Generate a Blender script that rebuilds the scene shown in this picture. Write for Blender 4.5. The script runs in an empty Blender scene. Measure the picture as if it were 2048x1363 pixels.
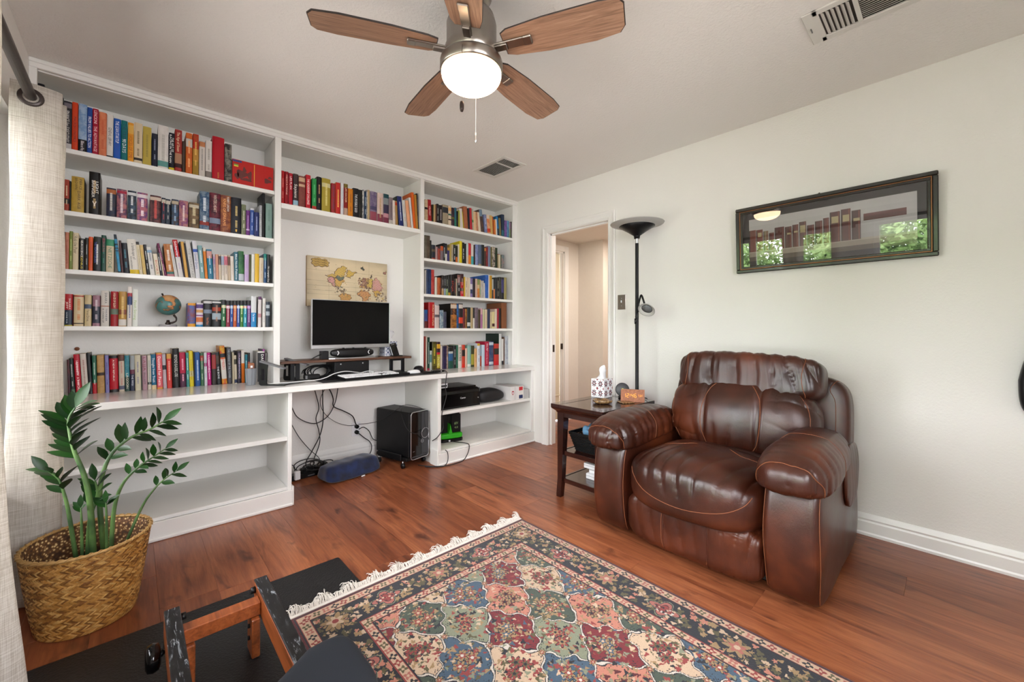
import bpy, bmesh, math, random
import numpy as np
from mathutils import Matrix, Vector

# ------------------------------------------------------------------ camera, world, exposure
SC = bpy.context.scene
COL = SC.collection
PI = math.pi
R = math.radians
cam_d = bpy.data.cameras.new('camera')
cam_d.sensor_fit = 'HORIZONTAL'
cam_d.sensor_width = 36.0
cam_d.lens = 815.39 / 2048 * 36.0
cam_d.shift_y = -(681.5 - 652.14) / 2048
cam_d.clip_start = 0.02
cam = bpy.data.objects.new('camera', cam_d)
COL.objects.link(cam)
_y, _p, _r = R(42.8405), R(0.5289), R(0.1429)
_fw = Vector((math.sin(_y) * math.cos(_p), math.cos(_y) * math.cos(_p), math.sin(_p)))
_rt = Vector((math.cos(_y), -math.sin(_y), 0))
_up = _rt.cross(_fw)
_rt2 = _rt * math.cos(_r) + _up * math.sin(_r)
_up2 = _up * math.cos(_r) - _rt * math.sin(_r)
_m = Matrix((_rt2, _up2, -_fw)).transposed().to_4x4()
_m.translation = (0, 0, 1.1028)
cam.matrix_world = _m
SC.camera = cam

W = bpy.data.worlds.new('daylight_sky')
SC.world = W
W.use_nodes = True
bg = W.node_tree.nodes['Background']
bg.inputs[0].default_value = (0.95, 0.955, 1.0, 1)
bg.inputs[1].default_value = 16.5

SC.view_settings.view_transform = 'Standard'
SC.view_settings.look = 'None'
SC.view_settings.gamma = 1.0
SC.view_settings.use_curve_mapping = False
SC.view_settings.exposure = 0.15
try:
    SC.cycles.max_bounces = 9
    SC.cycles.diffuse_bounces = 6
    SC.cycles.glossy_bounces = 4
    SC.cycles.transmission_bounces = 6
    SC.cycles.transparent_max_bounces = 12
    SC.cycles.sample_clamp_indirect = 6.0
    SC.cycles.caustics_reflective = False
    SC.cycles.caustics_refractive = False
    SC.cycles.use_denoising = True
except Exception:
    pass

# room measures (metres; camera stands at x=0, y=0)
XR, XL, YU, YL, YB, YF, ZC = 2.923, -0.39, 3.076, 2.833, 3.385, -0.95, 2.44
ZT = 0.745

def portal(name, loc, sy, sz, rot=(0, -PI / 2, 0)):
    l = bpy.data.lights.new(name, 'AREA')
    l.shape = 'RECTANGLE'; l.size = sz; l.size_y = sy
    l.energy = 1.0
    l.cycles.is_portal = True
    o = bpy.data.objects.new(name, l); COL.objects.link(o)
    o.location = loc; o.rotation_euler = rot
WIN = [(0.94, 2.75), (-0.80, 0.60)]
WZ0, WZ1 = 0.47, 2.02
for i, (a, b) in enumerate(WIN):
    portal('window_portal', (XL - 0.16, (a + b) / 2, (WZ0 + WZ1) / 2), b - a, WZ1 - WZ0)

FWX, FWZ = (-0.15, 1.35), (0.85, 2.05)      # unseen window added behind the camera to brighten the room
portal('window_portal', ((FWX[0] + FWX[1]) / 2, YF - .16, (FWZ[0] + FWZ[1]) / 2), FWX[1] - FWX[0], FWZ[1] - FWZ[0], (PI / 2, 0, PI / 2 * 0))

# ------------------------------------------------------------------ colour and materials
def srgb(h):
    if isinstance(h, (tuple, list)):
        return tuple(h[:3])
    h = h.lstrip('#')
    out = []
    for i in (0, 2, 4):
        c = int(h[i:i + 2], 16) / 255
        out.append(c / 12.92 if c <= 0.04045 else ((c + 0.055) / 1.055) ** 2.4)
    return tuple(out)

MATS = {}
class NT:
    def __init__(s, name):
        s.m = bpy.data.materials.new(name); s.m.use_nodes = True
        s.t = s.m.node_tree
        s.b = s.t.nodes['Principled BSDF']
        MATS[name] = s.m
    def n(s, typ, **kw):
        nd = s.t.nodes.new(typ)
        for k, v in kw.items():
            if k in ('operation', 'blend_type', 'data_type', 'attribute_name', 'noise_dimensions', 'wave_type', 'bands_direction', 'distance', 'feature', 'interpolation_type', 'object', 'wave_profile', 'rings_direction'):
                setattr(nd, k, v)
            else:
                nd.inputs[k].default_value = v
        return nd
    def l(s, a, b):
        s.t.links.new(a, b)
    def coord(s, which='Object', scale=(1, 1, 1), rot=(0, 0, 0)):
        tc = s.n('ShaderNodeTexCoord'); mp = s.n('ShaderNodeMapping')
        mp.inputs['Scale'].default_value = scale; mp.inputs['Rotation'].default_value = rot
        s.l(tc.outputs[which], mp.inputs['Vector'])
        return mp.outputs['Vector']
    def noise(s, vec, scale=5, detail=3, rough=0.5, dist=0):
        nd = s.n('ShaderNodeTexNoise')
        nd.inputs['Scale'].default_value = scale; nd.inputs['Detail'].default_value = detail
        nd.inputs['Roughness'].default_value = rough; nd.inputs['Distortion'].default_value = dist
        if vec is not None: s.l(vec, nd.inputs['Vector'])
        return nd
    def ramp(s, fac, stops):
        r = s.n('ShaderNodeValToRGB')
        e = r.color_ramp.elements
        while len(e) < len(stops): e.new(0.5)
        for i, (p, c) in enumerate(stops):
            e[i].position = p; e[i].color = (*srgb(c), 1) if not isinstance(c, float) else (c, c, c, 1)
        s.l(fac, r.inputs[0])
        return r.outputs[0]
    def mix(s, fac, a, b, blend='MIX'):
        m = s.n('ShaderNodeMix', data_type='RGBA', blend_type=blend)
        for sock, v in ((m.inputs[0], fac), (m.inputs[6], a), (m.inputs[7], b)):
            if isinstance(v, (int, float)): sock.default_value = v
            elif isinstance(v, (str, tuple)): sock.default_value = (*srgb(v), 1)
            else: s.l(v, sock)
        return m.outputs[2]
    def bump(s, h, strength=0.3, dist=0.002, prev=None):
        b = s.n('ShaderNodeBump')
        b.inputs['Strength'].default_value = strength; b.inputs['Distance'].default_value = dist
        s.l(h, b.inputs['Height'])
        if prev is not None: s.l(prev, b.inputs['Normal'])
        s.l(b.outputs[0], s.b.inputs['Normal'])
        return b.outputs[0]
    def base(s, v):
        if isinstance(v, (str, tuple)): s.b.inputs['Base Color'].default_value = (*srgb(v), 1)
        else: s.l(v, s.b.inputs['Base Color'])
        return s
    def set(s, **kw):
        for k, v in kw.items():
            s.b.inputs[k.replace('_', ' ')].default_value = v
        return s

def simple(name, col, rough=0.5, metal=0.0, noise_amt=0.06, nscale=30, bump=0.0, bscale=80, bdist=0.001, spec=0.5, coat=0.0):
    t = NT(name)
    v = t.coord('Object')
    nz = t.noise(v, nscale, 3)
    c = srgb(col)
    d = tuple(x * (1 - noise_amt) for x in c)
    t.base(t.mix(nz.outputs[0], d, c))
    t.set(Roughness=rough, Metallic=metal)
    t.b.inputs['Specular IOR Level'].default_value = spec
    if coat:
        t.b.inputs['Coat Weight'].default_value = coat; t.b.inputs['Coat Roughness'].default_value = 0.15
    if bump:
        nb = t.noise(v, bscale, 4)
        t.bump(nb.outputs[0], bump, bdist)
    return t.m

M = MATS
simple('white_paint', 'e6e5e1', 0.35, noise_amt=0.03, nscale=6, bump=0.05, bscale=60)
simple('counter_gloss', 'e4e2de', 0.16, noise_amt=0.03, nscale=6)
simple('trim_white', 'e9e8e5', 0.3, noise_amt=0.02, nscale=6)
simple('black_plastic', '0b0b0c', 0.42, noise_amt=0.2, spec=.35)
simple('screen_black', '030304', 0.16, spec=.22)
simple('black_gloss', '060607', 0.12, noise_amt=0.1)
simple('black_metal', '19191b', 0.38, 0.6)
simple('dark_grey_plastic', '37373a', 0.45)
simple('mid_grey', '6d6e70', 0.5)
simple('white_plastic', 'e8e8ea', 0.35)
simple('silver', 'c4c4c6', 0.3, 0.9)
simple('brushed_nickel', '9a928a', 0.3, 1.0)
simple('bronze_dark', '3b302b', 0.4, 0.7)
simple('paper_white', 'efece4', 0.8)
simple('tissue_paper', 'eeeef0', 0.85)
simple('cardboard', '8a5d34', 0.8)
simple('gold', 'b8924a', 0.35, 0.8)
simple('stitch_tan', '7a4426', 0.6)
simple('cord_black', '0d0d0e', 0.5)
simple('cord_white', 'e6e6e6', 0.4)
simple('hall_cream', 'e4dbc3', 0.6)
simple('hall_wall_paint', 'dcd5cc', 0.7)
simple('hall_warm_lit_paint', 'dac8ba', 0.7)  # warm light on the far hall walls is put into this colour

t = NT('wall_paint'); v = t.coord('Object')
n1 = t.noise(v, 110, 3, 0.6); n2 = t.noise(v, 1.2, 2)
t.base(t.mix(n2.outputs[0], 'e4e2de', 'e8e7e3')); t.set(Roughness=0.6)
t.bump(n1.outputs[0], 0.35, 0.004)
t = NT('ceiling_paint'); v = t.coord('Object')
n1 = t.noise(v, 75, 4, 0.6, 0.4)
t.base('eae8e5'); t.set(Roughness=0.8)
t.bump(n1.outputs[0], 0.45, 0.005)

# floor planks: reddish laminate, grain along the plank (local y), each plank its own tone
t = NT('floor_wood')
oi = t.n('ShaderNodeObjectInfo')
tc = t.n('ShaderNodeTexCoord')
off = t.n('ShaderNodeVectorMath', operation='SCALE'); off.inputs[3].default_value = 37.0
cmb = t.n('ShaderNodeCombineXYZ'); t.l(oi.outputs['Random'], cmb.inputs[0]); t.l(oi.outputs['Random'], cmb.inputs[1]); t.l(oi.outputs['Random'], cmb.inputs[2])
t.l(cmb.outputs[0], off.inputs[0])
add = t.n('ShaderNodeVectorMath', operation='ADD'); t.l(tc.outputs['Object'], add.inputs[0]); t.l(off.outputs[0], add.inputs[1])
mp = t.n('ShaderNodeMapping'); mp.inputs['Scale'].default_value = (9, 0.9, 1); t.l(add.outputs[0], mp.inputs[0])
g1 = t.noise(mp.outputs[0], 2.2, 6, 0.6, 1.1)
mp2 = t.n('ShaderNodeMapping'); mp2.inputs['Scale'].default_value = (70, 3, 1); t.l(add.outputs[0], mp2.inputs[0])
g2 = t.noise(mp2.outputs[0], 2.0, 4, 0.6)
mp3 = t.n('ShaderNodeMapping'); mp3.inputs['Scale'].default_value = (7, 2.4, 1); t.l(add.outputs[0], mp3.inputs[0])
g3 = t.noise(mp3.outputs[0], 1.6, 3, 0.5, 0.6)
c1 = t.ramp(g1.outputs[0], [(0.28, '64361f'), (0.45, '99593a'), (0.6, 'ae6b45'), (0.8, 'bf7d54')])
c2 = t.mix(t.ramp(g2.outputs[0], [(0.4, 0.0), (0.85, 0.8)]), c1, '7a4229')
knot = t.ramp(g3.outputs[0], [(0.60, 0.0), (0.74, 0.85)])
c3 = t.mix(knot, c2, '43211a')
tone = t.ramp(oi.outputs['Random'], [(0.0, 'c8bcb8'), (1.0, 'ffffff')])
t.base(t.mix(1.0, c3, tone, 'MULTIPLY'))
t.set(Roughness=0.3)
t.b.inputs['Specular IOR Level'].default_value = 0.45
t.bump(g2.outputs[0], 0.12, 0.001)

def wood(name, c_dark, c_mid, c_light, scale=(2, 30, 30), rough=0.35, coat=0.0):
    t = NT(name); v = t.coord('Object', scale)
    g = t.noise(v, 2.0, 5, 0.6, 0.8)
    t.base(t.ramp(g.outputs[0], [(0.3, c_dark), (0.5, c_mid), (0.72, c_light)]))
    t.set(Roughness=rough)
    if coat: t.b.inputs['Coat Weight'].default_value = coat
    t.bump(g.outputs[0], 0.08, 0.001)
    return t.m
wood('espresso_wood', '1c0d0a', '2b1410', '3b1d16', (12, 3, 12), 0.22, 0.4)
wood('walnut_board', '3a2417', '553522', '6b4630', (3, 40, 40), 0.45)
wood('blade_wood', '7a5c4a', '98745e', 'b08c74', (3, 45, 45), 0.5)  # wood lightened to carry the lamp's warm glow
wood('rower_wood', '6d3517', '8f4a23', 'a65c31', (30, 2.5, 30), 0.35, 0.2)
wood('clock_wood', '7a4529', '8f5636', 'a06442', (4, 40, 40), 0.5)
wood('frame_wood', '0d0c0c', '17130f', '1d1612', (40, 40, 40), 0.3, 0.3)

# printed colour held on the mesh itself (spines, rug, map, art)
def print_mat(name, rough=0.45, pile=0.0):
    t = NT(name)
    a = t.n('ShaderNodeAttribute', attribute_name='Col')
    b = t.n('ShaderNodeAttribute', attribute_name='Col2')
    v = t.coord('Object')
    nz = t.noise(v, 38, 4, 0.62, 0.5)
    f = t.ramp(nz.outputs[0], [(0.42, 0.0), (0.58, 1.0)])
    t.base(t.mix(1.0, t.mix(f, a.outputs[0], b.outputs[0]), (.76, .75, .74), 'MULTIPLY'))
    t.set(Roughness=rough)
    t.b.inputs['Specular IOR Level'].default_value = .28
    return t.m
print_mat('book_cover', 0.4)
t = NT('flat_print'); a = t.n('ShaderNodeAttribute', attribute_name='Col'); t.l(a.outputs[0], t.b.inputs['Base Color']); t.set(Roughness=0.55)
t = NT('rug_pile'); a = t.n('ShaderNodeAttribute', attribute_name='Col')
v = t.coord('Object'); nz = t.noise(v, 420, 2, 0.6); nz2 = t.noise(v, 90, 3)
f = t.ramp(nz.outputs[0], [(0.3, 0.72), (0.7, 1.0)])
t.base(t.mix(1.0, a.outputs[0], f, 'MULTIPLY')); t.set(Roughness=0.95)
t.b.inputs['Sheen Weight'].default_value = 0.15
t.bump(nz.outputs[0], 0.6, 0.003)
t = NT('page_edges'); v = t.coord('Object', (220, 3, 3)); nz = t.noise(v, 3, 2)
t.base(t.ramp(nz.outputs[0], [(0.3, 'cfc2a4'), (0.7, 'ebe3cf')])); t.set(Roughness=0.9)

def leather(name, c0, c1, c2):
    t = NT(name); v = t.coord('Object')
    n1 = t.noise(v, 3.2, 4, 0.6, 0.3)
    n2 = t.noise(v, 260, 2, 0.5)
    vo = t.n('ShaderNodeTexVoronoi'); vo.inputs['Scale'].default_value = 330; t.l(v, vo.inputs['Vector'])
    t.base(t.ramp(n1.outputs[0], [(0.32, c0), (0.52, c1), (0.75, c2)]))
    rr = t.ramp(n1.outputs[0], [(0.3, 0.3), (0.7, 0.42)]); t.l(rr, t.b.inputs['Roughness'])
    t.b.inputs['Specular IOR Level'].default_value = 0.6
    bp = t.bump(vo.outputs['Distance'], 0.12, 0.0012)
    n3 = t.noise(t.coord('Object', (1, 2.2, 1)), 16, 3, 0.5, 0.8)
    ab = t.n('ShaderNodeMath', operation='SUBTRACT'); ab.inputs[1].default_value = .5; t.l(n3.outputs[0], ab.inputs[0])
    ab2 = t.n('ShaderNodeMath', operation='ABSOLUTE'); t.l(ab.outputs[0], ab2.inputs[0])
    t.bump(t.ramp(ab2.outputs[0], [(0.0, 0.0), (0.07, 1.0)]), 0.03, 0.004, bp)
    return t.m
leather('brown_leather', '260f07', '3d190c', '5e2b13')

def linen(name, c0, c1, trans):
    t = NT(name); v = t.coord('Object')
    w1 = t.noise(t.coord('Object', (700, 700, 9)), 1.0, 2); w2 = t.noise(t.coord('Object', (14, 14, 900)), 1.0, 2)
    s = t.n('ShaderNodeMath', operation='ADD'); t.l(w1.outputs[0], s.inputs[0]); t.l(w2.outputs[0], s.inputs[1])
    hf = t.n('ShaderNodeMath', operation='MULTIPLY'); hf.inputs[1].default_value = 0.5; t.l(s.outputs[0], hf.inputs[0])
    col = t.ramp(hf.outputs[0], [(0.36, c0), (0.62, c1)])
    t.base(col); t.set(Roughness=0.95)
    t.bump(hf.outputs[0], 0.5, 0.002)
    tr = t.n('ShaderNodeBsdfTranslucent'); t.l(col, tr.inputs[0])
    mx = t.n('ShaderNodeMixShader'); mx.inputs[0].default_value = trans
    out = t.t.nodes['Material Output']
    t.l(t.b.outputs[0], mx.inputs[1]); t.l(tr.outputs[0], mx.inputs[2]); t.l(mx.outputs[0], out.inputs[0])
    return t.m
linen('linen_curtain', 'bdb4a8', 'e6e1da', 0.45)

def glass(name, rough=0.0, tint=(1, 1, 1)):
    t = NT(name)
    t.set(Roughness=rough); t.base(tint)
    t.b.inputs['Transmission Weight'].default_value = 1.0
    t.b.inputs['IOR'].default_value = 1.45
    return t.m
t = NT('window_glass')
tr = t.n('ShaderNodeBsdfTransparent'); gl = t.n('ShaderNodeBsdfGlossy'); gl.inputs['Roughness'].default_value = 0.0
fr = t.n('ShaderNodeFresnel'); fr.inputs[0].default_value = 1.3
mx = t.n('ShaderNodeMixShader'); t.l(fr.outputs[0], mx.inputs[0]); t.l(tr.outputs[0], mx.inputs[1]); t.l(gl.outputs[0], mx.inputs[2])
t.l(mx.outputs[0], t.t.nodes['Material Output'].inputs[0])
t = NT('picture_glass')
tr = t.n('ShaderNodeBsdfTransparent'); gl = t.n('ShaderNodeBsdfGlossy'); gl.inputs['Roughness'].default_value = 0.0
fr = t.n('ShaderNodeFresnel'); fr.inputs[0].default_value = 1.7
mx = t.n('ShaderNodeMixShader'); t.l(fr.outputs[0], mx.inputs[0]); t.l(tr.outputs[0], mx.inputs[1]); t.l(gl.outputs[0], mx.inputs[2])
t.l(mx.outputs[0], t.t.nodes['Material Output'].inputs[0])
def emit(name, col, strength):
    t = NT(name); t.base(col)
    t.b.inputs['Emission Color'].default_value = (*srgb(col), 1); t.b.inputs['Emission Strength'].default_value = strength
    return t.m
emit('lamp_glass', 'ffd8b0', 11.0)
emit('led_amber', 'ff9a1a', 1.6)
emit('led_green', 'b6e05a', 0.35)

# ------------------------------------------------------------------ mesh helpers
ORG = {}
def link(o, parent=None):
    COL.objects.link(o)
    if parent is not None:
        o.parent = parent
        o.matrix_parent_inverse = Matrix.Translation(ORG.get(parent.name, Vector((0, 0, 0)))).inverted()
    return o

def tag(o, label=None, cat=None, group=None, kind=None):
    if label: o['label'] = label
    if cat: o['category'] = cat
    if group: o['group'] = group
    if kind: o['kind'] = kind
    return o

def thing(name, label, cat, loc=(0, 0, 0), group=None):
    o = bpy.data.objects.new(name, None); o.empty_display_size = 0.05
    COL.objects.link(o); o.location = loc
    ORG[o.name] = Vector(loc)
    return tag(o, label, cat, group)

def mobj(name, verts, faces, mat=None, parent=None, smooth=False, mats=None, midx=None, col=None, col2=None, recalc=False):
    me = bpy.data.meshes.new(name)
    me.from_pydata([tuple(v) for v in verts], [], [tuple(f) for f in faces])
    if mats:
        for m in mats: me.materials.append(M[m])
        if midx is not None: me.polygons.foreach_set('material_index', midx)
    elif mat: me.materials.append(M[mat])
    if smooth: me.polygons.foreach_set('use_smooth', [True] * len(me.polygons))
    for nm, cc in (('Col', col), ('Col2', col2)):
        if cc is not None:      # one colour per face
            at = me.color_attributes.new(nm, 'FLOAT_COLOR', 'CORNER')
            tot = np.zeros(len(me.polygons), dtype=np.int32); me.polygons.foreach_get('loop_total', tot)
            ca = np.ones((len(me.polygons), 4), dtype=np.float32); ca[:, :3] = np.array(cc, dtype=np.float32)
            at.data.foreach_set('color', np.repeat(ca, tot, axis=0).ravel())
    if recalc:
        bm = bmesh.new(); bm.from_mesh(me); bmesh.ops.recalc_face_normals(bm, faces=bm.faces); bm.to_mesh(me); bm.free()
    me.update()
    return link(bpy.data.objects.new(name, me), parent)

def struct(o):
    o['kind'] = 'structure'; return o

class MB:
    """collects simple solids and links them as one mesh"""
    def __init__(s): s.v = []; s.f = []; s.sm = []
    def add(s, v, f, smooth=False):
        k = len(s.v); s.v += [tuple(p) for p in v]; s.f += [tuple(i + k for i in q) for q in f]; s.sm += [smooth] * len(f); return s
    def box(s, x0, x1, y0, y1, z0, z1, b=0.0):
        if x1 < x0: x0, x1 = x1, x0
        if y1 < y0: y0, y1 = y1, y0
        if z1 < z0: z0, z1 = z1, z0
        b = min(b, (x1 - x0) * .45, (y1 - y0) * .45, (z1 - z0) * .45)
        if b <= 0:
            v = [(x0, y0, z0), (x1, y0, z0), (x1, y1, z0), (x0, y1, z0), (x0, y0, z1), (x1, y0, z1), (x1, y1, z1), (x0, y1, z1)]
            return s.add(v, [(0, 3, 2, 1), (4, 5, 6, 7), (0, 1, 5, 4), (1, 2, 6, 5), (2, 3, 7, 6), (3, 0, 4, 7)])
        v = []; 
        for cz, zz in ((0, z0), (1, z1)):
            for cx, cy in ((0, 0), (1, 0), (1, 1), (0, 1)):
                X = (x0, x1)[cx]; Y = (y0, y1)[cy]; sx = (1, -1)[cx] * b; sy = (1, -1)[cy] * b; sz = (1, -1)[cz] * b
                v += [(X, Y + sy, zz + sz), (X + sx, Y, zz + sz), (X + sx, Y + sy, zz)]
        def q(cz, c, a): return (cz * 4 + c) * 3 + a
        f = []
        for cz in (0, 1):
            for c in range(4):
                d = (c + 1) % 4
                f.append((q(cz, c, 0), q(cz, c, 1), q(cz, c, 2)) )
                ax = 1 if c in (0, 2) else 0
                f.append((q(cz, c, ax), q(cz, d, ax), q(cz, d, 2), q(cz, c, 2)))
            f.append(tuple(q(cz, c, 2) for c in range(4)))
        for c in range(4):
            d = (c + 1) % 4
            ax = 1 if c in (0, 2) else 0
            f.append((q(0, c, ax), q(0, d, ax), q(1, d, ax), q(1, c, ax)))
            f.append((q(0, c, 0), q(0, c, 1), q(1, c, 1), q(1, c, 0)))
        s._fix = True
        return s.add(v, f)
    def tube(s, pts, r, n=8, caps=True, smooth=True):
        pts = [Vector(p) for p in pts]
        rr = r if isinstance(r, (list, tuple)) else [r] * len(pts)
        t0 = (pts[1] - pts[0]).normalized()
        up = Vector((0, 0, 1)) if abs(t0.z) < 0.9 else Vector((1, 0, 0))
        nrm = t0.cross(up).normalized(); v = []; f = []
        for i, p in enumerate(pts):
            t = (pts[min(i + 1, len(pts) - 1)] - pts[max(i - 1, 0)])
            if t.length < 1e-9: t = t0
            t.normalize()
            nrm = (nrm - t * nrm.dot(t))
            if nrm.length < 1e-6: nrm = t.orthogonal()
            nrm.normalize(); bn = t.cross(nrm)
            for k in range(n):
                a = 2 * PI * k / n
                v.append(p + (nrm * math.cos(a) + bn * math.sin(a)) * rr[i])
        for i in range(len(pts) - 1):
            for k in range(n):
                a = i * n + k; b = i * n + (k + 1) % n
                f.append((a, b, b + n, a + n))
        if caps:
            f.append(tuple(range(n - 1, -1, -1))); f.append(tuple(range((len(pts) - 1) * n, len(pts) * n)))
        return s.add(v, f, smooth)
    def lathe(s, prof, c=(0, 0, 0), n=24, smooth=True, axis='z', a0=0, a1=2 * PI):
        v = []; f = []; full = abs(a1 - a0 - 2 * PI) < 1e-6
        m = n if full else n + 1
        for r, z in prof:
            for k in range(m):
                a = a0 + (a1 - a0) * k / n
                p = (r * math.cos(a), r * math.sin(a), z)
                if axis == 'x': p = (p[2], p[0], p[1])
                if axis == 'y': p = (p[1], p[2], p[0])
                v.append((p[0] + c[0], p[1] + c[1], p[2] + c[2]))
        for i in range(len(prof) - 1):
            for k in range(n if full else n):
                a = i * m + k; b = i * m + (k + 1) % m
                f.append((a, b, b + m, a + m))
        return s.add(v, f, smooth)
    def cyl(s, p0, p1, r, n=16, smooth=True):
        return s.tube([p0, p1], r, n, True, smooth)
    def prism(s, poly, z0, z1, axis='z', at=(0, 0, 0)):
        n = len(poly)
        def mk(a, b, c):
            p = {'z': (a, b, c), 'y': (a, c, b), 'x': (c, a, b)}[axis]
            return (p[0] + at[0], p[1] + at[1], p[2] + at[2])
        v = [mk(a, b, z0) for a, b in poly] + [mk(a, b, z1) for a, b in poly]
        f = [tuple(range(n - 1, -1, -1)), tuple(range(n, 2 * n))] + [(i, (i + 1) % n, (i + 1) % n + n, i + n) for i in range(n)]
        return s.add(v, f)
    def xf(s, mtx, k0=0):
        for i in range(k0, len(s.v)): s.v[i] = tuple(mtx @ Vector(s.v[i]))
        return s
    def build(s, name, mat, parent=None, recalc=True):
        o = mobj(name, s.v, s.f, mat, parent)
        me = o.data
        me.polygons.foreach_set('use_smooth', s.sm)
        if recalc:
            bm = bmesh.new(); bm.from_mesh(me); bmesh.ops.recalc_face_normals(bm, faces=bm.faces); bm.to_mesh(me); bm.free()
        me.update()
        return o

def box(name, x0, x1, y0, y1, z0, z1, mat, parent=None, b=0.0):
    return MB().box(x0, x1, y0, y1, z0, z1, b).build(name, mat, parent)

def spline(pts, k=6):
    P = [Vector(p) for p in pts]; out = []
    for i in range(len(P) - 1):
        a, b, c, d = P[max(i - 1, 0)], P[i], P[i + 1], P[min(i + 2, len(P) - 1)]
        for j in range(k):
            t = j / k
            out.append(0.5 * ((2 * b) + (c - a) * t + (2 * a - 5 * b + 4 * c - d) * t * t + (3 * b - a - 3 * c + d) * t ** 3))
    out.append(P[-1]); return out

def cable(name, pts, r=0.0035, mat='cord_black', parent=None, n=6, k=7):
    return MB().tube(spline(pts, k), r, n).build(name, mat, parent, recalc=False)

def rblock(n, sx, sy, sz, e=(0.35, 0.35), fn=None):
    """subdivided cube pushed to a soft superellipsoid-like block; returns verts (np), faces"""
    idx = {}; V = []; Fc = []
    def vid(p):
        k = tuple(round(q, 5) for q in p)
        if k not in idx: idx[k] = len(V); V.append(p)
        return idx[k]
    lin = np.linspace(-1, 1, n + 1)
    for ax in range(3):
        for sgn in (-1, 1):
            for i in range(n):
                for j in range(n):
                    q = []
                    for a, b in ((i, j), (i + 1, j), (i + 1, j + 1), (i, j + 1)):
                        p = [0, 0, 0]; p[ax] = sgn; p[(ax + 1) % 3] = lin[a]; p[(ax + 2) % 3] = lin[b]
                        q.append(vid(tuple(p)))
                    Fc.append(tuple(q if sgn > 0 else q[::-1]))
    V = np.array(V, float)
    return V, Fc

def soft(V, p=4.0):
    """project cube surface points to the p-norm unit ball (p large = boxy)"""
    nn = (np.abs(V) ** p).sum(1) ** (1 / p)
    return V / nn[:, None]

def copy_tree(o, parent=None, loc=None):
    c = o.copy(); COL.objects.link(c)
    if parent is not None: c.parent = parent
    if loc is not None: c.location = loc
    for ch in o.children: copy_tree(ch, c)
    return c

# glyph outlines from the built-in font, cached as flat triangles
GLY = {}
def glyph(ch):
    if ch in GLY: return GLY[ch]
    cu = bpy.data.curves.new('g', 'FONT'); cu.body = ch; cu.size = 1.0; cu.resolution_u = 2; cu.fill_mode = 'FRONT'
    o = bpy.data.objects.new('g', cu); COL.objects.link(o)
    bpy.context.view_layer.update()
    me = o.evaluated_get(bpy.context.evaluated_depsgraph_get()).to_mesh()
    v = np.array([tuple(x.co)[:2] for x in me.vertices]) if len(me.vertices) else np.zeros((0, 2))
    f = [tuple(p.vertices) for p in me.polygons]
    bpy.data.objects.remove(o); bpy.data.curves.remove(cu)
    w = v[:, 0].max() if len(v) else 0.3
    x0 = v[:, 0].min() if len(v) else 0
    if len(v): v[:, 0] -= x0; w -= x0
    GLY[ch] = (v, f, w); return GLY[ch]

def text2d(s, bold=1.0):
    V = []; F = []; x = 0.0
    for ch in s:
        if ch == ' ': x += 0.28; continue
        v, f, w = glyph(ch); k = len(V)
        V += [(p[0] * bold + x, p[1]) for p in v]; F += [tuple(i + k for i in q) for q in f]
        x += w * bold + 0.09
    return V, F, max(x - 0.09, 0.1)
random.seed(7)
# ------------------------------------------------------------------ the setting
HX1, HY1 = 4.15, 3.235     # hall: far wall and end wall
fl = struct(box('floor', XL - .1, 4.9, YF - .1, YB + .1, -0.06, -0.009, 'espresso_wood'))
PW, PLEN = 0.19, 1.285
pm = {}
def plank_mesh(L):
    k = round(L, 3)
    if k not in pm:
        b = MB().box(0.0002, PW - 0.0002, 0.0002, L - 0.0002, -0.009, 0, 0.0006).build('plank', 'floor_wood', fl)
        pm[k] = b.data; return b, True
    return bpy.data.objects.new('plank', pm[k]), False
i = 0
x = 0.842 - PW * 7
rp = random.Random(3)
while x < 4.85:
    y = YF - rp.random() * PLEN
    while y < YB:
        o, new = plank_mesh(PLEN)
        if not new: link(o, fl)
        o.location = (x, y, 0)
        y += PLEN
    x += PW

# ceiling and walls
struct(box('ceiling', XL - .1, XR + .08, YF - .1, YB + .1, ZC, ZC + .08, 'ceiling_paint'))
struct(box('wall_back', XL - .1, XR + .08, YB, YB + .1, 0, ZC, 'wall_paint'))
w = MB(); w.box(XL - .1, FWX[0], YF - .14, YF, 0, ZC); w.box(FWX[1], XR + .08, YF - .14, YF, 0, ZC); w.box(FWX[0], FWX[1], YF - .14, YF, 0, FWZ[0]); w.box(FWX[0], FWX[1], YF - .14, YF, FWZ[1], ZC)
struct(w.build('wall_front', 'wall_paint'))
f = MB(); (a, b), (c, d) = FWX, FWZ; m_ = (a + b) / 2
for q in ((a, a + .05, c, d), (b - .05, b, c, d), (a + .05, b - .05, c, c + .06), (a + .05, b - .05, d - .05, d), (m_ - .04, m_ + .04, c + .06, d - .05)): f.box(q[0], q[1], YF - .11, YF - .06, q[2], q[3], .004)
wo = struct(f.build('window_3', 'trim_white'))  # frame of the added window, there only for extra daylight
for p, q in ((a + .05, m_ - .04), (m_ + .04, b - .05)): box('pane', p, q, YF - .089, YF - .085, c + .06, d - .05, 'window_glass', wo)
box('window_sill', a - .04, b + .04, YF - .06, YF + .035, c - .03, c, 'trim_white', wo, .006)
w = MB()
w.box(XR, XR + .1, YF, 1.945, 0, ZC); w.box(XR, XR + .1, 2.655, YB, 0, ZC); w.box(XR, XR + .1, 1.945, 2.655, 2.045, ZC)
struct(w.build('wall_right', 'wall_paint'))
w = MB(); T = 0.14
w.box(XL - T, XL, YF, WIN[1][0], 0, ZC); w.box(XL - T, XL, WIN[1][1], WIN[0][0], 0, ZC); w.box(XL - T, XL, WIN[0][1], YB, 0, ZC)
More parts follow.
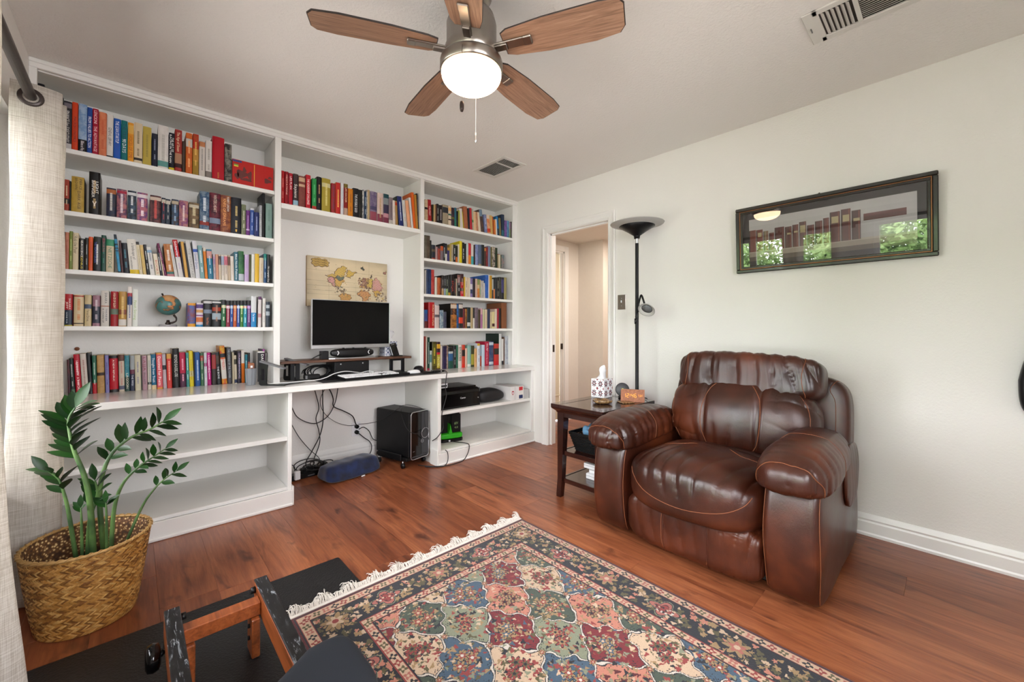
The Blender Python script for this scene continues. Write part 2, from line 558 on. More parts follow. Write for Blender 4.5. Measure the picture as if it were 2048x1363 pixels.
for a, b in WIN:
    w.box(XL - T, XL, a, b, 0, WZ0); w.box(XL - T, XL, a, b, WZ1, ZC)
struct(w.build('wall_left', 'wall_paint'))
for i, (a, b) in enumerate(WIN):
    f = MB(); xo, xi = XL - .11, XL - .06
    f.box(xo, xi, a, a + .05, WZ0, WZ1, .004); f.box(xo, xi, b - .05, b, WZ0, WZ1, .004)
    f.box(xo, xi, a + .05, b - .05, WZ0, WZ0 + .06, .004); f.box(xo, xi, a + .05, b - .05, WZ1 - .05, WZ1, .004)
    m_ = (a + b) / 2
    f.box(xo, xi, m_ - .04, m_ + .04, WZ0 + .06, WZ1 - .05, .004)
    zm = (WZ0 + WZ1) / 2
    for p, q in ((a + .05, m_ - .04), (m_ + .04, b - .05)): f.box(xo + .005, xi - .005, p, q, zm - .02, zm + .02, .003)
    wo = struct(f.build('window_%d' % (i + 1), 'trim_white'))
    for p, q in ((a + .05, m_ - .04), (m_ + .04, b - .05)):
        for r_, s_ in ((WZ0 + .06, zm - .02), (zm + .02, WZ1 - .05)):
            box('pane', XL - .089, XL - .085, p, q, r_, s_, 'window_glass', wo)
    box('window_sill', XL - .06, XL + .035, a - .04, b + .04, WZ0 - .03, WZ0, 'trim_white', wo, .006)
    box('window_apron', XL, XL + .014, a - .02, b + .02, WZ0 - .10, WZ0 - .031, 'trim_white', wo, .003)

def baseboard(name, p0, p1, nrm, h=0.115, parent=None, mat='trim_white'):
    """moulded skirting from p0 to p1 (xy), standing out along nrm"""
    prof = [(0, 0), (.018, 0), (.018, .012), (.015, .02), (.013, h * .62), (.010, h * .70), (.012, h * .78), (.007, h * .92), (.003, h), (0, h)]
    v = []; f = []; n = len(prof)
    for p in (p0, p1):
        for d, z in prof: v.append((p[0] + nrm[0] * d, p[1] + nrm[1] * d, z))
    f = [tuple(range(n)), tuple(range(2 * n - 1, n - 1, -1))] + [(i, (i + 1) % n, (i + 1) % n + n, i + n) for i in range(n)]
    o = mobj(name, v, f, mat, parent, recalc=True)
    return o
struct(baseboard('baseboard_right', (XR, YF), (XR, 1.88), (-1, 0)))
struct(baseboard('baseboard_left', (XL, YF), (XL, YL - .02), (1, 0)))
struct(baseboard('baseboard_back', (.74, YB), (1.81, YB), (0, -1), .15))
struct(baseboard('baseboard_front', (XL, YF), (XR, YF), (0, 1)))

# doorway to the hall: casing and jambs
dj = MB()
Y0, Y1, ZD = 1.965, 2.635, 2.03
dj.box(XR - .004, XR + .104, 1.945, Y0, 0, ZD, .002); dj.box(XR - .004, XR + .104, Y1, 2.655, 0, ZD, .002); dj.box(XR - .004, XR + .104, 1.945, 2.655, ZD, ZD + .018, .002)
dj.box(XR + .03, XR + .045, Y0, Y0 + .012, 0, ZD); dj.box(XR + .03, XR + .045, Y1 - .012, Y1, 0, ZD); dj.box(XR + .03, XR + .045, Y0, Y1, ZD - .012, ZD)
do = struct(dj.build('door_1', 'trim_white'))
def casing(par, xw, sgn, y0, y1, z, wd=.07):
    prof = [(0, 0), (.010, 0), (.013, .008), (.011, .018), (.013, .04), (.018, .052), (.018, wd - .006), (.014, wd), (0, wd)]
    n = len(prof)
    for kind in ('a', 'b', 't'):
        v = []
        for e in (0, 1):
            for d, o in prof:
                if kind == 'a': yy, zz = y0 - o, (0 if e == 0 else z + o)
                elif kind == 'b': yy, zz = y1 + o, (0 if e == 0 else z + o)
                else: yy, zz = ((y0 - o) if e == 0 else (y1 + o)), z + o
                v.append((xw + sgn * d, yy, zz))
        f = [tuple(range(n)), tuple(range(2 * n - 1, n - 1, -1))] + [(i, (i + 1) % n, (i + 1) % n + n, i + n) for i in range(n)]
        mobj('casing', v, f, 'trim_white', par, recalc=True)
casing(do, XR, -1, Y0 - .006, Y1 + .006, ZD + .006)
box('strike_plate', XR + .06, XR + .085, Y1 - .002, Y1 + .001, .89, .96, 'bronze_dark', do)

# hall beyond the doorway
hc = 2.2
struct(box('ceiling_hall', XR + .08, 5.0, 1.4, HY1 + .1, hc, hc + .05, 'hall_wall_paint'))
w = MB(); w.box(XR + .1, 3.17, HY1, HY1 + .08, 0, hc); w.box(3.87, HX1 + .1, HY1, HY1 + .08, 0, hc); w.box(3.17, 3.87, HY1, HY1 + .08, 2.06, hc)
struct(w.build('wall_hall_end', 'hall_wall_paint'))
struct(box('wall_hall_side', HX1, HX1 + .1, 2.86, HY1, 0, hc, 'hall_wall_paint'))
struct(box('wall_hall_far', 4.75, 4.85, 1.4, 2.86, 0, hc, 'hall_warm_lit_paint'))
struct(box('wall_hall_near', XR + .1, 4.85, 1.35, 1.4, 0, hc, 'hall_wall_paint'))
struct(box('wall_hall_return', HX1 + .1, 4.85, 2.86, 2.94, 0, hc, 'hall_warm_lit_paint'))
d2 = MB(); d2.box(3.17, 3.185, HY1 - .003, HY1 + .08, 0, 2.06); d2.box(3.855, 3.87, HY1 - .003, HY1 + .08, 0, 2.06); d2.box(3.17, 3.87, HY1 - .003, HY1 + .08, 2.045, 2.06)
d2.box(3.84, 3.855, HY1 + .03, HY1 + .045, 0, 2.045)
d2o = struct(d2.build('door_2', 'trim_white'))
sl = box('door_slab', 3.187, 3.84, HY1 + .045, HY1 + .078, .012, 2.043, 'hall_cream', d2o, .002)
for zz in (.22, .30): box('door_rail_bead', 3.19, 3.838, HY1 + .038, HY1 + .045, zz, zz + .014, 'hall_cream', d2o, .003)
box('strike_plate', 3.842, 3.853, HY1 + .004, HY1 + .03, .87, .94, 'bronze_dark', d2o)
for nm, x0_, x1_, z0_, z1_ in (('a', 3.10, 3.168, 0, 2.13), ('b', 3.872, 3.945, 0, 2.13), ('t', 3.168, 3.872, 2.062, 2.13)):
    box('casing', x0_, x1_, HY1 - .016, HY1, z0_, z1_, 'trim_white', d2o, .005)
struct(baseboard('baseboard_hall', (3.945, HY1), (HX1, HY1), (0, -1)))
struct(baseboard('baseboard_hall_side', (HX1, 2.86), (HX1, HY1), (-1, 0)))
struct(baseboard('baseboard_hall_near', (XR + .1, 2.70), (XR + .1, HY1), (1, 0)))
hl = bpy.data.lights.new('hall_ceiling_light', 'AREA'); hl.shape = 'DISK'; hl.size = .3; hl.energy = 19; hl.color = (1.0, .89, .78)
ho = bpy.data.objects.new('hall_ceiling_light', hl); COL.objects.link(ho); ho.location = (3.9, 2.2, hc - .02)

# outside the windows: lawn and trees (seen reflected in the picture glass)
t = NT('lawn'); v = t.coord('Object'); nz = t.noise(v, 6, 5); t.base(t.ramp(nz.outputs[0], [(.3, '4a5c34'), (.7, '76885a')])); t.set(Roughness=.9)
t = NT('tree_leaves'); oi = t.n('ShaderNodeTexNoise'); oi.inputs['Scale'].default_value = 3.0; t.base(t.ramp(oi.outputs[0], [(.3, '628a40'), (.7, 'b6d28c')])); t.set(Roughness=.6)
simple('bark', '54463a', .9)
simple('pale_bounce_ground', 'b9b4ab', .9, bump=.2)
struct(box('ground_pale_bounce', -7.0, XR + 2, -9, 11, -.36, -.26, 'pale_bounce_ground'))  # pale ground added so that bounced daylight is less green
struct(box('ground_lawn', -16, -7.0, -9, 11, -.35, -.25, 'lawn'))
def tree(x, y, h, r, seed, label):
    rnd = np.random.RandomState(seed)
    o = thing('garden_tree', label, 'tree', (x, y, -.25), 'trees outside the window')
    MB().tube([(x, y, -.25), (x + .05, y, h * .35), (x, y + .05, h * .62)], [.14, .1, .05], 8).build('trunk', 'bark', o)
    N = 5200
    c = rnd.normal(size=(N, 3)); c /= np.linalg.norm(c, axis=1)[:, None]; c *= (rnd.rand(N, 1) ** .4)
    c = c * np.array([r, r, h * .42]) + np.array([x, y, h * .58])
    a = rnd.normal(size=(N, 3)); a /= np.linalg.norm(a, axis=1)[:, None]
    b = np.cross(a, rnd.normal(size=(N, 3))); b /= np.linalg.norm(b, axis=1)[:, None]
    s = .085
    V = np.stack([c - a * s, c + b * s * .5, c + a * s, c - b * s * .5], 1).reshape(-1, 3)
    F = np.arange(N * 4).reshape(-1, 4)
    l = mobj('foliage', V, F.tolist(), 'tree_leaves', o); l['kind'] = 'stuff'
tree(-11.6, 2.9, 4.5, 1.7, 4, 'leafy green tree outside the window, tallest of the back row')
tree(-11.8, -.9, 4.4, 1.7, 5, 'leafy green tree outside the window, furthest from the house')
tree(-8.0, 4.8, 3.3, 1.35, 1, 'leafy green tree outside the window, furthest from the front wall')
tree(-8.2, 1.2, 3.2, 1.45, 2, 'leafy green tree outside the window, between two other trees')
tree(-8.0, -2.6, 3.4, 1.4, 3, 'leafy green tree outside the window, nearest to the front wall')

# ------------------------------------------------------------------ built-in bookcases
LS = [2.03, 1.71, 1.41, 1.118]
RS = [2.05, 1.722, 1.413, 1.118]
def shelf(par, x0, x1, z, th=.024, y0=None, y1=None):
    return box('shelf', x0, x1, (YU + .003) if y0 is None else y0, (YB - .001) if y1 is None else y1, z - th, z, 'white_paint', par, .002)
u = thing('bookcase', 'white built-in bookcase unit of five shelves standing left of the desk', 'bookcase', (.15, 3.2, ZT), 'built-in bookcase units')
box('stile', XL, -.362, YU, YU + .02, ZT, ZC - .04, 'white_paint', u, .002)
box('side_panel', .684, .723, YU, YB - .001, ZT, ZC - .045, 'white_paint', u, .002)
box('side_panel', XL, XL + .012, YU + .021, YB - .001, ZT, ZC - .05, 'white_paint', u)
for z in LS: shelf(u, XL + .013, .683, z)
box('top_board', XL + .013, .683, YU + .021, YB - .001, ZC - .05, ZC - .001, 'white_paint', u)
u = thing('bridge_shelf', 'white shelf bridging the two bookcases above the desk', 'shelf', (1.25, 3.2, 1.92))
box('shelf', .7235, 1.7865, YU + .003, YB - .001, 1.925, 1.960, 'white_paint', u, .002)
box('top_board', .7235, 1.7865, YU + .021, YB - .001, ZC - .05, ZC - .001, 'white_paint', u)
u = thing('bookcase', 'white built-in bookcase unit of five shelves between desk and doorway wall', 'bookcase', (2.35, 3.2, ZT), 'built-in bookcase units')
box('side_panel', 1.787, 1.822, YU, YB - .001, ZT, ZC - .045, 'white_paint', u, .002)
box('stile', 2.862, XR - .001, YU, YU + .02, ZT, ZC - .04, 'white_paint', u, .002)
box('side_panel', 2.880, XR - .001, YU + .021, YB - .001, ZT, ZC - .05, 'white_paint', u)
for z in RS: shelf(u, 1.823, 2.8795, z)
box('top_board', 1.823, 2.8795, YU + .021, YB - .001, ZC - .05, ZC - .001, 'white_paint', u)
cr = MB(); cr.box(XL, XR, YU - .004, YU + .020, ZC - .045, ZC - .001, .003); cr.box(XL, XR, YU - .012, YU - .004, ZC - .022, ZC - .001, .003)
struct(cr.build('trim_1', 'trim_white'))

ct = box('countertop', XL, XR, YL - .022, YB, ZT - .037, ZT, 'counter_gloss', None, .003)
tag(ct, 'long white painted countertop running the length of the bookcase wall', 'countertop')
u = thing('base_cabinet', 'low open white base cabinet with one shelf behind the potted plant', 'cabinet', (.15, 3.1, 0), 'open base cabinets')
box('side_panel', .714, .737, YL, YB - .001, 0, ZT - .038, 'white_paint', u, .002)
box('side_panel', XL, XL + .02, YL, YB - .001, 0, ZT - .038, 'white_paint', u, .002)
shelf(u, XL + .021, .7135, .430, .026, YL + .012)
shelf(u, XL + .021, .7135, .116, .02, YL + .004)
box('kick_board', XL, .7375, YL - .012, YL - .0005, 0, .098, 'white_paint', u, .002)
box('shoe_moulding', XL, .740, YL - .022, YL - .0125, 0, .018, 'trim_white', u, .005)
box('kick_return', .7378, .748, YL - .012, YL + .05, 0, .118, 'white_paint', u, .002)
u = thing('base_cabinet', 'low open white base cabinet with one shelf holding the printer', 'cabinet', (2.35, 3.1, 0), 'open base cabinets')
box('side_panel', 1.812, 1.842, YL, YB - .001, 0, ZT - .038, 'white_paint', u, .002)
box('stile', 2.888, XR - .001, YL, YL + .02, 0, ZT - .038, 'white_paint', u, .002)
box('side_panel', 2.900, XR - .001, YL + .021, YB - .001, 0, ZT - .038, 'white_paint', u)
shelf(u, 1.8425, 2.8875, .430, .026, YL + .012)
shelf(u, 1.8425, 2.8875, .116, .02, YL + .004)
box('kick_board', 1.812, XR - .001, YL - .012, YL - .0005, 0, .098, 'white_paint', u, .002)
box('shoe_moulding', 1.808, XR - .001, YL - .022, YL - .0125, 0, .018, 'trim_white', u, .005)
box('kick_return', 1.800, 1.8118, YL - .012, YL + .1, 0, .13, 'white_paint', u, .003)
# books: shelf key, shelf height, [x, width, height, lean in degrees, setback from the shelf edge, colour, details]
BOOKS = [
('L1', 2.03, [
(-0.3621,0.022,0.301,0,0.022,'1c1c20',{}),
(-0.3385,0.0275,0.282,0,0.022,'e0641c',{'b':[(0.12,0.2,'b33a14')]}),
(-0.3086,0.0334,0.261,0,0.022,'17181c',{'b':[(0.05,0.12,'3a4048')]}),
(-0.2732,0.0279,0.248,0,0.022,'2a2a30',{'b': [(0.04, 0.14, '77707a'), (0.88, 1, 'c9c6c6')], 'T': [('FINANCE for EXECUTIVES', 'd8d5d0', 0.2, 0.86, 0.42)]}),
(-0.2441,0.0209,0.252,0,0.022,'d8431a',{'T': [('MACROECONOMICS', '4a1206', 0.3, 0.82, 0.5)]}),
(-0.2211,0.0306,0.253,0,0.022,'7fa3cf',{'b': [(0.74, 1, '17171b')], 'm': 'a9c2df', 'T': [('Billions at Play', 'e8e0e4', 0.77, 0.97, 0.4)]}),
(-0.1896,0.0186,0.245,0,0.022,'1f4a9c',{'T': [('FROM VALUES TO ACTION', 'f2f4f8', 0.2, 0.87, 0.62)]}),
(-0.1697,0.0219,0.246,0,0.022,'b01236',{'T': [('LENCIONI   THE ADVANTAGE', 'f3c3c8', 0.04, 0.93, 0.55)]}),
(-0.1461,0.0294,0.237,0,0.022,'e07a52',{'m':'e58a62','d':'b9502c'}),
(-0.1158,0.0245,0.235,0,0.022,'ece8e2',{'T': [('GENERAL LIBRARY', '3a3a3c', 0.3, 0.72, 0.5)], 'b': [(0.95, 0.98, '26262a')]}),
(-0.0895,0.0281,0.222,0,0.022,'1d5fc0',{'T': [('THE LEAN STARTUP', 'f4f6fa', 0.06, 0.6, 0.5), ('ERIC RIES', '2a3f9a', 0.62, 0.9, 0.5)]}),
(-0.06,0.0253,0.222,0,0.022,'12777a',{'T': [('THE FIRST', '12304a', 0.08, 0.48, 0.6), ('90 DAYS', 'eef4f2', 0.46, 0.8, 0.6)]}),
(-0.0333,0.0238,0.219,0,0.022,'eda024',{'T': [('VOICES OF TIME', '9a3410', 0.32, 0.9, 0.58)], 'b': [(0.06, 0.28, 'f0bd5a')]}),
(-0.0076,0.034,0.228,0,0.022,'e9d6b4',{'d':'7d6a4a','b':[(0.86,0.92,'3a3430')]}),
(0.0288,0.0352,0.219,0,0.022,'c9b24e',{'d':'8a7a30'}),
(0.0666,0.0253,0.192,0,0.022,'1a1f33',{'d':'8890a8'}),
(0.0928,0.046,0.249,0,0.022,'e8e4de',{'b':[(0.82,0.95,'5f9c98')],'d':'a8a49c','m':'f0ede8'}),
(0.1412,0.0247,0.22,0,0.022,'181a26',{'b': [(0.92, 1, 'd8c020')], 'T': [('THE ART OF', 'f0f0ee', 0.12, 0.5, 0.36, 0.2), ('RACING IN THE RAIN', 'f0f0ee', 0.05, 0.8, 0.36, -0.2)]}),
(0.1679,0.0322,0.249,0,0.022,'a8332c',{'b': [(0.56, 0.8, 'b98a6c'), (0.8, 0.9, '3a1414')], 'T': [('The Age of Steam', 'f0d8b0', 0.06, 0.52, 0.4)]}),
(0.2022,0.0133,0.189,0,0.022,'4a382c',{}),
(0.2185,0.03,0.246,0,0.022,'d8642a',{'b':[(0.14,0.34,'d8d4cc')],'m':'e0742f','d':'f0b070'}),
(0.2512,0.0279,0.25,0,0.022,'c0281c',{'b':[(0.36,0.66,'c99440'),(0.66,1,'a8862c')],'d':'e8c060','m':'b84a20'}),
(0.2817,0.0284,0.213,0,0.022,'e4dcd2',{'b':[(0,0.14,'d08a5a')],'d':'8a8680'}),
(0.3128,0.0311,0.23,0,0.022,'ebe6df',{'b':[(0.82,0.98,'8a8078')],'d':'9a958c'}),
(0.3467,0.0599,0.268,0,0.022,'c01428',{'T': [('COLLECTED WORKS', 'e0b050', 0.82, 0.96, 0.2)], 'hc': 1}),
(0.4099,0.0357,0.241,0,0.022,'8f8a80',{'m':'2a2826'}),
]),
('L2', 1.71, [
(-0.2689,0.018,0.163,0,0.024,'a8402c',{'d':'e0c8a0','b':[(0.6,0.76,'2a2420')]}),
(-0.2501,0.0051,0.158,0,0.024,'1c1614',{}),
(-0.2434,0.0457,0.187,0,0.024,'b8963c',{'T': [('PIERCE', '3a2c10', 0.06, 0.36, 0.2, 0.22), ('BROWN', '3a2c10', 0.04, 0.36, 0.2, -0.12), ('DARK AGE', '3a2c10', 0.4, 0.9, 0.24, 0.1)], 'side': '1a1610', 'm': 'c6a548'}),
(-0.1803,0.0418,0.228,0,0.024,'16130f',{'T': [('LIGHT', 'f2efe6', 0.22, 0.5, 0.26, 0.22), ('BRINGER', 'f2efe6', 0.2, 0.6, 0.26, -0.12)], 'b': [(0.68, 0.8, '201c18')], 'W': 1, 'side': '3d3226', 'd': 'b89a60'}),
(-0.1146,0.037,0.158,0,0.024,'1c2c48',{'m':'3a3440','b':[(0.05,0.2,'c0703a')],'d':'d8d4cc','side':'2f6a9c'}),
(-0.0745,0.0399,0.161,0,0.024,'5a3a5e',{'m':'c07a7c','b':[(0.06,0.14,'b02040')],'d':'e8d8dc','side':'3a4a6a'}),
(-0.0312,0.0354,0.162,0,0.024,'20242c',{'m':'3c5064','b':[(0.06,0.16,'d8dadc')],'d':'d8dadc','side':'a83a40'}),
(0.0082,0.0429,0.161,0,0.024,'6a4278',{'m':'b86a74','b':[(0.06,0.18,'e8dce0')],'d':'f0dce0'}),
(0.0618,0.0473,0.158,0,0.024,'3a2226',{'m':'6a3a3c','b':[(0.06,0.18,'d8c4b4')],'d':'c8463c'}),
(0.1115,0.018,0.153,0,0.024,'20263a',{'m':'2f3a4c','b':[(0.06,0.2,'d8d0c4')],'d':'b03030'}),
(0.1303,0.0203,0.15,0,0.024,'232a3c',{'m':'2f4052','b':[(0.06,0.2,'d8d0c4')],'d':'b8b4ac'}),
(0.1559,0.0321,0.155,0,0.024,'4a3830',{'m':'3a5a7a','b':[(0.06,0.18,'c8b8a0')],'d':'9ab8d8'}),
(0.1904,0.0415,0.156,0,0.024,'8a4a7c',{'m':'c88a84','d':'f0dcd8'}),
(0.2358,0.0482,0.154,0,0.024,'5a4a36',{'m':'8a7050','b':[(0.08,0.2,'d8d0bc')],'d':'d8c8a0'}),
(0.2873,0.0463,0.234,0,0.024,'3a5c80',{'m':'7f93a8','d':'dfe6ee','hc':1,'b':[(0.78,0.88,'9a3a30')]}),
(0.3353,0.0549,0.236,0,0.024,'4a1a2a',{'m': '7a2a3c', 'T': [('WINTERS HEART', 'e0c4b4', 0.05, 0.5, 0.3)], 'b': [(0.66, 0.8, '8a9ab4')], 'hc': 1}),
(0.3923,0.0517,0.234,0,0.024,'a8683c',{'m': '7a3c2c', 'T': [('ROBERT JORDAN', 'f2ece0', 0.04, 0.42, 0.22, 0.22), ('KNIFE OF DREAMS', 'f0a860', 0.1, 0.82, 0.26, -0.14)], 'hc': 1}),
(0.4458,0.0541,0.232,0,0.024,'191b24',{'b':[(0.85,0.95,'191b24')],'d':'c8b070','W':2,'hc':1}),
(0.5017,0.0235,0.197,0,0.024,'6c7656',{'m':'8a8c70','d':'d8d8c0'}),
(0.5266,0.0205,0.164,0,0.024,'6a2a7c',{'b':[(0.74,0.79,'d8c4e0')],'d':'b890c8'}),
(0.549,0.0212,0.182,0,0.024,'e6e8f0',{'b':[(0.06,0.95,'2f52a0')],'d':'c4d0f0'}),
(0.5721,0.0268,0.162,0,0.024,'1c2a66',{'d':'a8b4e0'}),
(0.6013,0.0145,0.212,0,0.024,'b9bcc2',{'m':'dfe2e6','sp':1}),
(0.6172,0.0141,0.296,0,0.024,'141416',{'sp':1}),
(0.6372,0.0376,0.233,0,0.024,'86a49c',{'d':'5a7a72'}),
]),
('L3', 1.41, [
(-0.2666,0.0022,0.192,0,0.022,'1c4a38',{}),
(-0.2636,0.0146,0.191,0,0.022,'c88064',{'m':'b46c50','d':'8a3a2c'}),
(-0.2482,0.0113,0.199,0,0.022,'7c8a34',{'d':'c8d080'}),
(-0.2361,0.0206,0.193,0,0.022,'e2d2ac',{'T': [('I Rob the Poor', '23201c', 0.06, 0.56, 0.62)]}),
(-0.2135,0.0204,0.167,0,0.022,'1a1714',{'T': [('NEUROSCIENCE', 'f0ece0', 0.05, 0.58, 0.36), ('GENIUS', 'd8c030', 0.55, 0.95, 0.36)]}),
(-0.1922,0.0125,0.173,0,0.022,'26241f',{'d':'a8a8a8'}),
(-0.1789,0.0158,0.181,0,0.022,'e2591c',{'d':'a83410'}),
(-0.1602,0.0269,0.185,0,0.022,'16181c',{'b': [(0, 0.7, '1d2418')], 'T': [('THE HUMAN BRAIN', '5a68b4', 0.15, 0.75, 0.34, -0.25)], 'd': 'e8e8e8'}),
(-0.1317,0.0175,0.197,0,0.022,'134a3c',{'T': [('SIDDHARTHA', 'b02a4a', 0.08, 0.46, 0.52)], 'd': '2f7a64'}),
(-0.1129,0.0298,0.178,0,0.022,'ddcfb0',{'b': [(0, 0.2, '3c9a70')], 'T': [('NIETZSCHE', '3f7a5a', 0.25, 0.88, 0.46)]}),
(-0.0652,0.0108,0.209,-5.5,0.022,'1a2a3a',{'b':[(0.12,0.24,'36a0cc'),(0.28,0.34,'36a0cc'),(0.37,0.41,'36a0cc'),(0.44,0.96,'36a0cc')],'d':'1a5a80'}),
(-0.0531,0.0098,0.179,-4.0,0.022,'4a2c2a',{'m':'5c3432'}),
(-0.0424,0.0229,0.167,-4.3,0.022,'15161f',{'d':'3a7a8a'}),
(-0.0174,0.0374,0.191,-4.9,0.022,'e4dfd4',{'b': [(0.88, 1, 'e0c020')], 'T': [('a landscape of', '26262a', 0.12, 0.58, 0.34, 0.12), ('love and madness', '26262a', 0.5, 0.86, 0.22, -0.2)]}),
(0.0214,0.0132,0.182,-5.8,0.022,'dccfae',{'b':[(0,0.09,'2a2624')],'d':'8a7c5c'}),
(0.0359,0.0142,0.166,-5.8,0.022,'cfae74',{'m':'d8c070','d':'b89030'}),
(0.0515,0.013,0.171,-5.7,0.022,'191a1e',{'d':'b8b8b8'}),
(0.0665,0.0212,0.158,-7.2,0.022,'dbdad6',{'b':[(0.1,0.2,'8ab0cc')],'d':'6a6c74'}),
(0.0895,0.0191,0.124,-6.4,0.022,'e6dcc4',{'T': [('BOOKS', 'b84a34', 0.3, 0.92, 0.5)]}),
(0.11,0.0108,0.133,-7.6,0.022,'24242c',{'d':'e0e0e4'}),
(0.1218,0.0057,0.132,-8.2,0.022,'dccdb0',{}),
(0.1284,0.0104,0.189,-11.0,0.022,'701a4c',{'d':'c890b0'}),
(0.1396,0.0323,0.187,-5.7,0.022,'b06a34',{'m':'c88a50','b':[(0.86,0.93,'2f6c64'),(0.93,1,'c88088')],'d':'e8dcd0'}),
(0.1743,0.0142,0.185,-8.9,0.022,'e6e4df',{'d':'9a98a0'}),
(0.1914,0.0228,0.219,-8.3,0.022,'e7e3e2',{'b': [(0, 0.46, 'c4161e')], 'T': [('Siddhartha', 'f6ecec', 0.04, 0.42, 0.5)], 'd': 'b0a0c0'}),
(0.2152,0.006,0.212,-6.4,0.022,'2a1c34',{}),
(0.2224,0.0143,0.212,-6.7,0.022,'e3b056',{}),
(0.2377,0.0091,0.204,-7.4,0.022,'17171c',{}),
(0.2481,0.0222,0.222,-7.6,0.022,'dcdcda',{'T': [('THE FOUNTAIN', '8a8a84', 0.2, 0.97, 0.46)]}),
(0.2721,0.0215,0.225,-5.4,0.022,'e8eaf0',{'T': [('Good Guys', '1f4a9c', 0.32, 0.74, 0.55)], 'b': [(0.22, 0.3, '2f5cc0')]}),
(0.2946,0.0209,0.201,-4.7,0.022,'86b4b8',{'d':'e0ecec'}),
(0.3169,0.0132,0.191,-4.1,0.022,'ee8a1c',{'b':[(0,0.12,'e8e0d0')],'d':'c86a10'}),
(0.332,0.0265,0.183,-3.7,0.022,'1f7a9c',{'b':[(0.06,0.3,'d8a098')],'d':'bfe0ec'}),
(0.3593,0.0108,0.158,-2.2,0.022,'c9bcc4',{'b':[(0.1,0.4,'c4a0c0')],'d':'4a3a5a'}),
(0.3709,0.0144,0.158,-1.7,0.022,'dda488',{'d':'c88068'}),
(0.3861,0.0121,0.158,-1.7,0.022,'e0d3bc',{'b':[(0.06,0.4,'4a3438')],'d':'b0a080'}),
(0.3993,0.0149,0.158,-1.5,0.022,'e4dccf',{'b':[(0.06,0.4,'a8b4d0')],'d':'8a8480'}),
(0.4154,0.017,0.16,-1.7,0.022,'e6dacb',{'b':[(0.06,0.4,'e0788c')],'d':'50403c'}),
(0.4332,0.0132,0.159,-1.5,0.022,'c6b297',{'b':[(0.06,0.4,'6c4a3c')]}),
(0.4476,0.0176,0.156,-1.9,0.022,'e7e1d6',{'d':'b8a890'}),
(0.4669,0.0212,0.186,-1.1,0.022,'3a7486',{'T': [('Blue Nude Palette', 'eef2f2', 0.08, 0.94, 0.44)]}),
(0.4893,0.0291,0.194,-1.1,0.022,'1d5a34',{'m':'3a7a40','b':[(0.75,0.97,'b8c0c8')]}),
(0.5202,0.0242,0.176,0,0.022,'c5afd2',{'d':'a884b8'}),
(0.5459,0.0107,0.18,0,0.022,'4a4c24',{}),
(0.5578,0.0183,0.183,0,0.022,'e4e4dc',{'d':'a8b0b0'}),
(0.5774,0.0231,0.189,0,0.022,'e8bc2c',{'d':'d0a020'}),
(0.602,0.0246,0.166,0,0.022,'dccbb0',{'d':'b09a78'}),
(0.6279,0.0162,0.195,0,0.022,'1c4a78',{'b':[(0,0.22,'1a8a80')],'d':'c4d8e8'}),
(0.6463,0.0189,0.193,0,0.022,'1a1c20',{'T': [('Mr. Longsight Day', 'e4e4e0', 0.42, 0.96, 0.46)]}),
]),
('L4', 1.118, [
(-0.2623,0.0276,0.166,0,0.03,'b51a24',{'b': [(0.5, 0.96, '1c2c40'), (0.96, 1, 'b0a428')], 'T': [('JEFF', 'f0d8d0', 0.24, 0.46, 0.24, -0.2), ('SHAARA', 'f0d8d0', 0.14, 0.48, 0.24, 0.14), ('GONE FOR', 'c8d4dc', 0.56, 0.92, 0.2, -0.22)]}),
(-0.23,0.0353,0.165,0,0.03,'e0cba2',{'b':[(0.03,0.07,'b03024'),(0.9,0.93,'2a1c18')],'d':'c8783c'}),
(-0.1912,0.0248,0.165,0,0.03,'d8c496',{'b': [(0.3, 0.44, '4a5a72')], 'T': [('Three Drive', '3c2a20', 0.46, 0.84, 0.4)]}),
(-0.1618,0.0277,0.165,0,0.03,'9c7480',{'b':[(0.36,0.9,'2c3040')],'d':'c8b8c0','m':'a87a8c'}),
(-0.1307,0.0314,0.192,0,0.03,'dfdad2',{'b': [(0.42, 0.45, 'c08a74')], 'T': [('SHAARA', '1c1c20', 0.06, 0.36, 0.3, 0.1), ('A CHAIN OF', '1c1c24', 0.5, 0.9, 0.22, -0.22), ('THUNDER', '2c2c4c', 0.5, 0.86, 0.2, 0.16)]}),
(-0.0934,0.0291,0.19,0,0.03,'a81c26',{'b': [(0.5, 0.66, '6a7a68')], 'T': [('A BLAZE OF GLORY', 'f0dcb8', 0.04, 0.48, 0.3)], 'hc': 1}),
(-0.0621,0.0311,0.192,0,0.03,'b98c3c',{'b':[(0.52,0.66,'8a4a34'),(0.8,0.98,'e4e0d8')],'d':'e0c070'}),
(-0.0275,0.0189,0.221,0,0.03,'e6dfd8',{'b':[(0.16,0.25,'b03440'),(0.25,0.46,'20386c')],'d':'3a4a7c'}),
(-0.0062,0.0211,0.207,0,0.03,'e6ebe2',{'T': [('Finish Strong', '8aa84a', 0.3, 0.82, 0.5)], 'side': 'd0d0c6'}),
(0.2353,0.0365,0.142,0,0.03,'4a66b0',{'b':[(0,0.1,'e8a02c'),(0.87,1,'eda820')],'m':'8a4a54'}),
(0.2753,0.0332,0.144,0,0.03,'e4dce6',{'b':[(0.06,0.22,'5a3a84'),(0.28,0.4,'d8a060'),(0.5,0.55,'8a3a8c'),(0.6,0.8,'e07a40'),(0.91,1,'1f86c0')]}),
(0.3104,0.0418,0.165,0,0.03,'17161a',{'b': [(0.04, 0.13, 'dcdcdc'), (0.36, 0.5, '7a8aa0')], 'T': [('New Moon', 'c86a34', 0.66, 0.92, 0.3)]}),
